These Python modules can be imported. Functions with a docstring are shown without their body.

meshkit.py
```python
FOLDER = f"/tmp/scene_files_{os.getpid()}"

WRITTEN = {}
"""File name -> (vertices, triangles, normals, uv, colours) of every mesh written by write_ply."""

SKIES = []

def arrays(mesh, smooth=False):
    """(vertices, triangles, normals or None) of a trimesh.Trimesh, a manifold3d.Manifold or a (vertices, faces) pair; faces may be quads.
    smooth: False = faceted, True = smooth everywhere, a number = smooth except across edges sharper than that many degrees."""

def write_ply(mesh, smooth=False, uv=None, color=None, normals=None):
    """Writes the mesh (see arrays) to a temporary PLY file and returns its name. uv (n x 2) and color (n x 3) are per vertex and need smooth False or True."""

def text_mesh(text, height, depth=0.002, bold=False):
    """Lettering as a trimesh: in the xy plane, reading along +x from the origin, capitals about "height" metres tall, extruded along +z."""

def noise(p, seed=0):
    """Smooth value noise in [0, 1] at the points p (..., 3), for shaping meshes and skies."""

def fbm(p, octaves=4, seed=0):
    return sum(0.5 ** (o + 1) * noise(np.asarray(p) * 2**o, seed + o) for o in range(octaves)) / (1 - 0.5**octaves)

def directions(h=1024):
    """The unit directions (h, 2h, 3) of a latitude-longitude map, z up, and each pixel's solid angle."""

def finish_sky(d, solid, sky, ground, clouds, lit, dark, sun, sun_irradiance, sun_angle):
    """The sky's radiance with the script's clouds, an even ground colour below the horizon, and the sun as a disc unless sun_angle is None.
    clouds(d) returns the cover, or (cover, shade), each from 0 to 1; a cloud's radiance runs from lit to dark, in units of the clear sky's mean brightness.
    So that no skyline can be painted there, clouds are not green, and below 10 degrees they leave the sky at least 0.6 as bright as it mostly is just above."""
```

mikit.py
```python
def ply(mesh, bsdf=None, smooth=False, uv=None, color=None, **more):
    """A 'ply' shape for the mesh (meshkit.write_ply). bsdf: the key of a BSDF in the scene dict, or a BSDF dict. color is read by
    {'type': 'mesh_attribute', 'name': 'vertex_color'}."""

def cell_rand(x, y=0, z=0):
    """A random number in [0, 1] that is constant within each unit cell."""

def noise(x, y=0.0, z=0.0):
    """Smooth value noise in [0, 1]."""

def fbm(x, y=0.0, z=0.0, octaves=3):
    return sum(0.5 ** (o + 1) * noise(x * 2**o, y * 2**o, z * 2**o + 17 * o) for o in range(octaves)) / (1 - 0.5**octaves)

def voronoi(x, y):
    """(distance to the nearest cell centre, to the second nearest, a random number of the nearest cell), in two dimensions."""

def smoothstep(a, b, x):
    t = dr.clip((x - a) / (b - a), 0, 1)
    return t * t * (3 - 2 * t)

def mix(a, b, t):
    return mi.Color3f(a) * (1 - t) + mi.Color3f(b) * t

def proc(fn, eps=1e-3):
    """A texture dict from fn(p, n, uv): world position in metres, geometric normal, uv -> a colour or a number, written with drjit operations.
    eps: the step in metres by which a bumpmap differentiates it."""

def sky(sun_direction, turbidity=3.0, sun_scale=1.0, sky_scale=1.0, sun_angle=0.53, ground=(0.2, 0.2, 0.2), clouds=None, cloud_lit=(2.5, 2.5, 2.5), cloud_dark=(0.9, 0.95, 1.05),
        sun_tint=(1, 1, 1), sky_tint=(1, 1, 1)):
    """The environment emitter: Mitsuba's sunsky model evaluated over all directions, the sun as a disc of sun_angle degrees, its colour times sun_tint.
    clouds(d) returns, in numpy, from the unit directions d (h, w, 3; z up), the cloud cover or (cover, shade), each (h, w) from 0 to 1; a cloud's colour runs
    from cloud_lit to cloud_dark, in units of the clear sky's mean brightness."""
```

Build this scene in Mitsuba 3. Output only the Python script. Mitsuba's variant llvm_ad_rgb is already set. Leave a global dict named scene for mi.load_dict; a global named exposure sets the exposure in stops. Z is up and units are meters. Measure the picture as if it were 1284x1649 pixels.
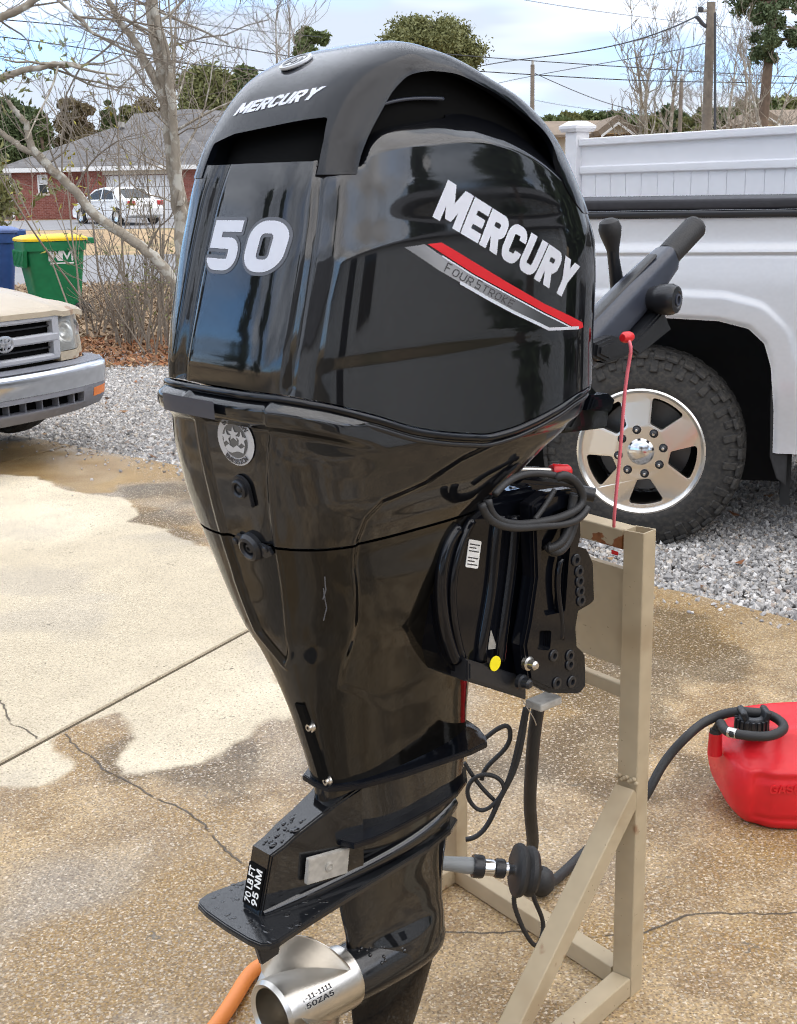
import math, random
import numpy as np
import drjit as dr
import trimesh
import manifold3d as m3
import shapely
from shapely.geometry import Polygon, LineString, Point, box as sbox
from shapely import affinity
from shapely.ops import unary_union
from scipy.interpolate import PchipInterpolator, CubicSpline
import mitsuba as mi
import mikit, meshkit
from mikit import proc, noise, fbm, voronoi, smoothstep, mix, cell_rand

T = mi.ScalarTransform4f
PI = math.pi
rng = np.random.default_rng(7)
random.seed(7)

# ------------------------------------------------------------------ camera, sky, exposure
EYE = np.array([0.0, 0.0, 1.5])
PITCH, ROLL = math.radians(13.9), math.radians(1.0)
FPX, CX, CY = 2100.0, 642.0, 824.5            # focal length and centre, in pixels of the photograph
VD = np.array([0, math.cos(PITCH), -math.sin(PITCH)])
_u0 = np.cross([1.0, 0, 0], VD)
VU = _u0 * math.cos(ROLL) + np.array([1.0, 0, 0]) * math.sin(ROLL)
VR = np.cross(VD, VU)
scene, labels = {}, {}
scene['camera'] = {'type': 'perspective', 'fov': 2 * math.degrees(math.atan(642.0 / FPX)), 'fov_axis': 'x', 'near_clip': 0.05, 'far_clip': 2000.0,
                   'to_world': T().look_at(origin=EYE.tolist(), target=(EYE + VD).tolist(), up=VU.tolist())}


def clouds(d):
    z = np.maximum(d[..., 2], 0.0)
    q = np.stack([d[..., 0] / (z + 0.22), d[..., 1] / (z + 0.22), z * 0 + 3.1], -1)
    a = meshkit.fbm(q * np.array([0.9, 1.9, 1.0]) + 5.3, 5, seed=3)
    b = meshkit.fbm(q * np.array([2.2, 4.2, 1.0]) + 1.7, 4, seed=8)
    c = meshkit.fbm(q * 0.55 + 9.1, 3, seed=5)
    az = np.arctan2(d[..., 0], d[..., 1])
    gap = 0.15 * np.exp(-((z - 0.085) / 0.055) ** 2) * (0.35 + 0.65 * np.clip(meshkit.noise(np.stack([az * 2.2 + 0.4, z * 4, z * 0], -1), 4) * 1.8 - 0.3, 0, 1))
    cover = np.clip((0.62 * a + 0.38 * c - 0.30 - gap) / 0.15, 0, 1) * 0.86 + 0.06
    shade = np.clip(0.95 - 1.35 * z + (b - 0.47) * 1.9, 0, 1)
    return cover, shade


scene['sky'] = mikit.sky([0.75, -0.45, 0.95], turbidity=3.0, sun_scale=0.10, sun_angle=88, clouds=clouds,
                         cloud_lit=(2.32, 2.42, 2.6), cloud_dark=(0.90, 0.95, 1.04), sun_tint=(1.0, 0.97, 0.92), sky_tint=(0.74, 0.98, 1.2))
exposure = 3.2


def ray(x, y):
    return VD + (x - CX) / FPX * VR - (y - CY) / FPX * VU


def G(x, y, z=0.0):
    """The point at height z that the photograph shows at (x, y): surveying helper."""
    v = ray(x, y)
    return EYE + v * ((z - EYE[2]) / v[2])


def AT(x, y, Y):
    v = ray(x, y)
    return EYE + v * (Y / v[1])


# ------------------------------------------------------------------ framework
def key_for(name, parent=None):
    base = name if parent is None else parent + '__' + name
    k, i = base, 0
    while k in scene or any(s.startswith(k + '__') for s in KEYS if s.startswith(k + '__')) or k in KEYS:
        i += 1
        k = f'{base}_{i:03d}'
    KEYS.add(k)
    return k


KEYS = set()


def lab(key, label=None, cat=None, group=None, kind=None):
    e = labels.setdefault(key, {})
    for a, b in (('label', label), ('category', cat), ('group', group), ('kind', kind)):
        if b:
            e[a] = b
    return key


def thing(name, label, cat, group=None):
    k = key_for(name)
    return lab(k, label, cat, group)


def obj(name, mesh, bsdf, parent=None, smooth=30, M=None, color=None, uv=None, label=None, cat=None, group=None, kind=None):
    k = key_for(name, parent)
    e = mikit.ply(mesh, bsdf, smooth, uv=uv, color=color)
    if M is not None:
        e['to_world'] = M
    scene[k] = e
    if label or cat or group or kind:
        lab(k, label, cat, group, kind)
    return k


def again(k0, name, parent=None, M=None, bsdf=None, **l):
    """One more entry that shares the mesh of entry k0."""
    k = key_for(name, parent)
    e = dict(scene[k0])
    if M is not None:
        e['to_world'] = M
    if bsdf:
        e['bsdf'] = {'type': 'ref', 'id': bsdf}
    scene[k] = e
    if l:
        lab(k, **l)
    return k


# ------------------------------------------------------------------ mesh helpers
def cat(ms):
    return trimesh.util.concatenate([m for m in ms if m is not None])


def to_man(m):
    return m3.Manifold(m3.Mesh(np.asarray(m.vertices, np.float32), np.asarray(m.faces, np.uint32)))


def from_man(M):
    q = M.to_mesh()
    return trimesh.Trimesh(q.vert_properties[:, :3].astype(float), q.tri_verts, process=False)


def bx(x0, x1, y0, y1, z0, z1):
    m = trimesh.creation.box(extents=(x1 - x0, y1 - y0, z1 - z0))
    m.apply_translation(((x0 + x1) / 2, (y0 + y1) / 2, (z0 + z1) / 2))
    return m


def rbox(x0, x1, y0, y1, z0, z1, r=0.01, seg=8):
    """Box with rounded edges."""
    s = m3.Manifold.sphere(r, seg)
    pts = [s.translate((x, y, z)) for x in (x0 + r, x1 - r) for y in (y0 + r, y1 - r) for z in (z0 + r, z1 - r)]
    return from_man(m3.Manifold.batch_hull(pts))


def hull_of(pts):
    return from_man(m3.Manifold.hull_points(np.asarray(pts, float)))


def spline(pts, n=40):
    p = np.asarray(pts, float)
    if len(p) < 3:
        return p[0] + np.linspace(0, 1, n)[:, None] * (p[1] - p[0])
    s = np.r_[0, np.cumsum(np.linalg.norm(np.diff(p, axis=0), axis=1))]
    return CubicSpline(s, p)(np.linspace(0, s[-1], n))


def tube(path, rad, sides=8, closed=False, caps=True):
    p = np.asarray(path, float)
    n = len(p)
    if closed:
        t = np.roll(p, -1, 0) - np.roll(p, 1, 0)
    else:
        t = np.gradient(p, axis=0)
    t /= np.linalg.norm(t, axis=1, keepdims=True) + 1e-12
    a = np.zeros_like(p)
    v = np.cross(t[0], [0, 0, 1.0] if abs(t[0][2]) < 0.9 else [1.0, 0, 0])
    for i in range(n):
        v = v - t[i] * (v @ t[i])
        v /= np.linalg.norm(v) + 1e-12
        a[i] = v
    b = np.cross(t, a)
    ang = np.arange(sides) * 2 * PI / sides
    R = np.broadcast_to(np.asarray(rad, float), (n,))[:, None, None]
    V = (p[:, None] + R * (np.cos(ang)[None, :, None] * a[:, None] + np.sin(ang)[None, :, None] * b[:, None])).reshape(-1, 3)
    m = n if closed else n - 1
    i, j = np.meshgrid(np.arange(m), np.arange(sides), indexing='ij')
    i2 = (i + 1) % n
    q = np.stack([i * sides + j, i * sides + (j + 1) % sides, i2 * sides + (j + 1) % sides, i2 * sides + j], -1).reshape(-1, 4)
    F = np.vstack([q[:, [0, 1, 2]], q[:, [0, 2, 3]]])
    if caps and not closed:
        k = len(V)
        V = np.vstack([V, p[0], p[-1]])
        j = np.arange(sides)
        F = np.vstack([F, np.c_[np.full(sides, k), (j + 1) % sides, j], np.c_[np.full(sides, k + 1), (n - 1) * sides + j, (n - 1) * sides + (j + 1) % sides]])
    return trimesh.Trimesh(V, F, process=False)


def cyl(p0, p1, r, sides=24):
    return tube(np.array([p0, p1], float), r, sides)


def lathe(prof, n=48, axis='z'):
    """prof: (radius, height) pairs from bottom to top; closed where the radius is zero."""
    m = trimesh.creation.revolve(np.asarray(prof, float), sections=n)
    if axis == 'x':
        m.apply_transform(trimesh.transformations.rotation_matrix(PI / 2, [0, 1, 0]))
    elif axis == 'y':
        m.apply_transform(trimesh.transformations.rotation_matrix(-PI / 2, [1, 0, 0]))
    return m


def prism(poly, h, engine='earcut'):
    """Extrusion of a 2D polygon (points or shapely) along +z."""
    if not hasattr(poly, 'geom_type'):
        poly = Polygon(poly)
    gs = [g for g in getattr(poly, 'geoms', [poly]) if g.geom_type == 'Polygon' and g.area > 1e-9]
    return cat([trimesh.creation.extrude_polygon(g, h, engine=engine) for g in gs])


def bprism(poly, h, r=0.004):
    """Extrusion with chamfered edges."""
    if not hasattr(poly, 'geom_type'):
        poly = Polygon(poly)
    poly = poly.buffer(0)
    cs = m3.CrossSection([np.asarray(poly.exterior.coords)[:-1]] + [np.asarray(i.coords)[:-1] for i in poly.interiors], m3.FillRule.EvenOdd)
    inner = cs.offset(-r, m3.JoinType.Miter)
    body = cs.extrude(h - 2 * r).translate((0, 0, r))
    try:
        full = inner.extrude(h)
        mid = cs.offset(-r * 0.4, m3.JoinType.Miter).extrude(h - 0.8 * r).translate((0, 0, 0.4 * r))
        return from_man(body + full + mid)
    except Exception:
        return from_man(body)


def move(m, M):
    m = m.copy()
    m.apply_transform(np.asarray(M, float))
    return m


def frame(o, x, y, z):
    M = np.eye(4)
    M[:3, 0], M[:3, 1], M[:3, 2], M[:3, 3] = x, y, z, o
    return M


def fyz(m):
    """Maps a mesh built in (a, b, height) to local (height, a, b): side profiles extruded along x."""
    return move(m, np.array([[0, 0, 1, 0], [1, 0, 0, 0], [0, 1, 0, 0], [0, 0, 0, 1.0]]))


def sstep(a, b, x):
    t = np.clip((x - a) / (b - a), 0, 1)
    return t * t * (3 - 2 * t)


def sdf_poly(x, y, pts):
    """Signed distance (negative inside) to a polygon, numpy."""
    pts = np.asarray(pts, float)
    d = np.full(np.shape(x), 1e9)
    ins = np.zeros(np.shape(x), bool)
    for (x0, y0), (x1, y1) in zip(pts, np.roll(pts, -1, 0)):
        ex, ey = x1 - x0, y1 - y0
        t = np.clip(((x - x0) * ex + (y - y0) * ey) / (ex * ex + ey * ey), 0, 1)
        d = np.minimum(d, np.hypot(x - x0 - t * ex, y - y0 - t * ey))
        c = (y0 > y) != (y1 > y)
        ins ^= c & (x < (x1 - x0) * (y - y0) / (y1 - y0 + 1e-12) + x0)
    return np.where(ins, -d, d)


# ------------------------------------------------------------------ lettering: heavy block glyphs as polygons, capitals 1 high
def glyph(ch, w=0.25):
    h = w / 2
    L = lambda *p: LineString(p).buffer(h, cap_style=2, join_style=2, mitre_limit=8)
    RL = lambda *p: LineString(p).buffer(h, cap_style=2, join_style=1)
    ring = lambda x0, x1, y0, y1, r: sbox(x0, y0, x1, y1).buffer(-r).buffer(r, 8).difference(sbox(x0 + w, y0 + w * .85, x1 - w, y1 - w * .85).buffer(-max(r - w, .03)).buffer(max(r - w, .03), 8))
    clip = lambda g, W: g.intersection(sbox(0, 0, W, 1))
    if ch == 'M':
        W = 1.1
        return clip(unary_union([L((h, 0), (h, 1)), L((W - h, 0), (W - h, 1)), L((h * .8, 1.15), (W / 2, .22), (W - h * .8, 1.15)).intersection(sbox(0, .12, W, 1))]), W), W
    if ch == 'E':
        W = .74
        return unary_union([sbox(0, 0, w, 1), sbox(0, 0, W, w * .85), sbox(0, 1 - w * .85, W, 1), sbox(0, .5 - w * .4, W * .93, .5 + w * .4)]), W
    if ch == 'F':
        W = .72
        return unary_union([sbox(0, 0, w, 1), sbox(0, 1 - w * .85, W, 1), sbox(0, .42, W * .9, .42 + w * .85)]), W
    if ch == 'R':
        W = .84
        return unary_union([sbox(0, 0, w, 1), ring(0, W, .36, 1, .28), sbox(0, .36, .3, 1).difference(sbox(w, .36 + w * .85, .4, 1 - w * .85)), L((.42, .45), (W - h * .9, -.1)).intersection(sbox(0, 0, 2, .5))]), W
    if ch == 'C':
        W = .84
        return ring(0, W, 0, 1, .34).difference(sbox(W - w - .02, .36, W + .1, .64)), W
    if ch == 'U':
        W = .84
        return unary_union([ring(0, W, 0, 1.6, .32).intersection(sbox(0, 0, W, 1))]), W
    if ch == 'Y':
        W = .95
        return clip(unary_union([L((h * .9, 1.1), (W / 2, .45)), L((W - h * .9, 1.1), (W / 2, .45)), sbox(W / 2 - h, 0, W / 2 + h, .5)]), W), W
    if ch in 'O0':
        W = .86
        return ring(0, W, 0, 1, .38), W
    if ch == '5':
        W = .84
        return unary_union([sbox(.02, 1 - w * .85, W - .02, 1), sbox(.02, .44, w + .02, 1), ring(0, W, 0, .66, .3).difference(sbox(-.1, .24, w + .01, .46)), sbox(.02, .46, .45, .66)]), W
    if ch == 'S':
        W = .8
        return unary_union([sbox(0, 0, W, w * .85), sbox(0, 1 - w * .85, W, 1), sbox(0, .5, w, 1), sbox(W - w, 0, W, .5), sbox(0, .5 - w * .42, W, .5 + w * .42)]), W
    if ch == 'T':
        W = .78
        return unary_union([sbox(0, 1 - w * .85, W, 1), sbox(W / 2 - h, 0, W / 2 + h, 1)]), W
    if ch == 'K':
        W = .82
        return clip(unary_union([sbox(0, 0, w, 1), L((w * .6, .42), (W, 1.15)), L((w * .9, .55), (W, -.12))]), 1.0), W
    if ch == 'W':
        g, W = glyph('M', w)
        return affinity.scale(g, 1, -1, origin=(0, .5)), W
    if ch == ' ':
        return Polygon(), .3
    raise ValueError(ch)


def word(text, height, w=0.25, gap=0.07, shear=0.0, xs=1.0):
    x, gs = 0.0, []
    for ch in text:
        g, W = glyph(ch, w)
        if not g.is_empty:
            gs.append(affinity.translate(g, x, 0))
        x += W + gap
    s = unary_union(gs)
    s = affinity.affine_transform(s, [height * xs, height * shear, 0, height, 0, 0])
    return s.simplify(height * .004)


def flat(poly, maxedge=0.008):
    """Triangulated flat polygon, fine enough to be laid on a curved surface."""
    gs = [g for g in getattr(poly, 'geoms', [poly]) if g.geom_type == 'Polygon' and g.area > 1e-9]
    out = []
    for g in gs:
        v, f = trimesh.creation.triangulate_polygon(g, engine='earcut')
        v = np.c_[v, np.zeros(len(v))]
        v, f = trimesh.remesh.subdivide_to_size(v, f, maxedge, max_iter=12)
        out.append(trimesh.Trimesh(v, f, process=False))
    return cat(out)


def drape(poly, fn, off=0.0008, maxedge=0.008, thick=0.0):
    """Lays a flat shape on a surface: fn(a, b) -> points; off: how proud it stands."""
    m = flat(poly, maxedge)
    a, b = m.vertices[:, 0], m.vertices[:, 1]
    P, e = fn(a, b), 1e-3
    n = np.cross(fn(a + e, b) - P, fn(a, b + e) - P)
    n /= np.linalg.norm(n, axis=1, keepdims=True) + 1e-12
    v = P + n * off
    v, idx = v, None
    m = trimesh.Trimesh(v, m.faces, process=False)
    m.merge_vertices()
    return m

# ------------------------------------------------------------------ materials
def rgb(*c):
    return {'type': 'rgb', 'value': list(map(float, c))}


def pri(c, rough=0.5, **k):
    return {'type': 'principled', 'base_color': rgb(*c) if isinstance(c, (tuple, list)) else c, 'roughness': float(rough) if not isinstance(rough, dict) else rough, **k}


def two(b):
    return {'type': 'twosided', 'bsdf': b}


def mat(name, b):
    scene['mat_' + name] = b if b['type'] == 'twosided' else two(b)
    return 'mat_' + name


def speck(c, amount=0.1, scale=40.0, big=6.0):
    c = tuple(map(float, c))

    def fn(p, n, uv):
        a = fbm(p.x * scale, p.y * scale, p.z * scale, 2)
        b = fbm(p.x * big + 7, p.y * big, p.z * big, 2)
        return mi.Color3f(*c) * (1.0 + amount * (2 * (0.5 * a + 0.5 * b) - 1) * 2)
    return proc(fn)


def smudge(p, n, uv):
    a = fbm(p.x * 7, p.y * 7, p.z * 7, 3)
    b = noise(p.x * 420, p.y * 420, p.z * 420)
    return 0.02 + 0.05 * smoothstep(0.5, 0.75, a) + 0.12 * smoothstep(0.93, 0.97, b)


BLACK = mat('gloss_black', pri((0.0028, 0.0032, 0.0045), proc(smudge), specular=0.72, clearcoat=0.6, clearcoat_gloss=0.99))
CAP = mat('satin_black', pri((0.003, 0.004, 0.007), 0.055, specular=0.36, clearcoat=0.2, clearcoat_gloss=0.9))
BRK = mat('bracket_black', pri((0.0030, 0.0036, 0.006), 0.07, specular=0.36, clearcoat=0.15, clearcoat_gloss=0.95))
LEGB = mat('leg_black', pri(speck((0.0042, 0.0038, 0.0034), 0.3, 60, 9), 0.06, specular=0.46, clearcoat=0.3, clearcoat_gloss=0.95))
WETB = mat('wet_black', pri((0.008, 0.009, 0.011), 0.13, specular=0.55, clearcoat=0.5, clearcoat_gloss=0.95))
RUBBER = mat('rubber_black', pri(speck((0.02, 0.02, 0.021), 0.2), 0.55))
PLASTIC = mat('dark_plastic', pri((0.014, 0.015, 0.018), 0.3, specular=0.5))
GREYBLACK = mat('grey_black_plastic', pri((0.034, 0.040, 0.058), 0.28, specular=0.6))
CAVITY = mat('cavity_black', pri((0.003, 0.003, 0.003), 0.8, specular=0.1))
SILVERD = mat('silver_decal', pri((0.58, 0.60, 0.66), 0.35))
REDD = mat('red_decal', pri((0.60, 0.012, 0.02), 0.3))
OUTLINE = mat('grey_decal', pri((0.10, 0.105, 0.12), 0.35))
WHITED = mat('white_decal', pri((0.75, 0.75, 0.73), 0.4))
DARKTXT = mat('dark_print', pri((0.06, 0.06, 0.065), 0.4))
YELLOWD = mat('yellow_sticker', pri((0.85, 0.72, 0.01), 0.4))
REDP = mat('red_plastic', pri((0.62, 0.015, 0.02), 0.3))
STEEL = mat('stainless', pri(speck((0.62, 0.59, 0.54), 0.06, 90, 14), 0.26, metallic=1.0))
CHROME = mat('chrome', pri((0.75, 0.76, 0.78), 0.1, metallic=1.0))
ZINC = mat('zinc', pri(speck((0.42, 0.40, 0.36), 0.2, 120, 25), 0.55, metallic=0.25))
GREYPIPE = mat('grey_pipe', pri((0.22, 0.23, 0.23), 0.4))
ORANGE = mat('orange_hose', pri((0.72, 0.23, 0.05), 0.42))
PINK = mat('red_cord', pri((0.74, 0.16, 0.20), 0.5))
BADGE = mat('badge_silver', pri((0.52, 0.53, 0.55), 0.3, metallic=0.25))
BADGED = mat('badge_grey', pri((0.13, 0.135, 0.14), 0.3, metallic=0.3))


def band_col(p, n, uv):       # printed fade of the silver flash, from dark at its front end to silver at its rear end
    t = smoothstep(0.25, 0.95, uv.x)
    return mix((0.30, 0.31, 0.33), (0.05, 0.054, 0.06), t) * (0.55 + 0.45 * smoothstep(0.0, 0.3, uv.x))


BAND = mat('silver_flash', pri(proc(band_col), 0.3))


def tan_paint(p, n, uv):
    a = fbm(p.x * 30, p.y * 30, p.z * 30, 3)
    b = noise(p.x * 170, p.y * 170, p.z * 170)
    c = mi.Color3f(0.40, 0.325, 0.215) * (0.92 + 0.18 * a)
    dirt = smoothstep(0.52, 0.72, fbm(p.x * 9 + 3, p.y * 9, p.z * 7, 3)) * 0.45
    c = mix(c, (0.26, 0.18, 0.10), dirt)
    c = mix(c, (0.20, 0.085, 0.035), smoothstep(0.72, 0.80, fbm(p.x * 17 + 8, p.y * 17, p.z * 15, 4)) * 0.7)
    return mix(c, (0.16, 0.10, 0.06), smoothstep(0.90, 0.95, b) * smoothstep(0.45, 0.6, fbm(p.x * 14, p.y * 14 + 3, p.z * 10, 2)) * 0.8)


TAN = mat('tan_steel', pri(proc(tan_paint), 0.55, specular=0.3))


def rusty(p, n, uv):
    a = fbm(p.x * 22, p.y * 22, p.z * 26, 4)
    c = tan_paint(p, n, uv)
    r = smoothstep(0.56, 0.60, a)
    return mix(c, mix((0.17, 0.06, 0.02), (0.28, 0.11, 0.04), noise(p.x * 120, p.y * 120, p.z * 120)), r)


RUSTY = mat('rusty_tan_steel', pri(proc(rusty), 0.65, specular=0.25))


def red_poly(p, n, uv):
    a = fbm(p.x * 14, p.y * 14, p.z * 14, 3)
    s = smoothstep(0.60, 0.72, fbm(p.x * 6 + 4, p.y * 6, p.z * 11, 3))
    c = mi.Color3f(0.62, 0.013, 0.02) * (0.85 + 0.3 * a)
    return mix(c, (0.45, 0.05, 0.04), s * 0.5)


REDCAN = mat('red_polyethylene', {'type': 'bumpmap', 'bump': proc(lambda p, n, uv: 0.0006 * fbm(p.x * 60, p.y * 60, p.z * 60, 2)), 'scale': 1.0, 'bsdf': pri(proc(red_poly), 0.36, specular=0.45)})


# ground --------------------------------------------------------------
def poly_sd(x, y, pts):
    d, s = mi.Float(1e9), mi.Float(1.0)
    for (x0, y0), (x1, y1) in zip(pts, np.roll(np.asarray(pts, float), -1, 0).tolist()):
        ex, ey = x1 - x0, y1 - y0
        t = dr.clip(((x - x0) * ex + (y - y0) * ey) / (ex * ex + ey * ey), 0, 1)
        d = dr.minimum(d, dr.sqrt(dr.square(x - x0 - t * ex) + dr.square(y - y0 - t * ey)))
        c = ((y0 > y) ^ (y1 > y)) & (x < (x1 - x0) * (y - y0) / (y1 - y0 + 1e-12) + x0)
        s = dr.select(c, -s, s)
    return d * s


_dry = [G(*q)[:2].tolist() for q in [(-700, 700), (-40, 765), (60, 768), (120, 790), (190, 800), (215, 840), (290, 870), (335, 880), (420, 960), (470, 1100), (462, 1128), (395, 1165),
                                     (335, 1210), (250, 1232), (200, 1245), (215, 1195), (190, 1150), (120, 1165), (80, 1205), (110, 1240), (60, 1265), (-80, 1275), (-700, 1300)]]
_stain = [G(*q)[:2].tolist() for q in [(-300, 705), (20, 712), (85, 722), (150, 730), (205, 745), (205, 775), (190, 795), (120, 798), (85, 778), (20, 762), (-300, 770)]]


def wet_amount(p):
    w = 0.40 * (fbm(p.x * 3.6, p.y * 3.6, 0.0, 4) - 0.5) + 0.05 * (noise(p.x * 21, p.y * 21) - 0.5)
    return smoothstep(-0.012, 0.03, poly_sd(p.x, p.y, _dry) + w * 0.55), w


_cr1 = [G(*q)[:2] for q in [(105, 1182), (130, 1210), (152, 1222), (165, 1240), (200, 1254), (232, 1275), (262, 1290), (300, 1305), (330, 1330), (355, 1362), (392, 1392), (430, 1415)]]
_cr2 = [G(*q)[:2] for q in [(700, 1500), (780, 1503), (850, 1500), (930, 1512), (1000, 1505), (1040, 1503), (1072, 1490), (1105, 1474), (1160, 1470), (1230, 1472), (1300, 1470)]]
_cr3 = [G(*q)[:2] for q in [(0, 1128), (12, 1150), (14, 1165), (36, 1172), (50, 1182), (62, 1190)]]


def crack_d(p):
    d = mi.Float(9.0)
    x = p.x + 0.008 * (noise(p.x * 45, p.y * 45) - 0.5)
    y = p.y + 0.008 * (noise(p.x * 45 + 9, p.y * 45) - 0.5)
    for c in (_cr1, _cr2, _cr3):
        for a, b in zip(c[:-1], c[1:]):
            ex, ey = float(b[0] - a[0]), float(b[1] - a[1])
            t = dr.clip(((x - float(a[0])) * ex + (y - float(a[1])) * ey) / (ex * ex + ey * ey), 0, 1)
            d = dr.minimum(d, dr.sqrt(dr.square(x - float(a[0]) - t * ex) + dr.square(y - float(a[1]) - t * ey)))
    return d


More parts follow.
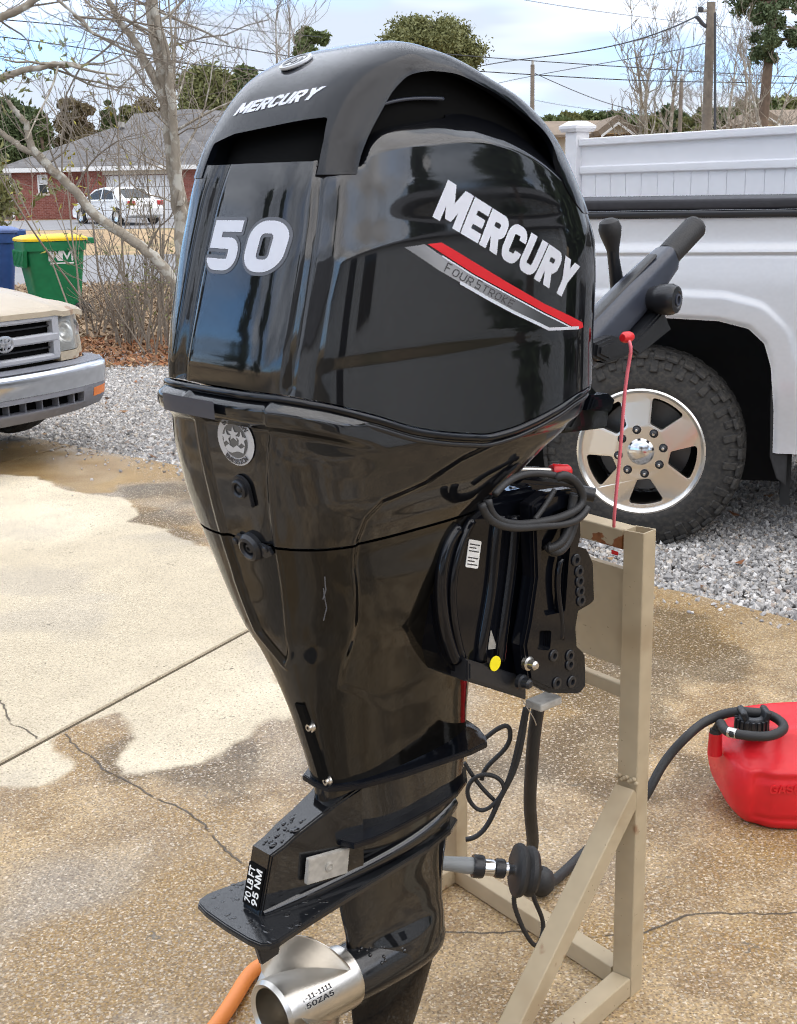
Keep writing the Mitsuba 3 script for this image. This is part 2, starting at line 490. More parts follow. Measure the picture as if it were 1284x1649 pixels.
def concrete(p, n, uv):
    wet, w = wet_amount(p)
    x, y = p.x, p.y
    big = fbm(x * 1.3 + 4, y * 1.3, 0.0, 3)
    mid = fbm(x * 9, y * 9, 2.0, 3)
    fine = noise(x * 260, y * 260)
    d1, d2, r1 = voronoi(x * 150, y * 150)
    d3, d4, r2 = voronoi(x * 82 + 3, y * 82)
    dry = mix((0.46, 0.395, 0.285), (0.62, 0.54, 0.40), smoothstep(0.25, 0.7, big)) * (0.90 + 0.2 * mid)
    dry = mix(dry, (0.30, 0.27, 0.23), smoothstep(0.5, 0.7, fbm(x * 2.2 + 11, y * 2.2, 1.0, 4)) * 0.42)
    dry = dry * (0.80 + 0.40 * fine)
    dry = mix(dry, (0.22, 0.18, 0.12), smoothstep(0.30, 0.2, d3) * smoothstep(0.80, 0.84, r2) * 0.7)
    peb = smoothstep(0.42, 0.30, d1)
    dry = mix(dry, mix((0.25, 0.20, 0.14), (0.60, 0.54, 0.44), r1), peb * 0.30)
    # wet or bare: the surface paste is worn off and the aggregate shows
    wc = mix((0.235, 0.15, 0.065), (0.40, 0.285, 0.15), smoothstep(0.25, 0.75, mid))
    wc = mix(wc, (0.265, 0.225, 0.175), smoothstep(0.35, 0.7, fbm(x * 1.5 + 21, y * 1.5, 5.0, 3)) * 0.95)
    wc = mix(wc, (0.27, 0.165, 0.055), smoothstep(0.52, 0.72, fbm(x * 2.1 + 3, y * 2.1, 9.0, 3)) * 0.95)
    stone = mix((0.14, 0.10, 0.065), (0.44, 0.34, 0.23), r1)
    wc = mix(wc, stone, peb * 0.7)
    wc = wc * (1.0 - 0.46 * smoothstep(0.50, 0.60, fbm(x * 1.5 + 41, y * 1.5, 3.0, 5)))
    big_st = smoothstep(0.36, 0.26, d3) * smoothstep(0.66, 0.72, r2)
    wc = mix(wc, mix((0.30, 0.24, 0.17), (0.62, 0.54, 0.43), cell_rand(r2 * 977.0)), big_st * 0.55)
    flake = smoothstep(0.80, 0.9, noise(x * 230 + 5, y * 230))
    wc = mix(wc, (0.62, 0.54, 0.42), flake * 0.6) * (0.64 + 0.72 * fine)
    orange = smoothstep(0.05, -0.03, poly_sd(x, y, _stain) + w * 0.7)
    c = mix(dry, wc, wet)
    c = mix(c, mix((0.25, 0.15, 0.055), (0.36, 0.255, 0.13), mid) * (0.85 + 0.3 * fine), orange * wet)
    dv, _, dr3 = voronoi(x * 4.3 + 0.25 * noise(x * 60, y * 60), y * 4.3 + 0.25 * noise(x * 60 + 7, y * 60))
    c = mix(c, (0.12, 0.105, 0.08), smoothstep(0.045, 0.02, dv) * smoothstep(0.72, 0.78, dr3) * 0.8)
    ck = smoothstep(0.0048, 0.0016, crack_d(p)) * smoothstep(0.05, 0.3, noise(x * 30 + 2, y * 30))
    return mix(c, (0.06, 0.05, 0.04), ck * 0.85)


def concrete_rough(p, n, uv):
    wet, _ = wet_amount(p)
    return 0.88 - wet * (0.22 + 0.40 * smoothstep(0.48, 0.62, fbm(p.x * 1.7 + 31, p.y * 1.7, 0.0, 3)))


def concrete_bump(p, n, uv):
    return 0.0022 * noise(p.x * 120, p.y * 120) + 0.0016 * noise(p.x * 260, p.y * 260) + 0.003 * smoothstep(0.0, 0.006, crack_d(p))


CONC = mat('concrete', {'type': 'bumpmap', 'bump': proc(concrete_bump, 8e-4), 'scale': 1.0, 'bsdf': pri(proc(concrete), proc(concrete_rough), specular=0.35)})


def gravel_col(p, n, uv):
    d1, d2, r = voronoi(p.x * 38, p.y * 38)
    return mix((0.09, 0.085, 0.08), (0.30, 0.29, 0.28), r) * (0.5 + 0.5 * smoothstep(0.0, 0.25, d2 - d1))


JOINTM = mat('joint_dirt', pri((0.075, 0.058, 0.035), 0.95))
GRAVELBED = mat('gravel_bed', pri(proc(gravel_col), 0.9))
GRAVEL = mat('gravel_stone', pri({'type': 'mesh_attribute', 'name': 'vertex_color'}, 0.85))
LEAFV = mat('leaf_litter', two(pri({'type': 'mesh_attribute', 'name': 'vertex_color'}, 0.8)))


def lawn(p, n, uv):
    a = fbm(p.x * 0.7, p.y * 0.7, 0.0, 4)
    b = fbm(p.x * 5, p.y * 5, 3.0, 3)
    c = mix((0.23, 0.155, 0.09), (0.33, 0.245, 0.14), a) * (0.75 + 0.5 * b)
    return mix(c, (0.12, 0.115, 0.05), smoothstep(0.55, 0.75, fbm(p.x * 0.4 + 9, p.y * 0.4, 1.0, 3)) * 0.5)


LAWN = mat('dry_lawn', pri(proc(lawn), 0.95))
ROADM = mat('street_asphalt', pri(speck((0.185, 0.185, 0.19), 0.12, 20, 0.6), 0.9))

# ================================================================== OUTBOARD MOTOR
# local axes: x to starboard, y forward, z up; the whole motor is built at this scale and set on the stand by EM
YAW = math.radians(47)
EO = np.array([-0.027, 1.98])
ES = 0.9
EM = T().translate([EO[0], EO[1], 0.15]).rotate([0, 0, 1], -47).scale(ES)
MFW = np.array([math.sin(YAW), math.cos(YAW), 0])
MRT = np.array([math.cos(YAW), -math.sin(YAW), 0])


def loc2w(p):
    p = np.asarray(p, float)
    return np.array([EO[0], EO[1], 0.15]) + ES * (p[..., :1] * MRT + p[..., 1:2] * MFW + p[..., 2:3] * np.array([0, 0, 1.0]))


def side(px, py, x=0.0):
    """Local (forward, up) of the point at this x that the photograph shows at (px, py)."""
    v, n = ray(px, py), MRT
    o = np.array([EO[0], EO[1], 0.0]) + ES * x * MRT
    t = ((o - EYE) @ n) / (v @ n)
    P = EYE + v * t
    return np.array([(P - np.array([EO[0], EO[1], 0])) @ MFW / ES, (P[2] - 0.15) / ES])


def sides(pts, x=0.0):
    return np.array([side(a, b, x) for a, b in pts])


def w2loc(P):
    q = np.asarray(P, float) - np.array([EO[0], EO[1], 0.15])
    return np.stack([q @ MRT, q @ MFW, q[..., 2]], -1) / ES


# sections: half width, rear reach, front reach, squareness, by height
ZC = [1.05, 1.24, 1.28, 1.34, 1.40, 1.46, 1.51, 1.56, 1.60, 1.64, 1.67, 1.695, 1.712, 1.722]
VC = [[.199, .344, .42, 4.5], [.198, .34, .426, 4.5], [.2, .334, .426, 4.5], [.2, .321, .427, 4.5], [.2, .306, .422, 4.5], [.194, .29, .4, 4.5], [.189, .276, .37, 4.5], [.182, .255, .336, 4.5],
      [.178, .23, .298, 4.2], [.174, .199, .237, 3.8], [.170, .165, .157, 3.4], [.156, .122, .085, 3.0], [.125, .08, .02, 2.6], [.07, .035, -.01, 2.2]]
ZL = [.44, .55, .58, .62, .66, .7, .75, .8, .85, .9, .95, 1.0, 1.05, 1.08, 1.12, 1.16, 1.2, 1.26]
VL = [[.058, .15, .19, 2.5], [.065, .176, .194, 2.5], [.069, .185, .196, 2.5], [.076, .196, .198, 2.5], [.084, .209, .198, 2.5], [.097, .223, .195, 2.5], [.117, .243, .187, 2.5], [.141, .266, .172, 2.6], [.158, .28, .157, 2.8],
      [.17, .292, .149, 3], [.176, .307, .163, 3.2], [.189, .321, .231, 3.4], [.198, .332, .315, 3.6], [.198, .338, .378, 3.8], [.199, .343, .414, 4], [.197, .346, .423, 4], [.196, .348, .423, 4.2], [.197, .34, .425, 4.4]]
EC, EL = PchipInterpolator(ZC, VC), PchipInterpolator(ZL, VL)
KT = 0.06


def sec_pt(E, t, z, o=0.0):
    w, a, b, n = np.moveaxis(E(z), -1, 0)
    w, a, b = w + o, a + o, b + o
    c, s = np.cos(t), np.sin(t)
    cs, ss = np.sign(c) * abs(c) ** (2 / n), np.sign(s) * abs(s) ** (2 / n)
    return np.stack([w * ss * (1 - KT * cs), (b - a) / 2 + (a + b) / 2 * cs, np.broadcast_to(z, np.shape(w * ss))], -1)


def on_side(E, f, z, sgn=1):
    w, a, b, n = np.moveaxis(E(z), -1, 0)
    cs = np.clip((f - (b - a) / 2) / ((a + b) / 2), -.9999, .9999)
    ss = (1 - abs(cs) ** n) ** (1 / n)
    return np.stack([sgn * w * ss * (1 - KT * cs), f + 0 * z, z + 0 * f], -1)


def on_rear(E, x, z):
    w, a, b, n = np.moveaxis(E(z), -1, 0)
    cs = -np.ones(np.shape(x + z))
    for _ in range(8):
        ss = np.clip(abs(x) / (w * (1 - KT * cs)), 0, .9999)
        cs = -(1 - ss ** n) ** (1 / n)
    return np.stack([x + 0 * z, (b - a) / 2 + (a + b) / 2 * cs, z + 0 * x], -1)


def t_even(E, z, n):
    t = np.linspace(0, 2 * PI, 6001)
    p = sec_pt(E, t, np.full(6001, z))
    s = np.r_[0, np.cumsum(np.linalg.norm(np.diff(p, axis=0), axis=1))]
    return np.interp(np.linspace(0, s[-1], n + 1)[:-1], s, t)


def loft(E, z0, z1, nz, nt, o=0.0, disp=None, zref=None, top=0.0):
    ts = t_even(E, zref or (z0 + z1) / 2, nt)
    zs = np.linspace(z0, z1, nz) if np.isscalar(nz) else np.asarray(nz)
    Tm, Zm = np.meshgrid(ts, zs)
    P = sec_pt(E, Tm, Zm, o)
    if disp is not None:
        P = disp(P, Tm)
    n = len(zs)
    P[..., 2] += top * sstep(z0, z1, Zm)
    V = P.reshape(-1, 3)
    i, j = np.meshgrid(np.arange(n - 1), np.arange(nt), indexing='ij')
    q = np.stack([i * nt + j, (i + 1) * nt + j, (i + 1) * nt + (j + 1) % nt, i * nt + (j + 1) % nt], -1).reshape(-1, 4)
    F = np.vstack([q[:, [0, 1, 2]], q[:, [0, 2, 3]]])
    k = len(V)
    V = np.vstack([V, P[0].mean(0), P[-1].mean(0)])
    j = np.arange(nt)
    F = np.vstack([F, np.c_[np.full(nt, k), j, (j + 1) % nt], np.c_[np.full(nt, k + 1), (n - 1) * nt + (j + 1) % nt, (n - 1) * nt + j]])
    m = trimesh.Trimesh(V, F, process=False)
    if m.volume < 0:
        m.invert()
    return m


ZDOME = 1.722
SEAM = np.array([(-.6, 1.222), (-.34, 1.214), (-.29, 1.203), (-.198, 1.174), (-.101, 1.140), (.01, 1.116), (.068, 1.108), (.118, 1.110), (.18, 1.118), (.245, 1.130), (.324, 1.146), (.40, 1.15), (.6, 1.15)])
seam_z = PchipInterpolator(SEAM[:, 0], SEAM[:, 1])
_sf = np.linspace(-.6, .6, 121)


def below_seam(dz):
    """Everything under the cowl seam, as a solid."""
    poly = [(-.6, .2)] + [(.6, .2)] + [(f, float(seam_z(f)) + dz) for f in _sf[::-1]]
    m = fyz(prism(poly, 1.0))
    m.apply_translation((-.5, 0, 0))
    return to_man(m)


CREASE = PchipInterpolator([-.3, -.194, -.17, -.11, -.053, .02, .058, .125, .175, .221, .266, .34], [1.525, 1.527, 1.547, 1.558, 1.563, 1.568, 1.568, 1.560, 1.547, 1.530, 1.508, 1.47])
SHOULD = PchipInterpolator([-.3, -.19, -.167, -.134, -.085, -.027, .02, .068, .10, .132, .185, .237, .34], [1.528, 1.532, 1.560, 1.580, 1.592, 1.600, 1.611, 1.619, 1.619, 1.613, 1.602, 1.588, 1.56])
PAN_R = PchipInterpolator([1.1, 1.229, 1.308, 1.403, 1.505, 1.56], [.143, .149, .155, .156, .149, .142])
PAN_L = PchipInterpolator([1.1, 1.226, 1.297, 1.382, 1.464, 1.522, 1.56], [-.083, -.070, -.060, -.053, -.046, -.036, -.03])


def body_disp(P, t):
    x, f, z = P[..., 0].copy(), P[..., 1].copy(), P[..., 2]
    wf = sstep(-.215, -.165, f) * (1 - sstep(.255, .33, f)) * sstep(.08, .12, abs(x))
    zc, zs = CREASE(np.clip(f, -.3, .34)), SHOULD(np.clip(f, -.3, .34))
    up = np.clip(z - zc, 0, None)
    soft = up * up / (up + .012)
    d = np.minimum(soft, (zs - zc)) * .95 + np.clip(z - zs, 0, .03) * 3.0
    x = np.sign(x) * np.maximum(abs(x) - d * wf, .03)
    # rear panel: a channel at its left edge, a fine step at its right edge
    rear = sstep(-.12, -.2, f) * sstep(1.195, 1.225, z)
    dl, dr_ = x - PAN_L(np.clip(z, 1.1, 1.56)), x - PAN_R(np.clip(z, 1.1, 1.56))
    f = f + rear * (.014 * np.exp(-((dl + .021) / .014) ** 2) + .004 * np.exp(-((dr_ - .004) / .0045) ** 2) + .005 * sstep(.0, .004, dr_) * sstep(.03, .012, dr_))
    f = f + rear * .006 * np.exp(-((z - 1.222) / .006) ** 2) * 0
    return np.stack([x, f, z], -1)


motor = thing('outboard_motor', 'glossy black outboard motor with a big silver 50, clamped to the tan stand', 'outboard motor')

_zs = np.r_[np.linspace(1.09, 1.50, 120), np.linspace(1.503, 1.64, 70), np.linspace(1.645, 1.695, 18), np.linspace(1.699, ZDOME, 12)]
body = to_man(loft(EC, 1.09, ZDOME, _zs, 640, disp=body_disp, zref=1.4)) - below_seam(.003)
body = body - to_man(rbox(-.105, .152, -.5, .02, 1.541, 1.80, .012, 12))                         # air intake behind the panel
body_m = from_man(body)
obj('cowl_body', body_m, BLACK, motor, 35, EM, label='glossy black cowl with a raised back panel')
obj('intake_core', loft(EC, 1.45, 1.70, 24, 120, o=-.034), CAVITY, motor, 40, EM)

ARCH = [(-.60, 1.524), (-.199, 1.522), (-.188, 1.548), (-.164, 1.585), (-.140, 1.614), (-.117, 1.640), (-.102, 1.652), (-.09, 1.660), (-.068, 1.667), (-.042, 1.6705), (-.015, 1.671), (.02, 1.669), (.055, 1.661), (.091, 1.650), (.14, 1.632), (.187, 1.612), (.232, 1.590), (.246, 1.578),
        (.262, 1.545), (.272, 1.505), (.30, 1.475), (.33, 1.455), (.60, 1.44)]
_a = np.array(ARCH)
arch_curve = np.vstack([[_a[0]], spline(_a[1:18], 60), spline(_a[17:22], 20)[1:], [_a[-1]]])
cut = fyz(prism(np.vstack([arch_curve, [(.6, 1.0), (-.6, 1.0)]]), 1.0))
cut.apply_translation((-.5, 0, 0))
_zs = np.r_[np.linspace(1.42, 1.64, 60), np.linspace(1.644, 1.698, 26), np.linspace(1.700, ZDOME, 16)]
outer = to_man(loft(EC, 1.42, ZDOME, _zs, 480, o=.0016, zref=1.55, top=.0016))
inner = to_man(loft(EC, 1.40, ZDOME, 70, 240, o=-.008, zref=1.55, top=-.008))
icut = prism(Polygon([(-.112, 1.40), (-.104, 1.50), (-.097, 1.574), (-.05, 1.5865), (.04, 1.5945), (.10, 1.600), (.137, 1.603), (.147, 1.57), (.152, 1.53), (.156, 1.40)]).buffer(-.006).buffer(.006), .62)
icut = move(icut, np.array([[1, 0, 0, 0], [0, 0, 1, -.6], [0, 1, 0, 0], [0, 0, 0, 1.0]]))
cap = outer - inner - to_man(cut) - to_man(icut)
cap_m = from_man(cap)
cap_k = obj('cowl_cap', cap_m, CAP, motor, 32, EM, label='satin black arched cap over the cowl')
# lip of the side scoop and the vane inside it
for sg in (1, -1):
    vn = [(sg * .150, f, z) for f, z in [(-.13, 1.618), (-.09, 1.628), (-.04, 1.633), (.01, 1.634)]]
    obj('scoop_vane', tube(spline(vn, 24), .003, 6), GREYBLACK, motor, True, EM)
# hood-shaped floor of the rear intake
obj('intake_floor', rbox(-.10, .148, -.245, .0, 1.530, 1.5385, .004), PLASTIC, motor, 40, EM)

# ---- lettering on the cowl
_b0, _bd = np.array([-.064, 1.459]), np.array([.352, -.158])
_bl = np.linalg.norm(_bd)
_bd = _bd / _bl
_bn = np.array([-_bd[1], _bd[0]])


def side_map(a, b):
    return on_side(EC, _b0[0] + a * _bd[0] + b * _bn[0], _b0[1] + a * _bd[1] + b * _bn[1])


def fit_word(text, length, height, **k):
    g = word(text, height, **k)
    x0, _, x1, _ = g.bounds
    return affinity.scale(affinity.translate(g, -x0, 0), length / (x1 - x0), 1, origin=(0, 0))


let = fit_word('MERCURY', .374, .066, w=.30, gap=.045, shear=.27)
obj('side_lettering', drape(let, side_map, .0010), SILVERD, motor, True, EM, label='large silver word MERCURY slanting down the side')


def sz_map(a, b):
    return on_side(EC, a, b)


red = Polygon([(-.047, 1.422), (-.080, 1.420), (.300, 1.258), (.325, 1.262), (.318, 1.272)]).simplify(0)
red = Polygon([(-.080, 1.4195), (-.049, 1.4205), (.02, 1.3895), (.10, 1.3535), (.20, 1.3105), (.318, 1.2695), (.3225, 1.2605), (.302, 1.2585), (.20, 1.297), (.10, 1.338), (.02, 1.371), (-.05, 1.4045)])
obj('red_stripe', drape(red, sz_map, .0010), REDD, motor, True, EM)
bandp = Polygon([(-.128, 1.4165), (-.086, 1.4195), (-.056, 1.4035), (.02, 1.3685), (.10, 1.3355), (.20, 1.2945), (.285, 1.262), (.213, 1.268), (.205, 1.271), (.12, 1.303), (.02, 1.345), (-.06, 1.381)])
bm_ = drape(bandp, sz_map, .0010)
_u = np.c_[(bm_.vertices[:, 1] + .13) / .36, bm_.vertices[:, 2]]
obj('silver_flash', bm_, BAND, motor, True, EM, uv=_u)
edge = LineString([(-.01, 1.3585), (.06, 1.3275), (.12, 1.3025), (.205, 1.2705), (.213, 1.2675), (.305, 1.2615)]).buffer(.0026, cap_style=2, join_style=1)
obj('white_edge_line', drape(edge, sz_map, .0016, .006), SILVERD, motor, True, EM)
edge2 = LineString([(-.05, 1.4005), (.02, 1.3675), (.10, 1.3345), (.20, 1.2935), (.29, 1.2605)]).buffer(.0012, cap_style=2)
obj('white_edge_line', drape(edge2, sz_map, .0016, .006), SILVERD, motor, True, EM)
_f0, _fd = np.array([-.047, 1.378]), np.array([.215, -.0905])
_fd = _fd / np.linalg.norm(_fd)
_fn = np.array([-_fd[1], _fd[0]])
four = unary_union([fit_word('F', .015, .0155, w=.15, gap=.18, shear=.3, xs=1.2), affinity.translate(fit_word('OUR', .052, .0125, w=.15, gap=.2, shear=.3, xs=1.2), .019, 0), affinity.translate(fit_word('S', .016, .0155, w=.15, shear=.3), .076, 0),
                    affinity.translate(fit_word('TROKE', .082, .0125, w=.15, gap=.2, shear=.3, xs=1.2), .096, 0)])
obj('model_lettering', drape(four, lambda a, b: on_side(EC, _f0[0] + a * _fd[0] + b * _fn[0], _f0[1] + a * _fd[1] + b * _fn[1]), .0018, .005), DARKTXT, motor, True, EM, label='small dark word FOURSTROKE on the silver flash')

n5, n0 = word('5', .073, w=.27, shear=.12), word('0', .073, w=.29, shear=.12)
fifty = unary_union([affinity.scale(n5, .080 / .066, 1, origin=(0, 0)), affinity.translate(affinity.scale(n0, .086 / .066, 1, origin=(0, 0)), .092, 0)])
ring_ = fifty.buffer(.0052, join_style=1)
_rm = lambda a, b: on_rear(EC, -.049 + a, 1.386 + b)
obj('number_border', drape(ring_, _rm, .0008, .006), OUTLINE, motor, True, EM)
obj('horsepower_number', drape(fifty, _rm, .0015, .006), SILVERD, motor, True, EM, label='silver number 50 on the back of the cowl')

top = fit_word('MERCURY', .185, .0175, w=.27, gap=.05, shear=.3)
obj('top_lettering', drape(top, lambda a, b: on_rear(EC, -.078 + a, 1.613 + .085 * a + b), .0030, .006), SILVERD, motor, True, EM, label='small silver word MERCURY above the intake')
# round badge on top
_bp = on_rear(EC, np.array(-.028), np.array(1.690))
_b1, _b2 = on_rear(EC, np.array(-.018), np.array(1.690)), on_rear(EC, np.array(-.028), np.array(1.698))
_bx = (_b1 - _bp) / np.linalg.norm(_b1 - _bp)
_bz = np.cross(_bx, _b2 - _bp)
_bz /= np.linalg.norm(_bz)
if _bz[1] > 0:
    _bz = -_bz
_by = np.cross(_bz, _bx)
BF = frame(_bp + _bz * .002, _bx, _by, _bz)
bd = obj('top_badge', move(lathe([(0, 0), (.026, 0), (.0275, .002), (.027, .005), (.024, .0062), (.023, .0048), (0, .0048)], 40), BF), BADGE, motor, 30, EM)
emb = unary_union([LineString([(-.015, -.009), (-.008, .008), (0, -.007), (.008, .008), (.015, -.009)]).buffer(.0026)])
obj('emblem', move(prism(emb.union(Point(0, 0).buffer(.021).difference(Point(0, 0).buffer(.0195))), .0018), BF @ trimesh.transformations.translation_matrix([0, 0, .0045])), BADGED, bd, 20, EM)

# ---- seam bead and lower cowl
ts = t_even(EC, 1.15, 400)


def ring_path(E, zf, o, n=400):
    P = sec_pt(E, ts, np.full(len(ts), 1.15), o)
    for _ in range(3):
        z = zf(P[:, 1])
        P = sec_pt(E, ts, z, o)
    return P


obj('seam_bead', tube(ring_path(EL, lambda f: seam_z(f) - .0045, .0005), .0062, 8, closed=True), CAP, motor, True, EM)
obj('seam_bead', tube(ring_path(EL, lambda f: seam_z(f) - .017, -.0005), .0045, 8, closed=True), PLASTIC, motor, True, EM)

LP = np.array([(-.045, 1.26), (-.035, 1.164), (-.030, 1.072), (-.030, 1.005), (-.034, .885), (-.018, .80), (.018, .742), (.034, .760), (.049, .783), (.07, .859), (.089, .947), (.097, .997), (.118, 1.107), (.131, 1.174), (.14, 1.26)])
CHAR = np.array([(-.175, .70), (-.19, .83), (-.212, .93), (-.215, .98), (-.205, 1.016), (-.174, 1.043), (-.082, 1.058), (.001, 1.083), (.10, 1.10), (.5, 1.10), (.5, .6), (-.06, .62), (-.11, .66)])


def low_disp(P, t):
    x, f, z = P[..., 0].copy(), P[..., 1].copy(), P[..., 2]
    rear = sstep(-.08, -.16, f) * sstep(.16, .13, abs(x))
    sd = sdf_poly(x, z, LP)
    f = f + rear * (.0065 * sstep(.001, -.007, sd) - .002 * np.exp(-((sd - .004) / .004) ** 2))
    sdc = sdf_poly(P[..., 1], z, CHAR)
    sidew = sstep(.02, .06, abs(x))
    x = x - np.sign(x) * sidew * (.010 * sstep(.004, -.016, sdc) * sstep(.60, .86, z) + .008 * np.exp(-((sdc + .004) / .014) ** 2) * sstep(.95, 1.0, z) * 0)
    # ledge round the back of the cowl seam
    zl = seam_z(np.clip(P[..., 1], -.55, .55)) - .030
    led = np.exp(-((z - zl) / .019) ** 4) * sstep(-.12, -.24, P[..., 1]) * sstep(-.16, -.25, P[..., 1]) * .019
    rr = np.hypot(x, f - .04) + 1e-9
    x, f = x + led * x / rr * 1.0, f + led * (f - .04) / rr
    return np.stack([x, f, z], -1)


low = to_man(loft(EL, .972, 1.255, 130, 560, disp=low_disp, zref=1.1))
keep = fyz(prism([(-.6, .5)] + [(.6, .5)] + [(f, float(seam_z(f)) - .002) for f in _sf[::-1]], 1.0))
keep.apply_translation((-.5, 0, 0))
obj('lower_cowl', from_man(low ^ to_man(keep)), BLACK, motor, 35, EM, label='glossy black lower cowl below the seam')
obj('midsection', loft(EL, .498, .9685, 200, 420, disp=low_disp, zref=.8), LEGB, motor, 40, EM, label='black midsection tapering down to the gearcase')
# grip plate let into the ledge
lp = drape(sbox(-.098, 1.174, .048, 1.198), lambda a, b: on_rear(EL, a, b), .0205, .01)
obj('ledge_grip', drape(sbox(-.098, 1.172, .044, 1.199).buffer(-.003).buffer(.003), lambda a, b: on_rear(EL, a, b) + np.array([0, -.0225, 0]), .0005, .01), GREYBLACK, motor, True, EM)


def star(r, r2, n=5, a0=90):
    return Polygon([((r if i % 2 == 0 else r2) * math.cos(math.radians(a0 + 180 / n * i)), (r if i % 2 == 0 else r2) * math.sin(math.radians(a0 + 180 / n * i))) for i in range(2 * n)])


_bc = (.050, 1.137)
badge_map = lambda a, b: on_rear(EL, _bc[0] + a * 1.12, _bc[1] + b) + np.array([0, .0055, 0])
sb = obj('star_badge', drape(Point(0, 0).buffer(.0385, 24), badge_map, .0012, .008), BADGE, motor, True, EM, label='round silver three star badge')
obj('badge_ground', drape(Point(0, 0).buffer(.0265, 24), badge_map, .0020, .008), BADGED, sb, True, EM)
for sx, sy in ((-.0165, .004), (.0, .0105), (.0165, .004)):
    obj('star', drape(affinity.translate(star(.0125, .0052), sx, sy), badge_map, .0034, .004), BADGE, sb, True, EM)
wave = Polygon([(-.022, -.012), (-.012, -.006), (-.004, -.011), (.006, -.006), (.014, -.010), (.022, -.006), (.018, -.017), (.006, -.015), (-.006, -.019), (-.016, -.018)])
obj('wave', drape(wave, badge_map, .0032, .004), BADGE, sb, True, EM)
ringtxt = []
for word_, a0, stp in (('ULTRA LOW', 128, -11.0), ('EMISSION', 232, 11.0)):
    for i, ch in enumerate(word_):
        if ch == ' ':
            continue
        tm = meshkit.text_mesh(ch, .0075, .0006, True)
        ang = math.radians(a0 + stp * i)
        up = 1 if stp < 0 else -1
        tm.apply_translation((-tm.bounds[:, 0].mean(), -.0037, 0))
        tm.apply_transform(trimesh.transformations.rotation_matrix(ang - up * PI / 2, [0, 0, 1]))
        tm.apply_translation((.0325 * math.cos(ang), .0325 * math.sin(ang), 0))
        v = tm.vertices
        ringtxt.append(trimesh.Trimesh(badge_map(v[:, 0], v[:, 1]) + np.outer(v[:, 2] + .0022, [0, -1.0, 0]), tm.faces, process=False))
obj('badge_lettering', cat(ringtxt), DARKTXT, sb, False, EM, kind='stuff')


def rear_frame(E, x, z, off=0.0):
    p = on_rear(E, np.array(x), np.array(z))
    px_ = on_rear(E, np.array(x + .004), np.array(z)) - p
    pz_ = on_rear(E, np.array(x), np.array(z + .004)) - p
    nx = px_ / np.linalg.norm(px_)
    nn = np.cross(nx, pz_)
    nn /= np.linalg.norm(nn)
    if nn[1] > 0:
        nn = -nn
    return frame(p + nn * off, nx, np.cross(nn, nx), nn)


# flush port boss and telltale fitting on the rear panel
plate = Point(0, 0).buffer(.021).union(sbox(-.021, -.03, .021, 0)).buffer(-.003).buffer(.003)
pf = rear_frame(EL, .050, 1.062, -.006)
fp = obj('flush_port', move(bprism(plate, .007, .0018), pf), PLASTIC, motor, 30, EM)
obj('port_ring', move(lathe([(.0155, 0), (.0155, .0105), (.0125, .0125), (.0095, .0105), (.0085, .003), (.0, .003)], 30), pf), PLASTIC, fp, 30, EM)
obj('port_plug', move(lathe([(0, 0), (.0055, 0), (.0055, .009), (.003, .011), (0, .011)], 20), pf), RUBBER, fp, 30, EM)
pf = rear_frame(EL, .038, .962, -.006)
hf = obj('hose_fitting', move(lathe([(.024, 0), (.024, .008), (.020, .014), (.015, .016), (.0115, .012), (.0105, .0), (0, .0)], 36), pf), PLASTIC, motor, 30, EM)
obj('fitting_bore', move(lathe([(0, .001), (.0075, .001), (.0075, .011), (.004, .012), (.004, .004), (0, .004)], 20), pf), RUBBER, hf, 30, EM)
obj('fitting_ear', move(bprism(Polygon([(-.045, .004), (-.03, .018), (.045, .008), (.05, -.004), (.03, -.014), (-.02, -.006)]).buffer(-.003).buffer(.003), .006, .0015), pf), PLASTIC, hf, 30, EM)
for dx in (-.037, .036):
    obj('screw', move(lathe([(0, .005), (.006, .005), (.006, .008), (.004, .0095), (0, .0095)], 16), pf @ trimesh.transformations.translation_matrix([dx, .004, 0])), PLASTIC, hf, 30, EM)

# rear strip with two bolts
strip = np.array([(z, on_rear(EL, np.array(.018), np.array(z))[1]) for z in np.linspace(.505, .665, 12)])
obj('rear_strip', cat([hull_of([(s * .010 + .018, f - .004, z) for s in (-1, 1) for f, z in ((a[1], a[0]), (b[1], b[0]))] + [(s * .010 + .018, f + .02, z) for s in (-1, 1) for f, z in ((a[1], a[0]), (b[1], b[0]))])
                       for a, b in zip(strip[:-1], strip[1:])]), CAVITY, motor, 30, EM)
for z in (.512, .622):
    f = float(on_rear(EL, np.array(.025), np.array(z))[1])
    obj('strip_bolt', move(lathe([(0, 0), (.0095, 0), (.0095, .004), (.0065, .005), (.0062, .0095), (.003, .0098), (.003, .006), (0, .006)], 18), frame((.026, f + .001, z), (1, 0, 0), (0, 0, 1), (0, -1, 0))), STEEL, motor, 30, EM)


# ---- gearcase
def plan_plate(half, z0, z1, zfun=None, r=.004):
    """Symmetrical plate in plan: half outline (forward, half width) from stern to bow."""
    h = np.asarray(half, float)
    pts = np.vstack([np.c_[h[:, 1], h[:, 0]], np.c_[-h[::-1, 1], h[::-1, 0]]])
    m = bprism(Polygon(pts).buffer(0), z1 - z0, r)
    m.apply_translation((0, 0, z0))
    if zfun is not None:
        v, f = trimesh.remesh.subdivide_to_size(m.vertices, m.faces, .025, max_iter=8)
        v = v.copy()
        v[:, 2] += zfun(v)
        m = trimesh.Trimesh(v, f, process=False)
    return m


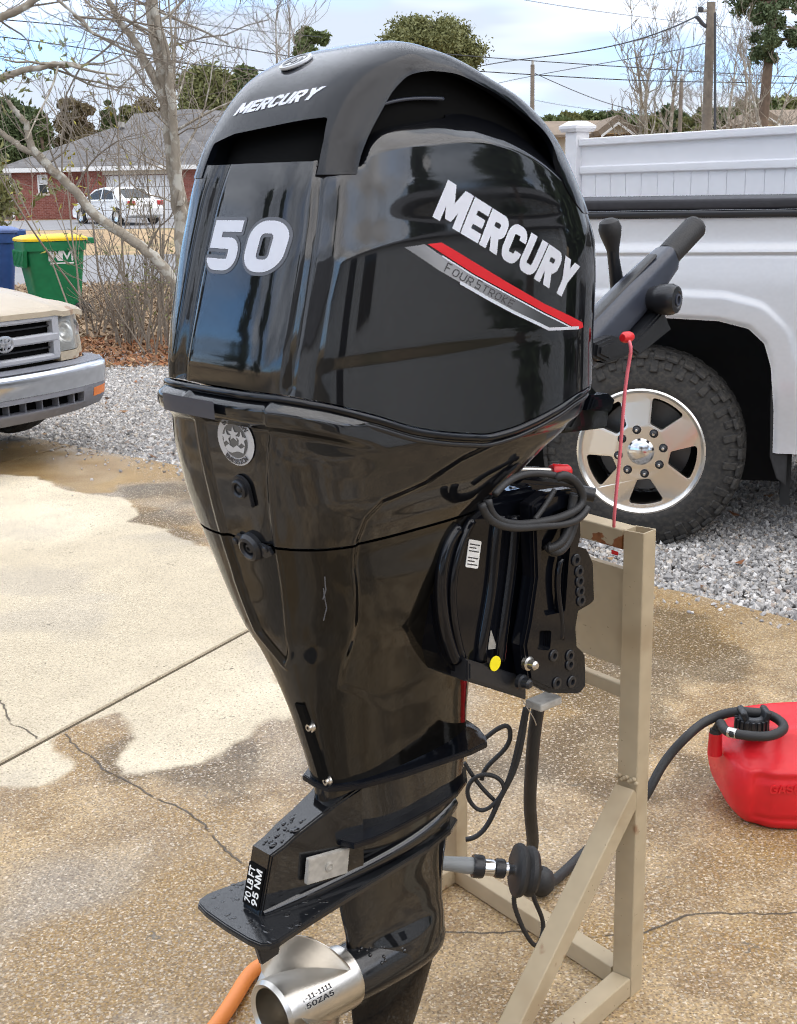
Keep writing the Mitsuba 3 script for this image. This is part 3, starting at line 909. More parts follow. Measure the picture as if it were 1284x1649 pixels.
spl = [(-.172, .0), (-.168, .035), (-.12, .066), (-.04, .088), (.04, .102), (.11, .111), (.152, .109), (.172, .088), (.190, .055), (.202, .012)]
obj('splash_plate', plan_plate(spl, .494, .506, lambda v: .006 * sstep(-.05, .18, v[:, 1]) + .003 * sstep(.05, .11, abs(v[:, 0])) - .004 * sstep(0, .15, v[:, 1]) * sstep(.03, .11, abs(v[:, 0])), .003), CAP, motor, 30, EM)


def strut(z, w, a, b, n=2.3, nt=120, tail=1.0):
    t = np.linspace(0, 2 * PI, nt + 1)[:-1]
    c, s = np.cos(t), np.sin(t)
    cs, ss = np.sign(c) * abs(c) ** (2 / n), np.sign(s) * abs(s) ** (2 / n)
    f = (b - a) / 2 + (a + b) / 2 * cs
    tp = np.where(cs < 0, (1 - abs(cs) ** 1.6 * tail), 1.0)
    return np.stack([w * ss * tp, f, np.full(nt, z)], -1)


def stack(rings):
    n, nt = len(rings), len(rings[0])
    V = np.concatenate(rings)
    i, j = np.meshgrid(np.arange(n - 1), np.arange(nt), indexing='ij')
    q = np.stack([i * nt + j, (i + 1) * nt + j, (i + 1) * nt + (j + 1) % nt, i * nt + (j + 1) % nt], -1).reshape(-1, 4)
    F = np.vstack([q[:, [0, 1, 2]], q[:, [0, 2, 3]]])
    k = len(V)
    V = np.vstack([V, rings[0].mean(0), rings[-1].mean(0)])
    j = np.arange(nt)
    F = np.vstack([F, np.c_[np.full(nt, k), j, (j + 1) % nt], np.c_[np.full(nt, k + 1), (n - 1) * nt + (j + 1) % nt, (n - 1) * nt + j]])
    m = trimesh.Trimesh(V, F, process=False)
    if m.volume < 0:
        m.invert()
    return m


def interp_rings(keys, n, **k):
    z = [q[0] for q in keys]
    p = PchipInterpolator(z, [q[1:] for q in keys])
    return stack([strut(zz, *p(zz)[:3], n=p(zz)[3], tail=p(zz)[4]) for zz in np.linspace(z[0], z[-1], n)])


#            z    w    aft   fwd    n   tail
upper = interp_rings([(.400, .060, .15, .180, 2.4, .2), (.43, .059, .158, .185, 2.4, .2), (.4935, .060, .163, .192, 2.5, .2)], 16)
lowers = interp_rings([(.10, .056, .105, .132, 2.1, .30), (.135, .050, .106, .134, 2.1, .38), (.17, .036, .108, .134, 2.1, .45), (.22, .031, .118, .138, 2.1, .5), (.29, .038, .13, .150, 2.1, .5), (.34, .046, .15, .160, 2.2, .4), (.402, .060, .15, .180, 2.4, .2)], 40)
# wedge that carries the plate's tail: its outline seen from the side
wp = np.array([(-.10, .492), (-.152, .470), (-.20, .452), (-.236, .440), (-.262, .428), (-.290, .420), (-.318, .314), (-.10, .312)])
wedge = []
for a, b, wa, wb in ((0, 1, .045, .040),):
    pass
wm = fyz(bprism(Polygon(wp), .060, .005))
wm.apply_translation((-.030, 0, 0))
wv = wm.vertices.copy()
wv[:, 0] *= np.interp(wv[:, 1], [-.32, -.16, -.10], [.85, 1.15, 1.7])
wm = trimesh.Trimesh(wv, wm.faces, process=False)
avp = [(-.372, .0), (-.370, .060), (-.365, .088), (-.354, .099), (-.335, .103), (-.25, .091), (-.153, .078), (-.05, .066), (.05, .055), (.13, .035), (.172, .012)]
av_m = plan_plate(avp, .303, .317, lambda v: -.004 * sstep(-.3, -.4, v[:, 1]), .004)
flange = plan_plate([(-.158, 0), (-.155, .045), (-.145, .072), (-.10, .080), (-.03, .082), (.05, .082), (.11, .074), (.16, .05), (.196, .012)], .392, .404, lambda v: .012 * sstep(-.10, .16, v[:, 1]), .003)
web = []
for s in (1, -1):    # rounded fillet running along the plate's root
    web.append(tube(spline([(s * .022, -.31, .318), (s * .030, -.2, .322), (s * .036, -.1, .328), (s * .040, 0, .338), (s * .036, .08, .352), (s * .02, .14, .365)], 40), np.interp(np.linspace(0, 1, 40), [0, .2, 1], [.008, .016, .02]), 10))
# torpedo
tp = [(0, .131), (.014, .129), (.028, .121), (.041, .103), (.050, .076), (.0545, .040), (.056, 0), (.056, -.06), (.0545, -.100), (.052, -.113), (0, -.113)]
tor = lathe([(r, f) for r, f in tp][::-1], 48, 'y')
tor.apply_translation((0, 0, .098))
sk = interp_rings([(-.125, .006, .085, .035, 2, .5), (-.05, .009, .095, .075, 2, .5), (.06, .013, .103, .122, 2, .5)], 14)
gc = obj('gearcase', cat([upper, lowers, wm] + web), BLACK, motor, 40, EM, label='black gearcase with a stepped wedge above the propeller')
obj('joint_flange', flange, CAP, gc, 30, EM)
obj('cavitation_plate', av_m, WETB, motor, 30, EM, label='wet black cavitation plate with a swept tail')
obj('propeller_housing', tor, WETB, motor, 40, EM)
obj('skeg', sk, BLACK, motor, 40, EM)
tb = fyz(bprism(Polygon([(-.35, .305), (-.285, .305), (-.30, .25), (-.335, .245)]), .012, .002))
tb.apply_translation((-.006 + .045, 0, 0))
obj('trim_tab', tb, PLASTIC, motor, 30, EM)
# anode on the starboard face of the wedge
an = fyz(bprism(sbox(0, 0, .092, .047).buffer(-.002).buffer(.002), .011, .002))
_ao = side(493, 1425, .047)
_ad = side(560, 1405, .047) - _ao
_aa = math.atan2(_ad[1], _ad[0])
an.apply_transform(trimesh.transformations.rotation_matrix(_aa, [1, 0, 0]))
an.apply_translation((.040, _ao[0], _ao[1]))
ak = obj('anode', an, ZINC, motor, 30, EM, label='pale grey rectangular anode')
ac = _ao + np.array([math.cos(_aa) * .046 - math.sin(_aa) * .024, math.sin(_aa) * .046 + math.cos(_aa) * .024])
obj('anode_bolt', move(lathe([(0, 0), (.009, 0), (.009, .003), (.005, .004), (.005, .002), (0, .002)], 18), frame((.0505, ac[0], ac[1]), (0, 1, 0), (0, 0, 1), (1, 0, 0))), ZINC, ak, 30, EM)
# printed strip on the back of the wedge
d_ = np.array([0, -.318 + .290, .314 - .420])
d_ /= np.linalg.norm(d_)
WF = frame((0, -.3155, .325), (1, 0, 0), -d_, np.cross([1, 0, 0], -d_))
if WF[1, 2] > 0:
    WF[:3, 2] *= -1
strip_k = obj('printed_strip', move(bprism(sbox(-.022, 0, .020, .072), .003, .0008), WF), CAVITY, motor, 30, EM)
tx = []
for i, s in enumerate(('70 LB FT', '95 NM')):
    tm = meshkit.text_mesh(s, .0145, .0008, True)
    tm.apply_scale((.062 / (tm.bounds[1, 0] - tm.bounds[0, 0]), 1, 1))
    tm.apply_translation((-tm.bounds[0, 0], 0, 0))
    tm.apply_transform(trimesh.transformations.rotation_matrix(PI / 2, [0, 0, 1]))
    tm.apply_translation((-.0025 + i * .019, .005, .003))
    tx.append(tm)
obj('strip_lettering', move(cat(tx), WF), WHITED, strip_k, False, EM)
# water beads
dro = []
ico = trimesh.creation.icosphere(subdivisions=2, radius=1.0)
for _ in range(120):
    f = rng.uniform(-.362, -.16)
    lim = np.interp(f, [-.39, -.34, -.25, -.153], [.085, .098, .088, .074])
    x = rng.uniform(-lim, lim)
    if abs(x) < .035 and f > -.32:
        continue
    r = abs(rng.normal(.0022, .0016)) + .0012
    q = ico.copy()
    q.apply_scale((r * rng.uniform(.8, 1.5), r * rng.uniform(.8, 1.5), r * .3))
    q.apply_translation((x, f, .317 - .004 * sstep(-.3, -.4, f)))
    dro.append(q)
for _ in range(26):
    k = rng.uniform(0, 1)
    f = np.interp(k, [0, 1], [-.20, -.28])
    z = np.interp(f, [-.29, -.262, -.236, -.20], [.420, .428, .440, .452])
    r = abs(rng.normal(.002, .0016)) + .001
    q = ico.copy()
    q.apply_scale((r, r * 1.4, r * .5))
    q.apply_translation((rng.uniform(-.022, .022), f, z + .0005))
    dro.append(q)
for _ in range(30):
    f, a = rng.uniform(-.10, .06), rng.uniform(.2, 1.1)
    q = ico.copy()
    r = abs(rng.normal(.002, .001)) + .001
    q.apply_scale(r)
    q.apply_translation((.0555 * math.sin(a), f, .098 + .0555 * math.cos(a)))
    dro.append(q)
for x0_, z0_, dx_, dz_ in ((.146, .925, -.012, -.04), (.140, .905, -.018, -.06)):
    sc_ = LineString([(x0_, z0_), (x0_ + dx_ * .4, z0_ + dz_ * .6), (x0_ + dx_, z0_ + dz_)]).buffer(.00055)
    obj('scuff', drape(sc_, lambda a, b: on_rear(EL, a, b), .0015, .01), OUTLINE, motor, True, EM)
obj('water_beads', cat(dro), BLACK, motor, True, EM, kind='stuff')
# propeller
pk = key_for('propeller', motor)
lab(pk, 'polished stainless three blade propeller')
hubp = [(.0475, -.283), (.0555, -.288), (.061, -.280), (.0605, -.262), (.0585, -.24), (.0585, -.18), (.0595, -.128), (.058, -.1165), (.03, -.1165), (.03, -.15), (.045, -.17), (.0475, -.2), (.0475, -.283)]
hub = lathe(hubp, 56, 'y')
hub.apply_translation((0, 0, .100))
if hub.volume < 0:
    hub.invert()
obj('hub', hub, STEEL, pk, 35, EM)
obj('hub_core', move(lathe([(0, -.16), (.047, -.16), (.047, -.15), (0, -.15)], 32, 'y'), trimesh.transformations.translation_matrix([0, 0, .1])), ZINC, pk, 30, EM)
nut = lathe([(0, -.215), (.012, -.215), (.013, -.20), (.0135, -.198), (.021, -.195), (.021, -.19), (.025, -.185), (.025, -.16), (0, -.16)], 6, 'y')
nut.apply_translation((0, 0, .1))
obj('prop_nut', nut, STEEL, pk, 25, EM)


def blade(a0):
    nr, nc = 22, 18
    V = np.zeros((2, nr, nc, 3))
    for i, u in enumerate(np.linspace(0, 1, nr)):
        R = .056 + u * .085
        ch = .165 * math.sqrt(max(1 - ((u - .30) / .71) ** 2, .0)) * (1 if u < .98 else .5)
        skew = .20 * u ** 1.5
        pitch = -math.atan(.50 / (2 * PI * R))
        for j, c in enumerate(np.linspace(-.5, .5, nc)):
            s = c * ch
            al = a0 + skew + s * math.cos(pitch) / R
            y = -.200 - s * math.sin(pitch) * 1.0 - .03 * u + .012 * u * u
            th = .0042 * (1 - (2 * c) ** 2) * (1.15 - u) + .0009
            for k, sg in enumerate((-1, 1)):
                V[k, i, j] = (R * math.sin(al), y + sg * th, R * math.cos(al))
    n = nr * nc
    i, j = np.meshgrid(np.arange(nr - 1), np.arange(nc - 1), indexing='ij')
    q = np.stack([i * nc + j, (i + 1) * nc + j, (i + 1) * nc + j + 1, i * nc + j + 1], -1).reshape(-1, 4)
    F = np.vstack([q, q[:, ::-1] + n])
    bord = [(0, j) for j in range(nc)] + [(i, nc - 1) for i in range(1, nr)] + [(nr - 1, j) for j in range(nc - 2, -1, -1)] + [(i, 0) for i in range(nr - 2, 0, -1)]
    b = np.array([i * nc + j for i, j in bord])
    F = np.vstack([F, np.c_[b, np.roll(b, -1), np.roll(b, -1) + n, b + n]])
    m = trimesh.Trimesh(V.reshape(-1, 3), np.vstack([F[:, [0, 1, 2]], F[:, [0, 2, 3]]]), process=False)
    m.apply_translation((0, 0, .1))
    return m


for a in (2, 122, 242):
    obj('blade', blade(math.radians(a)), STEEL, pk, 40, EM)
st = []
for i, s in enumerate(('11-11-1111', '650ZA5')):
    tm = meshkit.text_mesh(s, .0085, .0006, True)
    tm.apply_scale((.075 / (tm.bounds[1, 0] - tm.bounds[0, 0]), 1, 1))
    v = tm.vertices
    al = math.radians(57 - 0) + (v[:, 1] - i * .013) / -.0592
    R = .0588 + v[:, 2]
    st.append(trimesh.Trimesh(np.c_[R * np.sin(al), -.262 + v[:, 0], .1 + R * np.cos(al)], tm.faces, process=False))
obj('hub_stamping', cat(st), PLASTIC, pk, False, EM)

# ---- swivel bracket and clamp bracket
sw = sides([(792, 800), (739, 842), (716, 868), (705, 905), (703, 948), (708, 1010), (717, 1057), (733, 1088), (757, 1100), (846, 1110), (860, 1000), (870, 850), (868, 785)], .16)
swm = fyz(bprism(Polygon(sw).buffer(-.004).buffer(.004), .30, .016))
swm.apply_translation((-.14, 0, 0))
sb_k = obj('swivel_bracket', swm, BRK, motor, 30, EM, label='black curved swivel bracket')
for i, (pts, r) in enumerate([([(742, 850), (722, 885), (714, 925), (714, 965), (722, 1020), (738, 1066)], .011), ([(763, 838), (744, 880), (735, 915), (731, 960), (735, 1010), (747, 1062)], .009),
                              ([(806, 830), (800, 880), (793, 950), (783, 1010), (776, 1066)], .013), ([(832, 830), (828, 880), (820, 950), (812, 1010), (806, 1066)], .013),
                              ([(858, 850), (856, 900), (850, 960), (842, 1000)], .010)]):
    q = sides(pts, .165)
    obj('bracket_rib', tube(spline(np.c_[np.full(len(q), .160), q], 40), r, 12), BRK, sb_k, True, EM)
beam = sides([(754, 1062), (850, 1092), (850, 1128), (754, 1098)], .185)
bm2 = fyz(bprism(Polygon(beam).buffer(0), .34, .006))
bm2.apply_translation((-.155, 0, 0))
obj('cross_beam', bm2, PLASTIC, motor, 30, EM)
cl = sides([(852, 812), (880, 792), (921, 786), (932, 800), (934, 862), (930, 880), (945, 884), (954, 905), (956, 966), (949, 974), (930, 985), (926, 1010), (928, 1040), (941, 1052), (942, 1104), (932, 1117), (884, 1116), (846, 1098), (838, 1040), (846, 1000), (856, 930)], .20)
clm = fyz(bprism(Polygon(cl).buffer(-.006).buffer(.006), .036, .009))
clm.apply_translation((.172, 0, 0))
pk1 = sides([(866, 870), (884, 822), (912, 812), (918, 850), (912, 900), (906, 985), (872, 992), (862, 960)], .20)
pk2 = sides([(862, 1012), (884, 1012), (882, 1048), (858, 1046)], .20)
clb = to_man(clm)
for q_ in (pk1, pk2):
    c_ = fyz(bprism(Polygon(q_).buffer(-.008).buffer(.006), .05, .004))
    c_.apply_translation((.1945, 0, 0))
    clb = clb - to_man(c_)
clm = from_man(clb)
cb = obj('clamp_bracket', clm, BRK, motor, 30, EM, label='black starboard clamp bracket with a row of holes')
clm2 = clm.copy()
clm2.apply_translation((-.40, 0, 0))
obj('clamp_bracket', clm2, BRK, motor, 30, EM)
for px, py in [(928, 902), (933, 920), (934, 936), (935, 952), (936, 967), (892, 1056), (918, 1056), (918, 1070), (921, 1098), (897, 1100)]:
    f, z = side(px, py, .209)
    obj('bolt_hole', move(lathe([(.0045, 0), (.0105, .0), (.0115, .002), (.0105, .004), (.0055, .0045), (.0045, 0)], 20), frame((.2075, f, z), (0, 1, 0), (0, 0, 1), (1, 0, 0))), PLASTIC, cb, 30, EM)
q = sides([(905, 900), (900, 950), (905, 1000), (905, 1030)], .207)
obj('bracket_web', tube(spline(np.c_[np.full(4, .205), q], 24), .006, 8), BRK, cb, True, EM)
for px, py, r, x in ((850, 1068, .013, .205), (840, 1098, .014, .20)):
    f, z = side(px, py, x)
    obj('grease_fitting', move(lathe([(0, 0), (r, 0), (r, .008), (r * .7, .010), (r * .65, .022), (r * .4, .026), (0, .026)], 12), frame((x - .004, f, z), (0, 1, 0), (0, 0, 1), (1, 0, 0))), STEEL if r < .0135 else PLASTIC, motor, 30, EM)
f, z = side(876, 1130, .17)
obj('drain_lug', rbox(.15, .19, f - .03, f + .03, z - .008, z + .008, .004), ZINC, motor, 30, EM)
# stickers
q0, q1, q2 = side(757, 915, .172), side(777, 918, .172), side(763, 870, .172)
stk = fyz(bprism(Polygon([q0, q1, q1 + (q2 - q0), q2]).buffer(-.003).buffer(.003), .0015, .0003))
stk.apply_translation((.1605, 0, 0))
skk = obj('serial_sticker', stk, WHITED, motor, False, EM, label='small white serial sticker on the bracket')
lines = []
for k in range(7):
    if k == 3:
        continue
    a = q0 + (q2 - q0) * (.12 + .12 * k) + (q1 - q0) * .12
    b = a + (q1 - q0) * (.74 if k % 2 == 0 else .5)
    lines.append(LineString([a, b]).buffer(.0011))
lm = fyz(prism(unary_union(lines), .0004))
lm.apply_translation((.1621, 0, 0))
obj('sticker_print', lm, DARKTXT, skk, False, EM)
f, z = side(802, 1070, .192)
obj('yellow_dot', move(lathe([(0, 0), (.0135, 0), (.0135, .0012), (0, .0012)], 28), frame((.1853, f, z), (0, 1, 0), (0, 0, 1), (1, 0, 0))), YELLOWD, motor, 30, EM, label='round yellow sticker on the cross beam')
f0 = sides([(796, 1052), (818, 1050), (808, 1020)], .186)
tri = fyz(prism(Polygon(f0), .0012))
tri.apply_translation((.1605, 0, 0))
obj('warning_triangle', tri, ZINC, motor, False, EM)

# ---- front of the lower cowl: chin, latch, steering arm
ch = sides([(905, 700), (983, 690), (986, 660), (975, 640), (950, 612), (940, 640)], .10)
cm = fyz(bprism(Polygon(ch).buffer(-.008).buffer(.008), .14, .012))
cm.apply_translation((-.04, 0, 0))
obj('chin_housing', cm, BLACK, motor, 30, EM)
la = sides([(940, 660), (978, 662), (984, 642), (975, 633), (948, 636)], .11)
lm = fyz(bprism(Polygon(la).buffer(0), .04, .008))
lm.apply_translation((.085, 0, 0))
obj('cowl_latch', lm, CAP, motor, 30, EM)

TX = .05
tip, root, mid_ = side(1122, 368, TX), side(955, 545, TX), side(1094, 398, TX)
ax = np.array([0, *(tip - root)])
ax /= np.linalg.norm(ax)
up_ = np.cross([1, 0, 0], ax)
up_ /= np.linalg.norm(up_)
if up_[2] < 0:
    up_ = -up_
L_ = np.linalg.norm(tip - root)
TF = frame((TX, root[0], root[1]), (1, 0, 0), up_, ax)
th = key_for('tiller_handle', motor)
lab(th, 'dark blue black tiller arm reaching up and forward')
secs = []
for s, hw, hh, dy in ((-.16, .032, .036, .0), (0, .034, .040, 0), (.35, .032, .039, 0), (.55, .029, .035, .0), (.70, .025, .029, .002), (.735, .020, .022, .004)):
    t = np.linspace(0, 2 * PI, 41)[:-1]
    n = 3.2
    c, sn = np.cos(t), np.sin(t)
    secs.append(np.c_[hw * np.sign(c) * abs(c) ** (2 / n), dy + hh * np.sign(sn) * abs(sn) ** (2 / n), np.full(40, s * L_)])
obj('arm', move(stack(secs), TF), GREYBLACK, th, 35, EM)
obj('arm_rail', move(rbox(-.006, .016, .034, .042, -.05, .60 * L_, .004), TF), PLASTIC, th, 30, EM)
gp = [(0, .70), (.017, .70), (.0185, .715)]
for k in range(16):
    a = .72 + .26 * k / 16
    gp += [(.0203, a), (.0205, a + .011), (.0200, a + .0125), (.0200, a + .0150)]
gp += [(.0205, .985), (.018, 1.005), (.010, 1.015), (0, 1.018)]
gm = lathe([(r * 1.22, s * L_) for r, s in gp], 32)
gm.apply_translation((0, .006, 0))
obj('grip', move(gm, TF), RUBBER, th, 35, EM, label='ribbed grey black rubber grip')
sl = sides([(975, 470), (1000, 462), (990, 420), (975, 418)], -.02)
lev0, lev1 = side(996, 470, -.02), side(985, 392, -.02)
obj('shift_lever', tube(np.array([(-.02, *lev0), (-.02, *(lev0 * .5 + lev1 * .5)), (-.02, *lev1)]), [.016, .013, .011], 10), PLASTIC, th, 40, EM)
kp = [(0, -.045), (.010, -.042), (.014, -.02), (.022, .008), (.0245, .024), (.020, .038), (.010, .044), (0, .045)]
km = lathe([(r * .95, h * .95) for r, h in kp], 28)
lv = np.array([0, *(lev1 - lev0)])
lv /= np.linalg.norm(lv)
obj('shift_knob', move(km, frame((-.02, *side(985, 385, -.02)), (1, 0, 0), np.cross(lv, [1, 0, 0]), lv)), RUBBER, th, 40, EM)
kf, kz = side(1060, 482, .10)
kax = w2loc(AT(1106, 480, 2.22)) - w2loc(AT(1060, 478, 2.25))
kax /= np.linalg.norm(kax)
kx = np.cross(kax, [0, 0, 1])
kx /= np.linalg.norm(kx)
kn = lathe([(0, -.025), (.022, -.025), (.026, -.01), (.030, .0), (.031, .022), (.026, .034), (.017, .036), (.015, .034), (0, .034)], 14)
kk = obj('friction_knob', move(kn, frame((.10, kf + .01, kz), kx, np.cross(kax, kx), kax)), PLASTIC, th, 30, EM)
obj('knob_ring', move(lathe([(.008, .034), (.012, .034), (.012, .0375), (.008, .0375), (.008, .034)], 18), frame((.10, kf + .01, kz), kx, np.cross(kax, kx), kax)), GREYBLACK, kk, 30, EM)
sb1 = sides([(1000, 560), (1020, 575), (1075, 530), (1060, 495)], .085)
um = fyz(bprism(Polygon(sb1).buffer(0), .045, .008))
um.apply_translation((.055, 0, 0))
obj('switch_block', um, PLASTIC, th, 30, EM)
sb2 = sides([(955, 575), (975, 585), (1012, 572), (1012, 548), (985, 540), (958, 552)], .10)
um = fyz(bprism(Polygon(sb2).buffer(0), .05, .010))
um.apply_translation((.06, 0, 0))
obj('switch_block', um, PLASTIC, th, 30, EM)
kc = w2loc(AT(1009, 543, 2.17))
ks = obj('kill_switch', move(lathe([(0, -.014), (.0085, -.014), (.0105, -.008), (.0105, .006), (.007, .012), (0, .013)], 18), frame(kc, (1, 0, 0), (0, 0, 1), (0, -1, 0))), REDP, th, 35, EM, label='small red stop switch clip')
# red lever of the tilt lock
t0, t1 = w2loc(AT(866, 757, 2.12)), w2loc(AT(915, 759, 2.15))
tv = (t1 - t0) / np.linalg.norm(t1 - t0)
tx_ = np.cross(tv, [0, 0, 1])
tx_ /= np.linalg.norm(tx_)
TL = frame(t0, tx_, np.cross(tv, tx_), tv)
LT = np.linalg.norm(t1 - t0)
tk = obj('tilt_lever', move(lathe([(0, -.06), (.006, -.06), (.006, LT * .5), (0, LT * .5)], 12), TL), STEEL, motor, 40, EM)
rk = lathe([(0, LT * .42), (.011, LT * .43), (.0135, LT * .5), (.0135, LT * .95), (.010, LT * 1.04), (0, LT * 1.05)], 20)
obj('lever_knob', move(rk, TL), REDP, tk, 40, EM, label='bright red knob')
# swivel tube end by the stand
a, b = w2loc(AT(932, 792, 2.2)), w2loc(AT(957, 797, 2.2))
obj('tilt_tube_end', cyl(a, b, .014, 18), PLASTIC, motor, 30, EM)
obj('tilt_tube_end', cyl(a - (b - a) * .6, a + (b - a) * .2, .010, 18), STEEL, motor, 30, EM)

# ---- rigging cables looped over the bracket
YC = 1.958
CAB = [([(790, 806), (800, 832), (830, 845), (872, 842), (915, 825), (934, 806), (930, 785), (900, 772)], .0095, 2.02),
       ([(776, 812), (792, 838), (830, 850), (880, 847), (922, 834), (938, 815)], .0085, 2.00),
       ([(935, 800), (931, 835), (920, 870), (905, 888), (893, 880)], .011, 2.06),
       ([(925, 795), (918, 840), (905, 872), (890, 885)], .010, 2.04),
       ([(812, 800), (832, 780), (865, 766), (905, 768), (930, 778)], .008, 2.07),
       ([(900, 790), (885, 815), (868, 838)], .006, 2.03)]
for pts, r, Y in CAB:
    q = np.array([(.222 + (Y - 2.0) * -.3 + .012 * (a > 900), *side(a, b, .222)) for a, b in pts])
    obj('control_cable', tube(spline(q, 46), r * .78, 10), RUBBER, motor, True, EM)
tray = sides([(800, 800), (840, 772), (930, 780), (936, 800), (905, 838), (830, 840)], .12)
tm = fyz(bprism(Polygon(tray).buffer(0), .20, .015))
tm.apply_translation((-.06, 0, 0))
obj('cable_housing', tm, BRK, motor, 30, EM)
# wires that hang below the bracket
for pts, r, Y in [([(846, 1140), (838, 1180), (828, 1225), (815, 1265), (800, 1290), (775, 1305), (757, 1290), (755, 1265), (770, 1250), (800, 1252), (812, 1272)], .0042, 2.26),
                  ([(850, 1138), (843, 1180), (835, 1220), (822, 1255), (806, 1285), (790, 1320), (770, 1345), (750, 1352)], .0050, 2.26),
                  ([(748, 1228), (762, 1250), (785, 1278), (800, 1292)], .0042, 2.27),
                  ([(772, 1196), (800, 1175), (818, 1170), (822, 1185), (805, 1215), (785, 1235), (776, 1256)], .0045, 2.28)]:
    q = np.array([w2loc(AT(a, b, Y)) for a, b in pts])
    obj('hanging_wire', tube(spline(q, 60), r / ES, 8), RUBBER, motor, True, EM)
q = np.array([w2loc(AT(a, b, 2.24)) for a, b in [(836, 1105), (838, 1120), (846, 1135), (856, 1150), (864, 1168)]])
obj('safety_wire', tube(spline(q, 24), .0012, 5), STEEL, motor, True, EM)

# ================================================================== SETTING: ground, driveway, gravel, street
BORD = np.array([G(*q)[:2] for q in [(-900, 540), (-300, 648), (0, 697), (150, 722), (300, 752), (700, 838), (1045, 941), (1120, 958), (1284, 1000), (1700, 1150)]])
JD = np.array([.46, .888])
JN = np.array([.888, -.46])
J1 = float(np.mean([G(0, 1230)[:2] @ JN, G(400, 1015)[:2] @ JN]))
JD_ = G(400, 1015)[:2] - G(0, 1230)[:2]
JD = JD_ / np.linalg.norm(JD_)
JN = np.array([JD[1], -JD[0]])
J1 = float(G(0, 1230)[:2] @ JN)
J2 = float(G(60, 731)[:2] @ JN)
drive_poly = Polygon([tuple(p) for p in BORD] + [(9, -9), (-16, -9)])
drive = key_for('driveway')
lab(drive, kind='structure')
jw = .008


def strip(a, b):
    o = JN * a
    p = JN * b
    return Polygon([tuple(o - JD * 30), tuple(o + JD * 30), tuple(p + JD * 30), tuple(p - JD * 30)])


for a, b in ((J2 - 3.05, J2), (J2, J1), (J1, J1 + 3.05), (J1 + 3.05, J1 + 6.1)):
    g = drive_poly.intersection(strip(a + jw, b - jw))
    if g.is_empty:
        continue
    for gg in getattr(g, 'geoms', [g]):
        gg = gg.segmentize(.06)
        c = np.asarray(gg.exterior.coords)[:-1]
        wob = np.array([meshkit.fbm(np.array([[x * 2.2, y * 2.2, .3]]), 3)[0] - .5 for x, y in c])
        near = np.array([drive_poly.exterior.distance(Point(x, y)) < .02 for x, y in c])
        c = c + (wob * .07 * near)[:, None] * np.array([.7, .7]) + 0
        m = bprism(Polygon(c).buffer(0).simplify(.003), .10, .004)
        m.apply_translation((0, 0, -.10))
        obj('slab', m, CONC, drive, 20)
obj('joint_bed', prism(drive_poly.buffer(-.05), .02).apply_translation((0, 0, -.025)), JOINTM, drive, False)


def zterr(x, y):
    """Height of the land: the yard lies a little lower than the slab, the far side of the street rises gently."""
    d = np.hypot(x, y)
    return -.030 + .55 * sstep(36, 66, y) + 0.9 * sstep(75, 200, d) + .0 * x


g = np.concatenate([np.linspace(-1, 16, 40), np.linspace(17, 70, 40), np.geomspace(75, 900, 22)])
gx = np.concatenate([-np.geomspace(900, 32, 18), np.linspace(-30, 30, 70), np.geomspace(32, 900, 18)])
gy = np.concatenate([-np.geomspace(900, 12, 14), np.linspace(-10, -2, 6), g])
X, Y = np.meshgrid(gx, gy)
Z = zterr(X, Y) - .012
nx_, ny_ = len(gx), len(gy)
i, j = np.meshgrid(np.arange(ny_ - 1), np.arange(nx_ - 1), indexing='ij')
q = np.stack([i * nx_ + j, i * nx_ + j + 1, (i + 1) * nx_ + j + 1, (i + 1) * nx_ + j], -1).reshape(-1, 4)
inside = (X > -15.5) & (X < 8.5) & (Y < 2) & (Y > -8.5)
Z = np.where(inside, Z - .08, Z)
obj('ground', (np.c_[X.ravel(), Y.ravel(), Z.ravel()], q), LAWN, None, True, kind='structure')

# ================================================================== STAND
def beam4(p, q, w, h, up=(0, 0, 1), r=.003, hollow=False):
    """Square steel tube from p to q."""
    p, q = np.asarray(p, float), np.asarray(q, float)
    L = np.linalg.norm(q - p)
    a = (q - p) / L
    x = np.cross(np.asarray(up, float), a)
    x /= np.linalg.norm(x)
    y = np.cross(a, x)
    s = sbox(-w / 2, -h / 2, w / 2, h / 2).buffer(-r).buffer(r, 4)
    if hollow:
        s = s.difference(sbox(-w / 2 + .003, -h / 2 + .003, w / 2 - .003, h / 2 - .003))
    m = prism(s, L)
    return move(m, frame(p, x, y, a))


stand = thing('engine_stand', 'tan painted square steel stand holding the motor, rusty along its top bar', 'engine stand')
SV = np.array([-.656, -.755, 0])
RB = G(1010, 1592)
LB = G(733, 1412)
TW = .042
ztop = AT(1020, 853, RB[1])[2]
zx = np.array([.755, -.656, 0])
obj('upright', beam4(RB, RB + [0, 0, ztop], TW, TW, zx, .003, True), TAN, stand, 25, label='right tan upright, open at its top')
obj('upright', beam4(LB, LB + [0, 0, ztop], TW, TW, zx, .003, True), TAN, stand, 25)
SU = (RB - LB) / np.linalg.norm(RB - LB)
gap = SU * (TW / 2 + .003)
obj('top_bar', beam4(LB + gap + [0, 0, ztop - .020], RB - gap + [0, 0, ztop - .020], .040, .036), RUSTY, stand, 25, label='rust streaked top bar')
pl = prism(sbox(0, 0, np.linalg.norm(RB - LB) - TW - .008, .185), .014)
nrm = np.cross(SU, [0, 0, 1.0])
obj('transom_board', move(pl, frame(LB + gap * 1.15 + nrm * -.004 + [0, 0, ztop - .262], SU, (0, 0, 1), nrm)), TAN, stand, 25, label='flat tan mounting plate between the uprights')
z2 = AT(972, 1100, RB[1] + .06)[2]
obj('tie_bar', beam4(LB + gap + [0, 0, z2], RB - gap + [0, 0, z2], .018, .026), TAN, stand, 25)
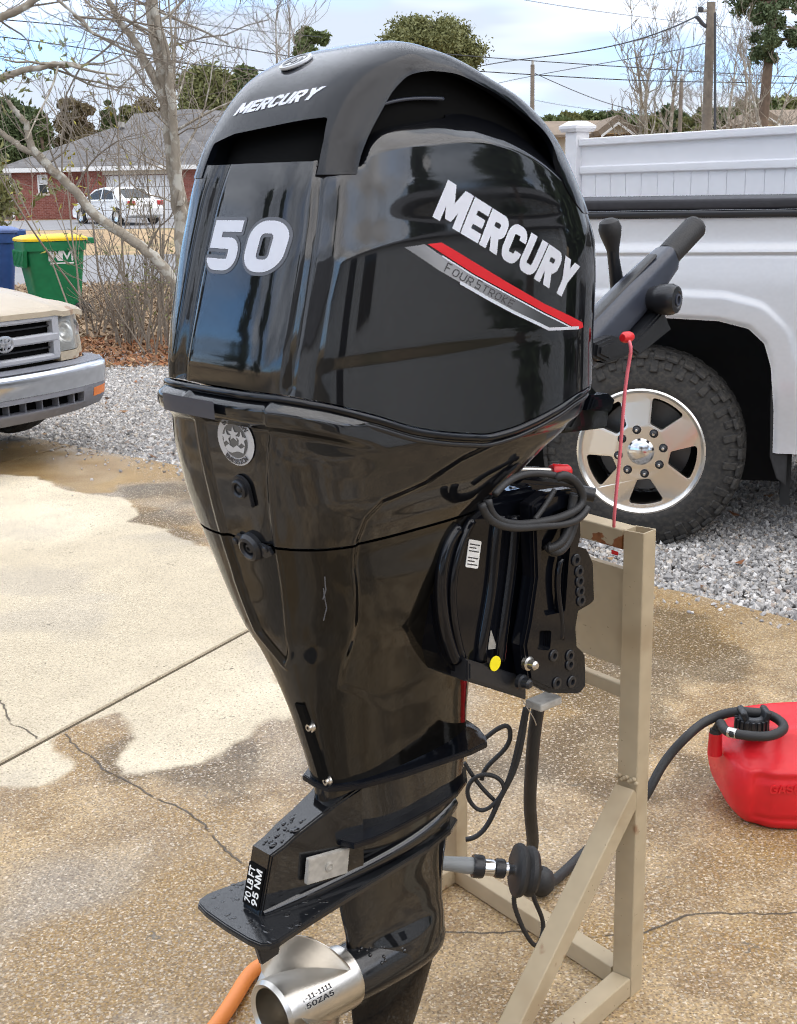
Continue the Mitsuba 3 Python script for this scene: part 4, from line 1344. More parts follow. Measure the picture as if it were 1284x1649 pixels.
obj('base_bar', beam4(LB + gap + [0, 0, .022], RB - gap + [0, 0, .022], .040, .040), TAN, stand, 25)
for B_, fl_ in ((RB, .56), (LB, .30)):
    obj('foot', beam4(B_ + SV * (TW / 2 + .002) + [0, 0, .021], B_ + SV * fl_ + [0, 0, .021], .040, .040), TAN, stand, 25)
bt = AT(1016, 1288, RB[1] - .02)
for B_, fl_ in ((RB, .46), (LB, .24)):
    hb = bt[2] + .012
    obj('brace', beam4(B_ + SV * (TW / 2 - .004) + [0, 0, hb], B_ + SV * fl_ + [0, 0, .046], .040, .040, zx), TAN, stand, 25)
# weld beads
wl = []
for k in range(9):
    a = k / 8
    wl.append(trimesh.creation.icosphere(1, .0045).apply_translation(RB + SV * (TW / 2 + .001) + zx * (a - .5) * .040 + [0, 0, hb + .028 + .004 * math.sin(k * 2.1)]))
obj('weld_bead', cat(wl), TAN, stand, True, kind='stuff')
# sticker corner on the bar
obj('torn_sticker', move(prism(sbox(0, 0, .016, .007), .001), frame(RB - gap * 1.2 - SU * .017 + nrm * .022 + [0, 0, ztop - .050], SU, (0, 0, 1), nrm)), REDP, stand, False)

# pink cord from the stop switch down to the stand
c0 = loc2w(kc)
cp = np.array([c0, AT(1016, 560, 2.16), AT(1014, 580, 2.165), AT(1008, 620, 2.17), AT(1002, 690, 2.18), AT(996, 760, 2.19), AT(990, 826, 2.20), AT(989, 848, 2.215)])
obj('lanyard_cord', tube(spline(cp, 60), .0030, 8), PINK, None, True, label='thin pinkish red cord hanging from the stop switch to the stand', cat='cord')

# ================================================================== FUEL CAN
can = thing('fuel_can', 'squat red plastic fuel can with a black hose coiled on top', 'fuel can')
CO = G(1300, 1338) + np.array([.13, .15, 0])


def rr(z, hx, hy, n=5, dx=0, dy=0, nt=140):
    t = np.linspace(0, 2 * PI, nt + 1)[:-1]
    c, s = np.cos(t), np.sin(t)
    return np.stack([dx + hx * np.sign(c) * abs(c) ** (2 / n), dy + hy * np.sign(s) * abs(s) ** (2 / n), np.full(nt, z)], -1)


def rings(keys, n):
    z = [k[0] for k in keys]
    p = PchipInterpolator(np.linspace(0, 1, len(z)), np.array(keys, float))
    return stack([rr(*p(u)) for u in np.linspace(0, 1, n)])


cm_ = rings([(.004, .255, .135, 5, 0, 0), (.002, .268, .145, 5, 0, 0), (.018, .288, .160, 5, 0, 0), (.05, .305, .166, 5, -.004, 0), (.10, .310, .168, 5.5, -.006, 0), (.150, .302, .164, 5.5, -.004, 0), (.166, .290, .150, 5, -.004, .004),
              (.182, .275, .126, 4.8, -.004, .012), (.202, .265, .108, 4.6, 0, .016), (.218, .250, .096, 4.4, 0, .018), (.226, .22, .075, 4, 0, .02), (.227, .12, .03, 3, 0, .02)], 80)
v = cm_.vertices.copy()
# moulded vertical recess near the left end, embossed panel on the front, saddle on top
lx = v[:, 0]
front = sstep(.05, -.10, v[:, 1])
v[:, 1] += front * .010 * np.exp(-((lx + .245) / .018) ** 2) * sstep(.21, .15, v[:, 2])
sdp = np.maximum(abs(lx + .13) - .128, abs(v[:, 2] - .085) - .052)
v[:, 1] += front * .005 * np.exp(-((sdp) / .007) ** 2)
v[:, 2] -= .014 * np.exp(-((lx + .19) / .045) ** 2 - ((v[:, 1] - .03) / .06) ** 2) * sstep(.2, .25, v[:, 2])
cm_ = trimesh.Trimesh(v, cm_.faces, process=False)
CM = np.eye(4)
CM[:3, 3] = CO
cm_ = move(cm_, CM)
obj('tank', cm_, REDCAN, can, True)
gl = meshkit.text_mesh('GASOLINE', .020, .003, True)
obj('embossed_lettering', move(gl, frame(CO + [-.232, -.1685, .108], (1, 0, 0), (0, 0, 1), (0, -1, 0))), REDCAN, can, 20)
nk = AT(1153, 1178, CO[1] - .03)
obj('outlet_neck', lathe([(0, -.06), (.018, -.06), (.016, -.004), (.012, 0), (0, 0)], 20).apply_translation(nk), REDCAN, can, 30)
obj('outlet_collar', lathe([(0, -.012), (.014, -.012), (.0155, -.004), (.014, .006), (0, .008)], 20).apply_translation(nk), RUBBER, can, 30)
cc = G(1211, 1166, .238)
capk = obj('filler_cap', lathe([(0, -.03), (.034, -.03), (.037, -.02), (.036, .012), (.031, .022), (.020, .024), (.018, .016), (0, .016)], 40).apply_translation(cc), PLASTIC, can, 30, label='ribbed black filler cap')
for k in range(18):
    a = 2 * PI * k / 18
    obj('cap_rib', move(rbox(-.004, .005, -.0035, .0035, -.026, .018, .0015, 6), trimesh.transformations.translation_matrix(cc + [.036 * math.cos(a), .036 * math.sin(a), 0]) @ trimesh.transformations.rotation_matrix(a, [0, 0, 1])), PLASTIC, capk, 30)
for s_ in (-1, 1):
    obj('cap_lug', move(rbox(-.008, .008, -.026, .026, .012, .042, .005), trimesh.transformations.translation_matrix(cc + [s_ * .016 + .004, 0, 0]) @ trimesh.transformations.rotation_matrix(.35 * s_, [0, 1, 0])), PLASTIC, capk, 30)

# fuel line with its priming bulb
fl = thing('fuel_line', 'black rubber fuel line with a round primer bulb between motor and red can', 'fuel hose')
Yb = 2.36
bulb = G(872, 1419, .036)
p1 = [AT(868, 1135, 2.27), AT(861, 1180, 2.29), AT(856, 1240, 2.32), AT(854, 1300, 2.37), AT(858, 1360, 2.46), bulb + [-.012, 0, .035], bulb + [0, 0, .01]]
obj('riser_hose', tube(spline(p1, 60), .0128, 12), RUBBER, fl, True)
bm_ = lathe([(0, -.030), (.018, -.028), (.028, -.014), (.0305, .002), (.026, .018), (.016, .028), (0, .030)], 28)
obj('primer_bulb', bm_.apply_translation(bulb), RUBBER, fl, True)
p2 = [bulb + [.02, .012, -.012], G(900, 1412, .014), G(945, 1370, .014), G(1000, 1325, .014), AT(1036, 1288, 2.86), AT(1060, 1245, 2.88), AT(1084, 1210, 2.90), AT(1110, 1183, 2.91), AT(1145, 1158, 2.92), AT(1180, 1147, 2.94), AT(1212, 1148, 2.99), AT(1243, 1153, 2.98), AT(1261, 1166, 2.94), AT(1255, 1180, 2.90), AT(1232, 1185, 2.88), AT(1200, 1182, 2.88), AT(1170, 1176, 2.89), nk + [.006, 0, .012], nk]
for k_, (a_, b_) in enumerate([(1145, 1158), (1180, 1147), (1212, 1147), (1243, 1153), (1261, 1166), (1255, 1180), (1232, 1186), (1200, 1184), (1172, 1178)]):
    p2[8 + k_] = G(a_, b_, [.235, .255, .262, .255, .248, .246, .246, .246, .244][k_])
p2 = np.array(p2)
obj('supply_hose', tube(spline(p2, 160), .0115, 12), RUBBER, fl, True)
obj('hose_clamp', tube(spline([G(1174, 1179, .244), G(1188, 1182, .2455)], 4), .0128, 14), STEEL, fl, 30)

# flushing adapter behind the gearcase and the orange garden hose that feeds it
fa = thing('flush_adapter', 'grey and chrome hose adapter with a black rubber cup, beside the gearcase', 'hose adapter')
FY = 2.16
a0, a1 = AT(690, 1388, FY), AT(862, 1404, FY + .025)
ad = (a1 - a0) / np.linalg.norm(a1 - a0)
ax_ = np.cross(ad, [0, 0, 1])
ax_ /= np.linalg.norm(ax_)
AF = frame(a0, ax_, np.cross(ad, ax_), ad)
AL = np.linalg.norm(a1 - a0)


def seg(prof, m, name, n=28):
    return obj(name, move(lathe([(r, h * AL) for r, h in prof], n), AF), m, fa, 30)


seg([(0, -.25), (.0135, -.25), (.0125, .12), (.0155, .36), (.0155, .41), (0, .41)], GREYPIPE, 'grey_pipe')
seg([(0, .41), (.0205, .41), (.0215, .43), (.0215, .49), (.020, .51), (0, .51)], PLASTIC, 'coupling')
seg([(0, .51), (.0155, .51), (.0155, .60), (.0135, .62), (0, .62)], CHROME, 'chrome_ferrule')
seg([(0, .62), (.017, .62), (.018, .64), (.018, .70), (.016, .71), (0, .71)], PLASTIC, 'coupling')
seg([(0, .71), (.0115, .71), (.0125, .74), (.009, .77), (.009, .81), (0, .81)], CHROME, 'chrome_ferrule')
seg([(0, .80), (.038, .79), (.047, .81), (.050, .84), (.048, .87), (.042, .90), (.046, .93), (.046, .97), (.040, 1.0), (0, .99)], RUBBER, 'rubber_cup', 40)
q = [AT(838, 1425, FY + .02), AT(828, 1450, FY + .02), AT(836, 1480, FY + .02), AT(852, 1512, FY + .03), AT(866, 1522, FY + .04), AT(873, 1508, FY + .05), AT(870, 1470, FY + .05), AT(858, 1430, FY + .04)]
obj('wire_loop', tube(spline(q, 60), .0045, 8), RUBBER, fa, True)
gh = [G(250, 1760, .016), G(345, 1655, .016), G(385, 1595, .016), G(424, 1554, .016), G(475, 1548, .016), G(565, 1536, .016), G(640, 1490, .02), G(676, 1425, .06), a0 - ad * .06 + [0, 0, -.01], a0 - ad * .02]
obj('garden_hose', tube(spline(gh, 80), .0148, 14), ORANGE, None, True, label='orange garden hose lying on the concrete under the propeller', cat='hose')

# ================================================================== SILVER PICKUP (right)
SILVERP = mat('silver_paint', pri(speck((0.51, 0.52, 0.54), 0.03, 90, 3), 0.22, specular=0.5, clearcoat=0.8, clearcoat_gloss=0.92, metallic=0.15))
GLASSD = mat('tinted_glass', pri((0.012, 0.014, 0.014), 0.04, specular=0.6))
TONN = mat('bed_cover', pri(speck((0.032, 0.032, 0.037), 0.15, 60, 5), 0.6, specular=0.25))
LINER = mat('wheel_liner', pri((0.012, 0.012, 0.012), 0.8))


def tyre_col(p, n, uv):
    a = fbm(p.x * 80, p.y * 80, p.z * 80, 3)
    return mix((0.030, 0.029, 0.028), (0.055, 0.050, 0.043), smoothstep(0.35, 0.8, a))


TYRE = mat('tyre_rubber', pri(proc(tyre_col), 0.75, specular=0.3))
ALLOY = mat('polished_alloy', pri((0.84, 0.81, 0.76), 0.24, metallic=1.0))
ALLOYD = mat('dark_alloy', pri((0.10, 0.10, 0.10), 0.4, metallic=0.8))


def arc_pts(r, a0, a1, n):
    return [(r * math.cos(a), r * math.sin(a)) for a in np.linspace(a0, a1, n)]


def make_wheel(parent, M, R=.432, rim=.268, wid=.30, spokes=True):
    """Wheel in its own axes: axle along z, outer face towards +z."""
    w = key_for('wheel', parent)
    prof = [(rim - .012, -wid / 2), (rim + .03, -wid / 2 - .006), (R - .05, -wid / 2 + .004), (R - .014, -wid / 2 + .035), (R - .012, wid / 2 - .035), (R - .05, wid / 2 - .004), (rim + .035, wid / 2 + .008), (rim + .012, wid / 2 + .004), (rim - .012, wid / 2 - .01), (rim - .012, -wid / 2)]
    obj('tyre', move(lathe(prof, 72), M), TYRE, w, 35)
    tr = []
    n = 40
    for k in range(n):
        a = 2 * PI * k / n
        for zz, da, hl in ((wid / 2 - .040, 0, .042), (wid / 2 - .115, .5, .034), (-wid / 2 + .04, .5, .042), (0 - .02, 0, .03)):
            b = rbox(-.016, .0005, -.0235, .0235, -hl, hl, .004, 4)
            if hl > .04:
                vv = b.vertices.copy()
                o = np.clip((abs(vv[:, 2]) - .006) / .036, 0, 1) * (np.sign(vv[:, 2]) == np.sign(zz))
                vv[:, 0] -= o * .018
                b = trimesh.Trimesh(vv, b.faces, process=False)
            ang = a + 2 * PI / n * da
            tr.append(move(b, trimesh.transformations.rotation_matrix(ang + .0, [0, 0, 1]) @ trimesh.transformations.translation_matrix([R, 0, zz]) @ trimesh.transformations.rotation_matrix(.12 * (1 if k % 2 else -1), [1, 0, 0])))
            if hl > .04 and zz > 0:      # side lugs on the shoulder
                s = rbox(-.045 - .02 * (k % 2), 0, -.016, .016, -.010, .006, .003, 4)
                tr.append(move(s, trimesh.transformations.rotation_matrix(ang + .03, [0, 0, 1]) @ trimesh.transformations.translation_matrix([R - .026, 0, wid / 2 - .017]) @ trimesh.transformations.rotation_matrix(.42, [0, 1, 0])))
    obj('tread', move(cat(tr), M), TYRE, w, 25, kind='stuff')
    zf = wid / 2 - .005
    obj('rim_barrel', move(lathe([(rim - .012, -wid / 2 + .01), (rim - .002, zf - .014), (rim + .004, zf + .004), (rim - .004, zf + .008), (rim - .016, zf - .004), (rim - .022, zf - .05), (rim - .03, -wid / 2 + .02), (rim - .012, -wid / 2 + .01)], 72), M), ALLOY, w, 30)
    obj('brake_disc', move(lathe([(0, -.06), (.20, -.06), (.20, -.03), (.10, -.02), (0, -.02)], 40), M), ALLOYD, w, 30)
    face = Point(0, 0).buffer(rim - .008, 40)
    holes = []
    for k in range(5):
        a = PI / 2 + 2 * PI * k / 5 + PI / 5 + .12
        d = .22
        pts = arc_pts(rim - .034, a - .33, a + .33, 10) + [(.125 * math.cos(a + d), .125 * math.sin(a + d)), (.125 * math.cos(a - d), .125 * math.sin(a - d))]
        holes.append(Polygon(pts).buffer(-.012).buffer(.012, 6))
    fm = bprism(face.difference(unary_union(holes)), .045, .008)
    fm.apply_translation((0, 0, zf - .052))
    v = fm.vertices.copy()
    rad = np.hypot(v[:, 0], v[:, 1])
    v[:, 2] += -.010 * sstep(.12, .23, rad) + .006 * sstep(.14, .08, rad)
    obj('spokes', move(trimesh.Trimesh(v, fm.faces, process=False), M), ALLOY, w, 25)
    obj('hub_cap', move(lathe([(0, zf + .02), (.030, zf + .018), (.050, zf + .008), (.058, zf - .006), (.072, zf - .010), (.074, zf - .03), (0, zf - .03)][::-1], 40), M), CHROME, w, 30)
    for k in range(8):
        a = 2 * PI * k / 8 + .2
        obj('lug_nut', move(lathe([(0, zf - .02), (.019, zf - .02), (.019, zf - .004), (.0135, zf - .003), (.0135, zf + .014), (.008, zf + .018), (0, zf + .018)], 14), M @ trimesh.transformations.translation_matrix([.096 * math.cos(a), .096 * math.sin(a), 0])), PLASTIC if k % 2 < 2 else CHROME, w, 30)
        obj('lug_tip', move(lathe([(0, zf + .018), (.007, zf + .018), (.005, zf + .024), (0, zf + .024)], 10), M @ trimesh.transformations.translation_matrix([.096 * math.cos(a), .096 * math.sin(a), 0])), CHROME, w, 30)
    return w


TS = np.array([.9613, -.2756, 0])
TN = np.array([-.2756, -.9613, 0])        # out of the flank, towards the camera
TO = G(1070, 884, -.03)
WC = TO + np.array([-.115, 0, 0])
TRK = frame(WC, TS, (0, 0, 1), TN)      # local: a along the truck to its front, b up, c out of the flank
trk = thing('silver_pickup', 'silver pickup with a black bed cover and chunky muddy tyre, parked on the gravel', 'pickup')
ARCHP = Polygon([(-.60, .1), (-.57, .62), (-.53, .83), (-.46, .94), (-.34, .985), (0, 1.0), (.30, .985), (.42, .955), (.485, .895), (.515, .80), (.535, .62), (.55, .1)]).buffer(-.03).buffer(.03)
S_, Zb = np.meshgrid(np.linspace(-1.35, .93, 300), np.linspace(.44, 1.395, 150))
sdA = sdf_poly(S_, Zb, np.asarray(ARCHP.exterior.coords)[:-1])


def flank(S, Z, sd=None):
    c = -.05 * sstep(.9, 1.38, Z) ** 2 - .03 * sstep(.75, .44, Z)
    c = c + .012 * sstep(1.245, 1.262, Z) - .012 * sstep(1.262, 1.30, Z) - .006 * np.exp(-((Z - 1.25) / .006) ** 2)
    if sd is not None:
        c = c + .010 * sstep(.125, .09, sd) * sstep(1.19, 1.08, Z) - .012 * sstep(.02, .0, sd)
    return c


Cb = flank(S_, Zb, sdA)
ny, nx = S_.shape
Pf = np.stack([S_, Zb, Cb], -1).reshape(-1, 3)
Pk = np.stack([S_, Zb, Cb * 0 - .16], -1).reshape(-1, 3)
i, j = np.meshgrid(np.arange(ny - 1), np.arange(nx - 1), indexing='ij')
q = np.stack([i * nx + j, i * nx + j + 1, (i + 1) * nx + j + 1, (i + 1) * nx + j], -1).reshape(-1, 4)
bord = [(0, j) for j in range(nx)] + [(i, nx - 1) for i in range(1, ny)] + [(ny - 1, j) for j in range(nx - 2, -1, -1)] + [(i, 0) for i in range(ny - 2, 0, -1)]
b = np.array([i * nx + j for i, j in bord])
N = nx * ny
F = np.vstack([q, q[:, ::-1] + N, np.c_[np.roll(b, -1), b, b + N, np.roll(b, -1) + N]])
sidem = trimesh.Trimesh(np.vstack([Pf, Pk]), np.vstack([F[:, [0, 1, 2]], F[:, [0, 2, 3]]]), process=False)
ap = prism(ARCHP, .6)
ap.apply_translation((0, 0, -.4))
bed = from_man(to_man(sidem) - to_man(ap))
obj('bed_side', move(bed, TRK), SILVERP, trk, 30, label='silver bed side with a squared wheel arch')
obj('wheel_liner', move(cat([bx(-.66, .62, .2, 1.03, -.62, -.58), bx(-.66, -.62, .2, 1.03, -.58, -.12), bx(.58, .62, .2, 1.03, -.58, -.12), bx(-.66, .62, 1.0, 1.03, -.58, -.12)]), TRK), LINER, trk, False)
obj('bed_floor', move(bx(-1.33, .92, .60, 1.36, -1.86, -.64), TRK), LINER, trk, False)
fl_ = sidem.copy()
fl_ = trimesh.Trimesh(fl_.vertices * [1, 1, -1] + [0, 0, -1.92], fl_.faces[:, ::-1], process=False)
obj('bed_side', move(fl_, TRK), SILVERP, trk, 30)
obj('tailgate', move(rbox(-1.40, -1.352, .55, 1.37, -1.86, -.06, .015), TRK), SILVERP, trk, 30)
obj('bumper', move(rbox(-1.58, -1.42, .44, .66, -1.86, -.06, .04), TRK), CHROME, trk, 30)
obj('bed_rail', move(rbox(-1.36, .94, 1.397, 1.425, -.16, -.035, .008), TRK), PLASTIC, trk, 30)
obj('bed_cover', move(rbox(-1.36, .94, 1.428, 1.472, -1.86, -.050, .012), TRK), TONN, trk, 30, label='flat dark bed cover')
fp_ = np.array([(.56, .74), (.60, .50), (.60, .30), (.56, .33), (.53, .42), (.52, .70)])
obj('mud_flap', move(bprism(Polygon(fp_), .16, .006), TRK @ trimesh.transformations.translation_matrix([0, 0, -.20])), RUBBER, trk, 30)
WM = TRK @ trimesh.transformations.translation_matrix([.0, .428, -.155])
make_wheel(trk, WM)
make_wheel(trk, TRK @ trimesh.transformations.translation_matrix([3.85, .428, -.155]))
for a_ in (0, 3.85):
    obj('axle', move(cyl((a_, .428, -.25), (a_, .428, -1.7), .05, 14), TRK), LINER, trk, 30)
cabp = [(.97, .46), (3.28, .46), (3.28, 1.0), (3.36, 1.02), (3.42, .98), (4.3, .98), (4.36, .6), (4.75, .6), (4.78, 1.02), (4.62, 1.16), (3.55, 1.30), (2.98, 1.86), (2.75, 1.93), (1.45, 1.95), (1.12, 1.88), (1.0, 1.42), (.97, 1.2)]
cabm = bprism(Polygon(cabp).buffer(-.03).buffer(.03), 1.84, .03)
vv = cabm.vertices.copy()
vv[:, 2] -= 1.88
k = np.clip((vv[:, 1] - 1.25) / .7, 0, 1)
vv[:, 2] = -.96 + (vv[:, 2] + .96) * (1 - .17 * k)
obj('cab', move(trimesh.Trimesh(vv, cabm.faces, process=False), TRK), SILVERP, trk, 30)
for a, b_ in ((1.16, 1.95), (2.08, 3.02)):
    wpz = [(a, 1.36), (b_ + .28 * (b_ > 2.5), 1.36), (b_ - .12 * (b_ > 2.5), 1.80), (a + .06, 1.82)]
    wm_ = bprism(Polygon(wpz).buffer(-.05).buffer(.05, 6), .03, .006)
    vv = wm_.vertices.copy()
    vv[:, 2] += -.055 - .155 * np.clip((vv[:, 1] - 1.25) / .7, 0, 1) + .008
    obj('side_window', move(trimesh.Trimesh(vv, wm_.faces, process=False), TRK), GLASSD, trk, 30)

# ================================================================== TAN PICKUP (left)
def tan_car(p, n, uv):
    a = fbm(p.x * 6, p.y * 6, p.z * 6, 4)
    c = mix((0.36, 0.30, 0.215), (0.44, 0.375, 0.28), a)
    r = smoothstep(0.66, 0.72, fbm(p.x * 7 + 3.2, p.y * 7 + 1.3, p.z * 7, 3))
    return mix(c, (0.22, 0.10, 0.05), r * 0.6)


TANP = mat('faded_tan_paint', pri(proc(tan_car), 0.32, specular=0.45, clearcoat=0.4, clearcoat_gloss=0.8))
CHROMEW = mat('worn_chrome', pri(speck((0.80, 0.82, 0.85), 0.10, 30, 5), 0.13, metallic=1.0))
SILVPL = mat('silver_plastic', pri((0.42, 0.43, 0.46), 0.4, metallic=0.3))
GREYPL = mat('grey_valance', pri(speck((0.17, 0.175, 0.20), 0.1, 30, 5), 0.5))
scene['mat_cloudy_lens'] = pri((0.93, 0.93, 0.86), 0.16, specular=0.5, spec_trans=0.8)
LENS = 'mat_cloudy_lens'
DOORW0 = mat('bulb_white', pri((0.7, 0.7, 0.65), 0.3))
AMBER = mat('amber_lens', pri((0.72, 0.20, 0.04), 0.25, specular=0.5))
tp_ = thing('tan_pickup', 'faded tan old pickup with chrome bumper and cloudy headlight, nose towards the driveway', 'pickup')
PA = math.radians(57)
PL = np.array([math.cos(PA), math.sin(PA), 0])        # across, towards the photograph's right
PFW = np.array([math.sin(PA), -math.cos(PA), 0])      # out of the nose
PO = np.array([AT(6, 600, 7.15)[0], 7.15, .05])
PK = frame(PO, PL, (0, 0, 1), PFW)                     # local: a across, b up, c out of the nose
# hood and nose: heightfield over (a, c)
A_, C_ = np.meshgrid(np.linspace(-.80, .80, 65), np.linspace(-1.10, .02, 40))
fr = 1 - .10 * (A_ / .8) ** 2 - .08 * sstep(.5, .8, abs(A_))
hood_edge = .0 - .13 * (abs(A_) / .8) ** 2.2 - .09 * sstep(.52, .80, abs(A_))
Cc = C_ + (hood_edge) * sstep(-.9, .0, C_)
Hh = .80 + .165 * np.clip(-(C_ - .02) / 1.1, 0, 1) ** .6 - .035 * (abs(A_) / .8) ** 4 + .03 * sstep(.3, .7, abs(A_)) * sstep(-.4, 0, C_) + .018 * sstep(.50, .40, abs(A_)) - .02 * (abs(A_) / .8) ** 2
top_ = np.stack([A_, Hh, Cc], -1)
bot_ = top_ * [1, 0, 1] + [0, .60, 0]
n0, n1 = A_.shape
i, j = np.meshgrid(np.arange(n0 - 1), np.arange(n1 - 1), indexing='ij')
q = np.stack([i * n1 + j, i * n1 + j + 1, (i + 1) * n1 + j + 1, (i + 1) * n1 + j], -1).reshape(-1, 4)
bord = [(0, j) for j in range(n1)] + [(i, n1 - 1) for i in range(1, n0)] + [(n0 - 1, j) for j in range(n1 - 2, -1, -1)] + [(i, 0) for i in range(n0 - 2, 0, -1)]
b = np.array([i * n1 + j for i, j in bord])
N = n0 * n1


def skirt(topv, drop):
    bt_ = topv.reshape(-1, 3).copy()
    bt_[:, 1] -= drop
    F = np.vstack([q, q[:, ::-1] + N, np.c_[np.roll(b, -1), b, b + N, np.roll(b, -1) + N]])
    return trimesh.Trimesh(np.vstack([topv.reshape(-1, 3), bt_]), np.vstack([F[:, [0, 1, 2]], F[:, [0, 2, 3]]]), process=False)


hd = skirt(top_, .03)
obj('hood', move(hd, PK), TANP, tp_, 35, label='faded tan hood with a rust scrape')
obj('rust_scrape', move(prism(Polygon([(.33, -.26), (.36, -.26), (.40, -.11), (.385, -.10)]).buffer(.004), .003), PK @ np.array([[1, 0, 0, 0], [0, 0, 1, .846], [0, 1, 0, 0], [0, 0, 0, 1.0]]) @ np.eye(4)), RUSTY, tp_, False)
# nose panel strip under the hood edge, between grille and headlamps


def nose_c(a):
    return -.13 * (abs(a) / .8) ** 2.2


def curved_bar(a0, a1, z0, z1, dep, off, n=28, r=.01, drop=0.0):
    """A bar that follows the bowed nose."""
    out = []
    aa = np.linspace(a0, a1, n)
    for x0, x1 in zip(aa[:-1], aa[1:]):
        pts = []
        for x in (x0, x1):
            c = nose_c(x) + off
            dz = -drop * (abs(x) / .8) ** 2
            pts += [(x, z0 + r + dz, c), (x, z1 - r + dz, c), (x, z0 + dz, c - r), (x, z1 + dz, c - r), (x, z0 + dz, c - dep), (x, z1 + dz, c - dep)]
        out.append(hull_of(pts))
    M = m3.Manifold.batch_boolean([to_man(o) for o in out], m3.OpType.Add)
    return from_man(M)


gk = key_for('grille', tp_)
obj('backing', move(curved_bar(-.43, .43, .545, .775, .02, -.045), PK), CAVITY, gk, 30)
obj('surround', move(curved_bar(-.44, .44, .758, .794, .05, .012), PK), SILVPL, gk, 35)
obj('surround', move(curved_bar(-.44, .44, .535, .572, .05, .010), PK), SILVPL, gk, 35)
obj('cross_bar', move(curved_bar(-.43, .43, .640, .690, .04, .016), PK), SILVPL, gk, 35)
for s_ in (-1, 1):
    obj('surround_end', move(curved_bar(.415 * s_ - .025, .415 * s_ + .03, .55, .79, .045, .011, 4), PK), SILVPL, gk, 35)
for z in (.605, .728):
    obj('slat', move(curved_bar(-.42, .42, z - .006, z + .006, .02, -.018), PK), PLASTIC, gk, 35)
el = lambda rx, ry, w: Point(0, 0).buffer(1, 24)
ring_e = lambda rx, ry, w: affinity.scale(Point(0, 0).buffer(1, 24), rx, ry).difference(affinity.scale(Point(0, 0).buffer(1, 24), rx - w, ry - w))
emb_ = unary_union([ring_e(.066, .046, .009), affinity.translate(ring_e(.046, .019, .007), 0, .020), ring_e(.020, .044, .007)])
obj('emblem', move(bprism(emb_.buffer(.0005), .014, .002), PK @ trimesh.transformations.translation_matrix([0, .664, .018])), CHROME, gk, 30, label='chrome emblem of three joined ovals')
# headlamps, corner panels, fenders
for s_ in (1, -1):
    pts = []
    for a in np.linspace(.450, .81, 11):
        c = nose_c(a) - .11 * sstep(.58, .82, a)
        zt = .788 + .030 * (a - .465) / .3 - .02 * sstep(.72, .80, a)
        pts.append([(s_ * a, zt, c - .035), (s_ * a, .575, c + .006), (s_ * a, zt, c - .14), (s_ * a, .575, c - .14)])
    hm = m3.Manifold.batch_boolean([to_man(hull_of(pts[k] + pts[k + 1])) for k in range(10)], m3.OpType.Add)
    hk = obj('headlight', move(from_man(hm), PK), LENS, tp_, 40, label='cloudy yellowed headlight' if s_ > 0 else None)
    for a_, r_ in ((.54, .075), (.70, .06)):
        bw_ = lathe([(0, -.075), (r_ * .5, -.065), (r_ * .85, -.04), (r_, -.012), (r_ * .97, -.012), (r_ * .8, -.042), (r_ * .45, -.062), (0, -.068)], 28)
        obj('reflector', move(bw_, PK @ trimesh.transformations.translation_matrix([s_ * a_, .678, nose_c(a_) - .11 * sstep(.58, .82, a_) - .03])), CHROME, hk, 40)
        obj('bulb', move(trimesh.creation.icosphere(2, .014), PK @ trimesh.transformations.translation_matrix([s_ * a_, .678, nose_c(a_) - .11 * sstep(.58, .82, a_) - .06])), AMBER if a_ > .6 else DOORW0, hk, True)
    fpts = []
    for a in np.linspace(.45, .84, 12):
        c = nose_c(a) - .13 * sstep(.58, .84, a) + .004
        fpts.append([(s_ * a, .570, c), (s_ * a, .520, c + .004), (s_ * a, .570, c - .1), (s_ * a, .520, c - .1)])
    fm_ = m3.Manifold.batch_boolean([to_man(hull_of(fpts[k] + fpts[k + 1])) for k in range(11)], m3.OpType.Add)
    obj('lamp_panel', move(from_man(fm_), PK), TANP, tp_, 40)
    fd = []
    for c in np.linspace(-2.3, -.25, 20):
        zt = .80 + .155 * np.clip(-(c + .1) / 1.1, 0, 1) ** .55 - .07
        bul = .80 + .05 * math.exp(-((c + .78) / .42) ** 2) - .03 * sstep(-.4, -.13, c)
        fd.append([(s_ * .775, zt, c), (s_ * bul, zt - .09, c), (s_ * bul, .52, c), (s_ * .70, .52, c), (s_ * .70, zt, c)])
    fm_ = m3.Manifold.batch_boolean([to_man(hull_of(fd[k] + fd[k + 1])) for k in range(19)], m3.OpType.Add)
    well = from_man(m3.Manifold.cylinder(.5, .43, .43, 40).translate((0, 0, -.25)))
    well = move(well, frame((s_ * .78, .33, -.80), (0, 0, 1), (0, 1, 0), (1, 0, 0)))
    obj('fender', move(from_man(fm_ - to_man(well)), PK), TANP, tp_, 35)
# bumper: chrome upper face, grey valance below


def bump_c(a):
    return .13 - .16 * (abs(a) / .85) ** 2.6 - .10 * sstep(.72, .88, abs(a))


def bar2(a0, a1, prof, n=44, up=0.0):
    """prof: (height, outward) polygon swept along the bumper."""
    R_ = []
    for a in np.linspace(a0, a1, n):
        c = bump_c(a)
        R_.append(np.array([(a, h + up * (abs(a) / .85) ** 2, c + o) for h, o in prof]))
    return stack(R_)


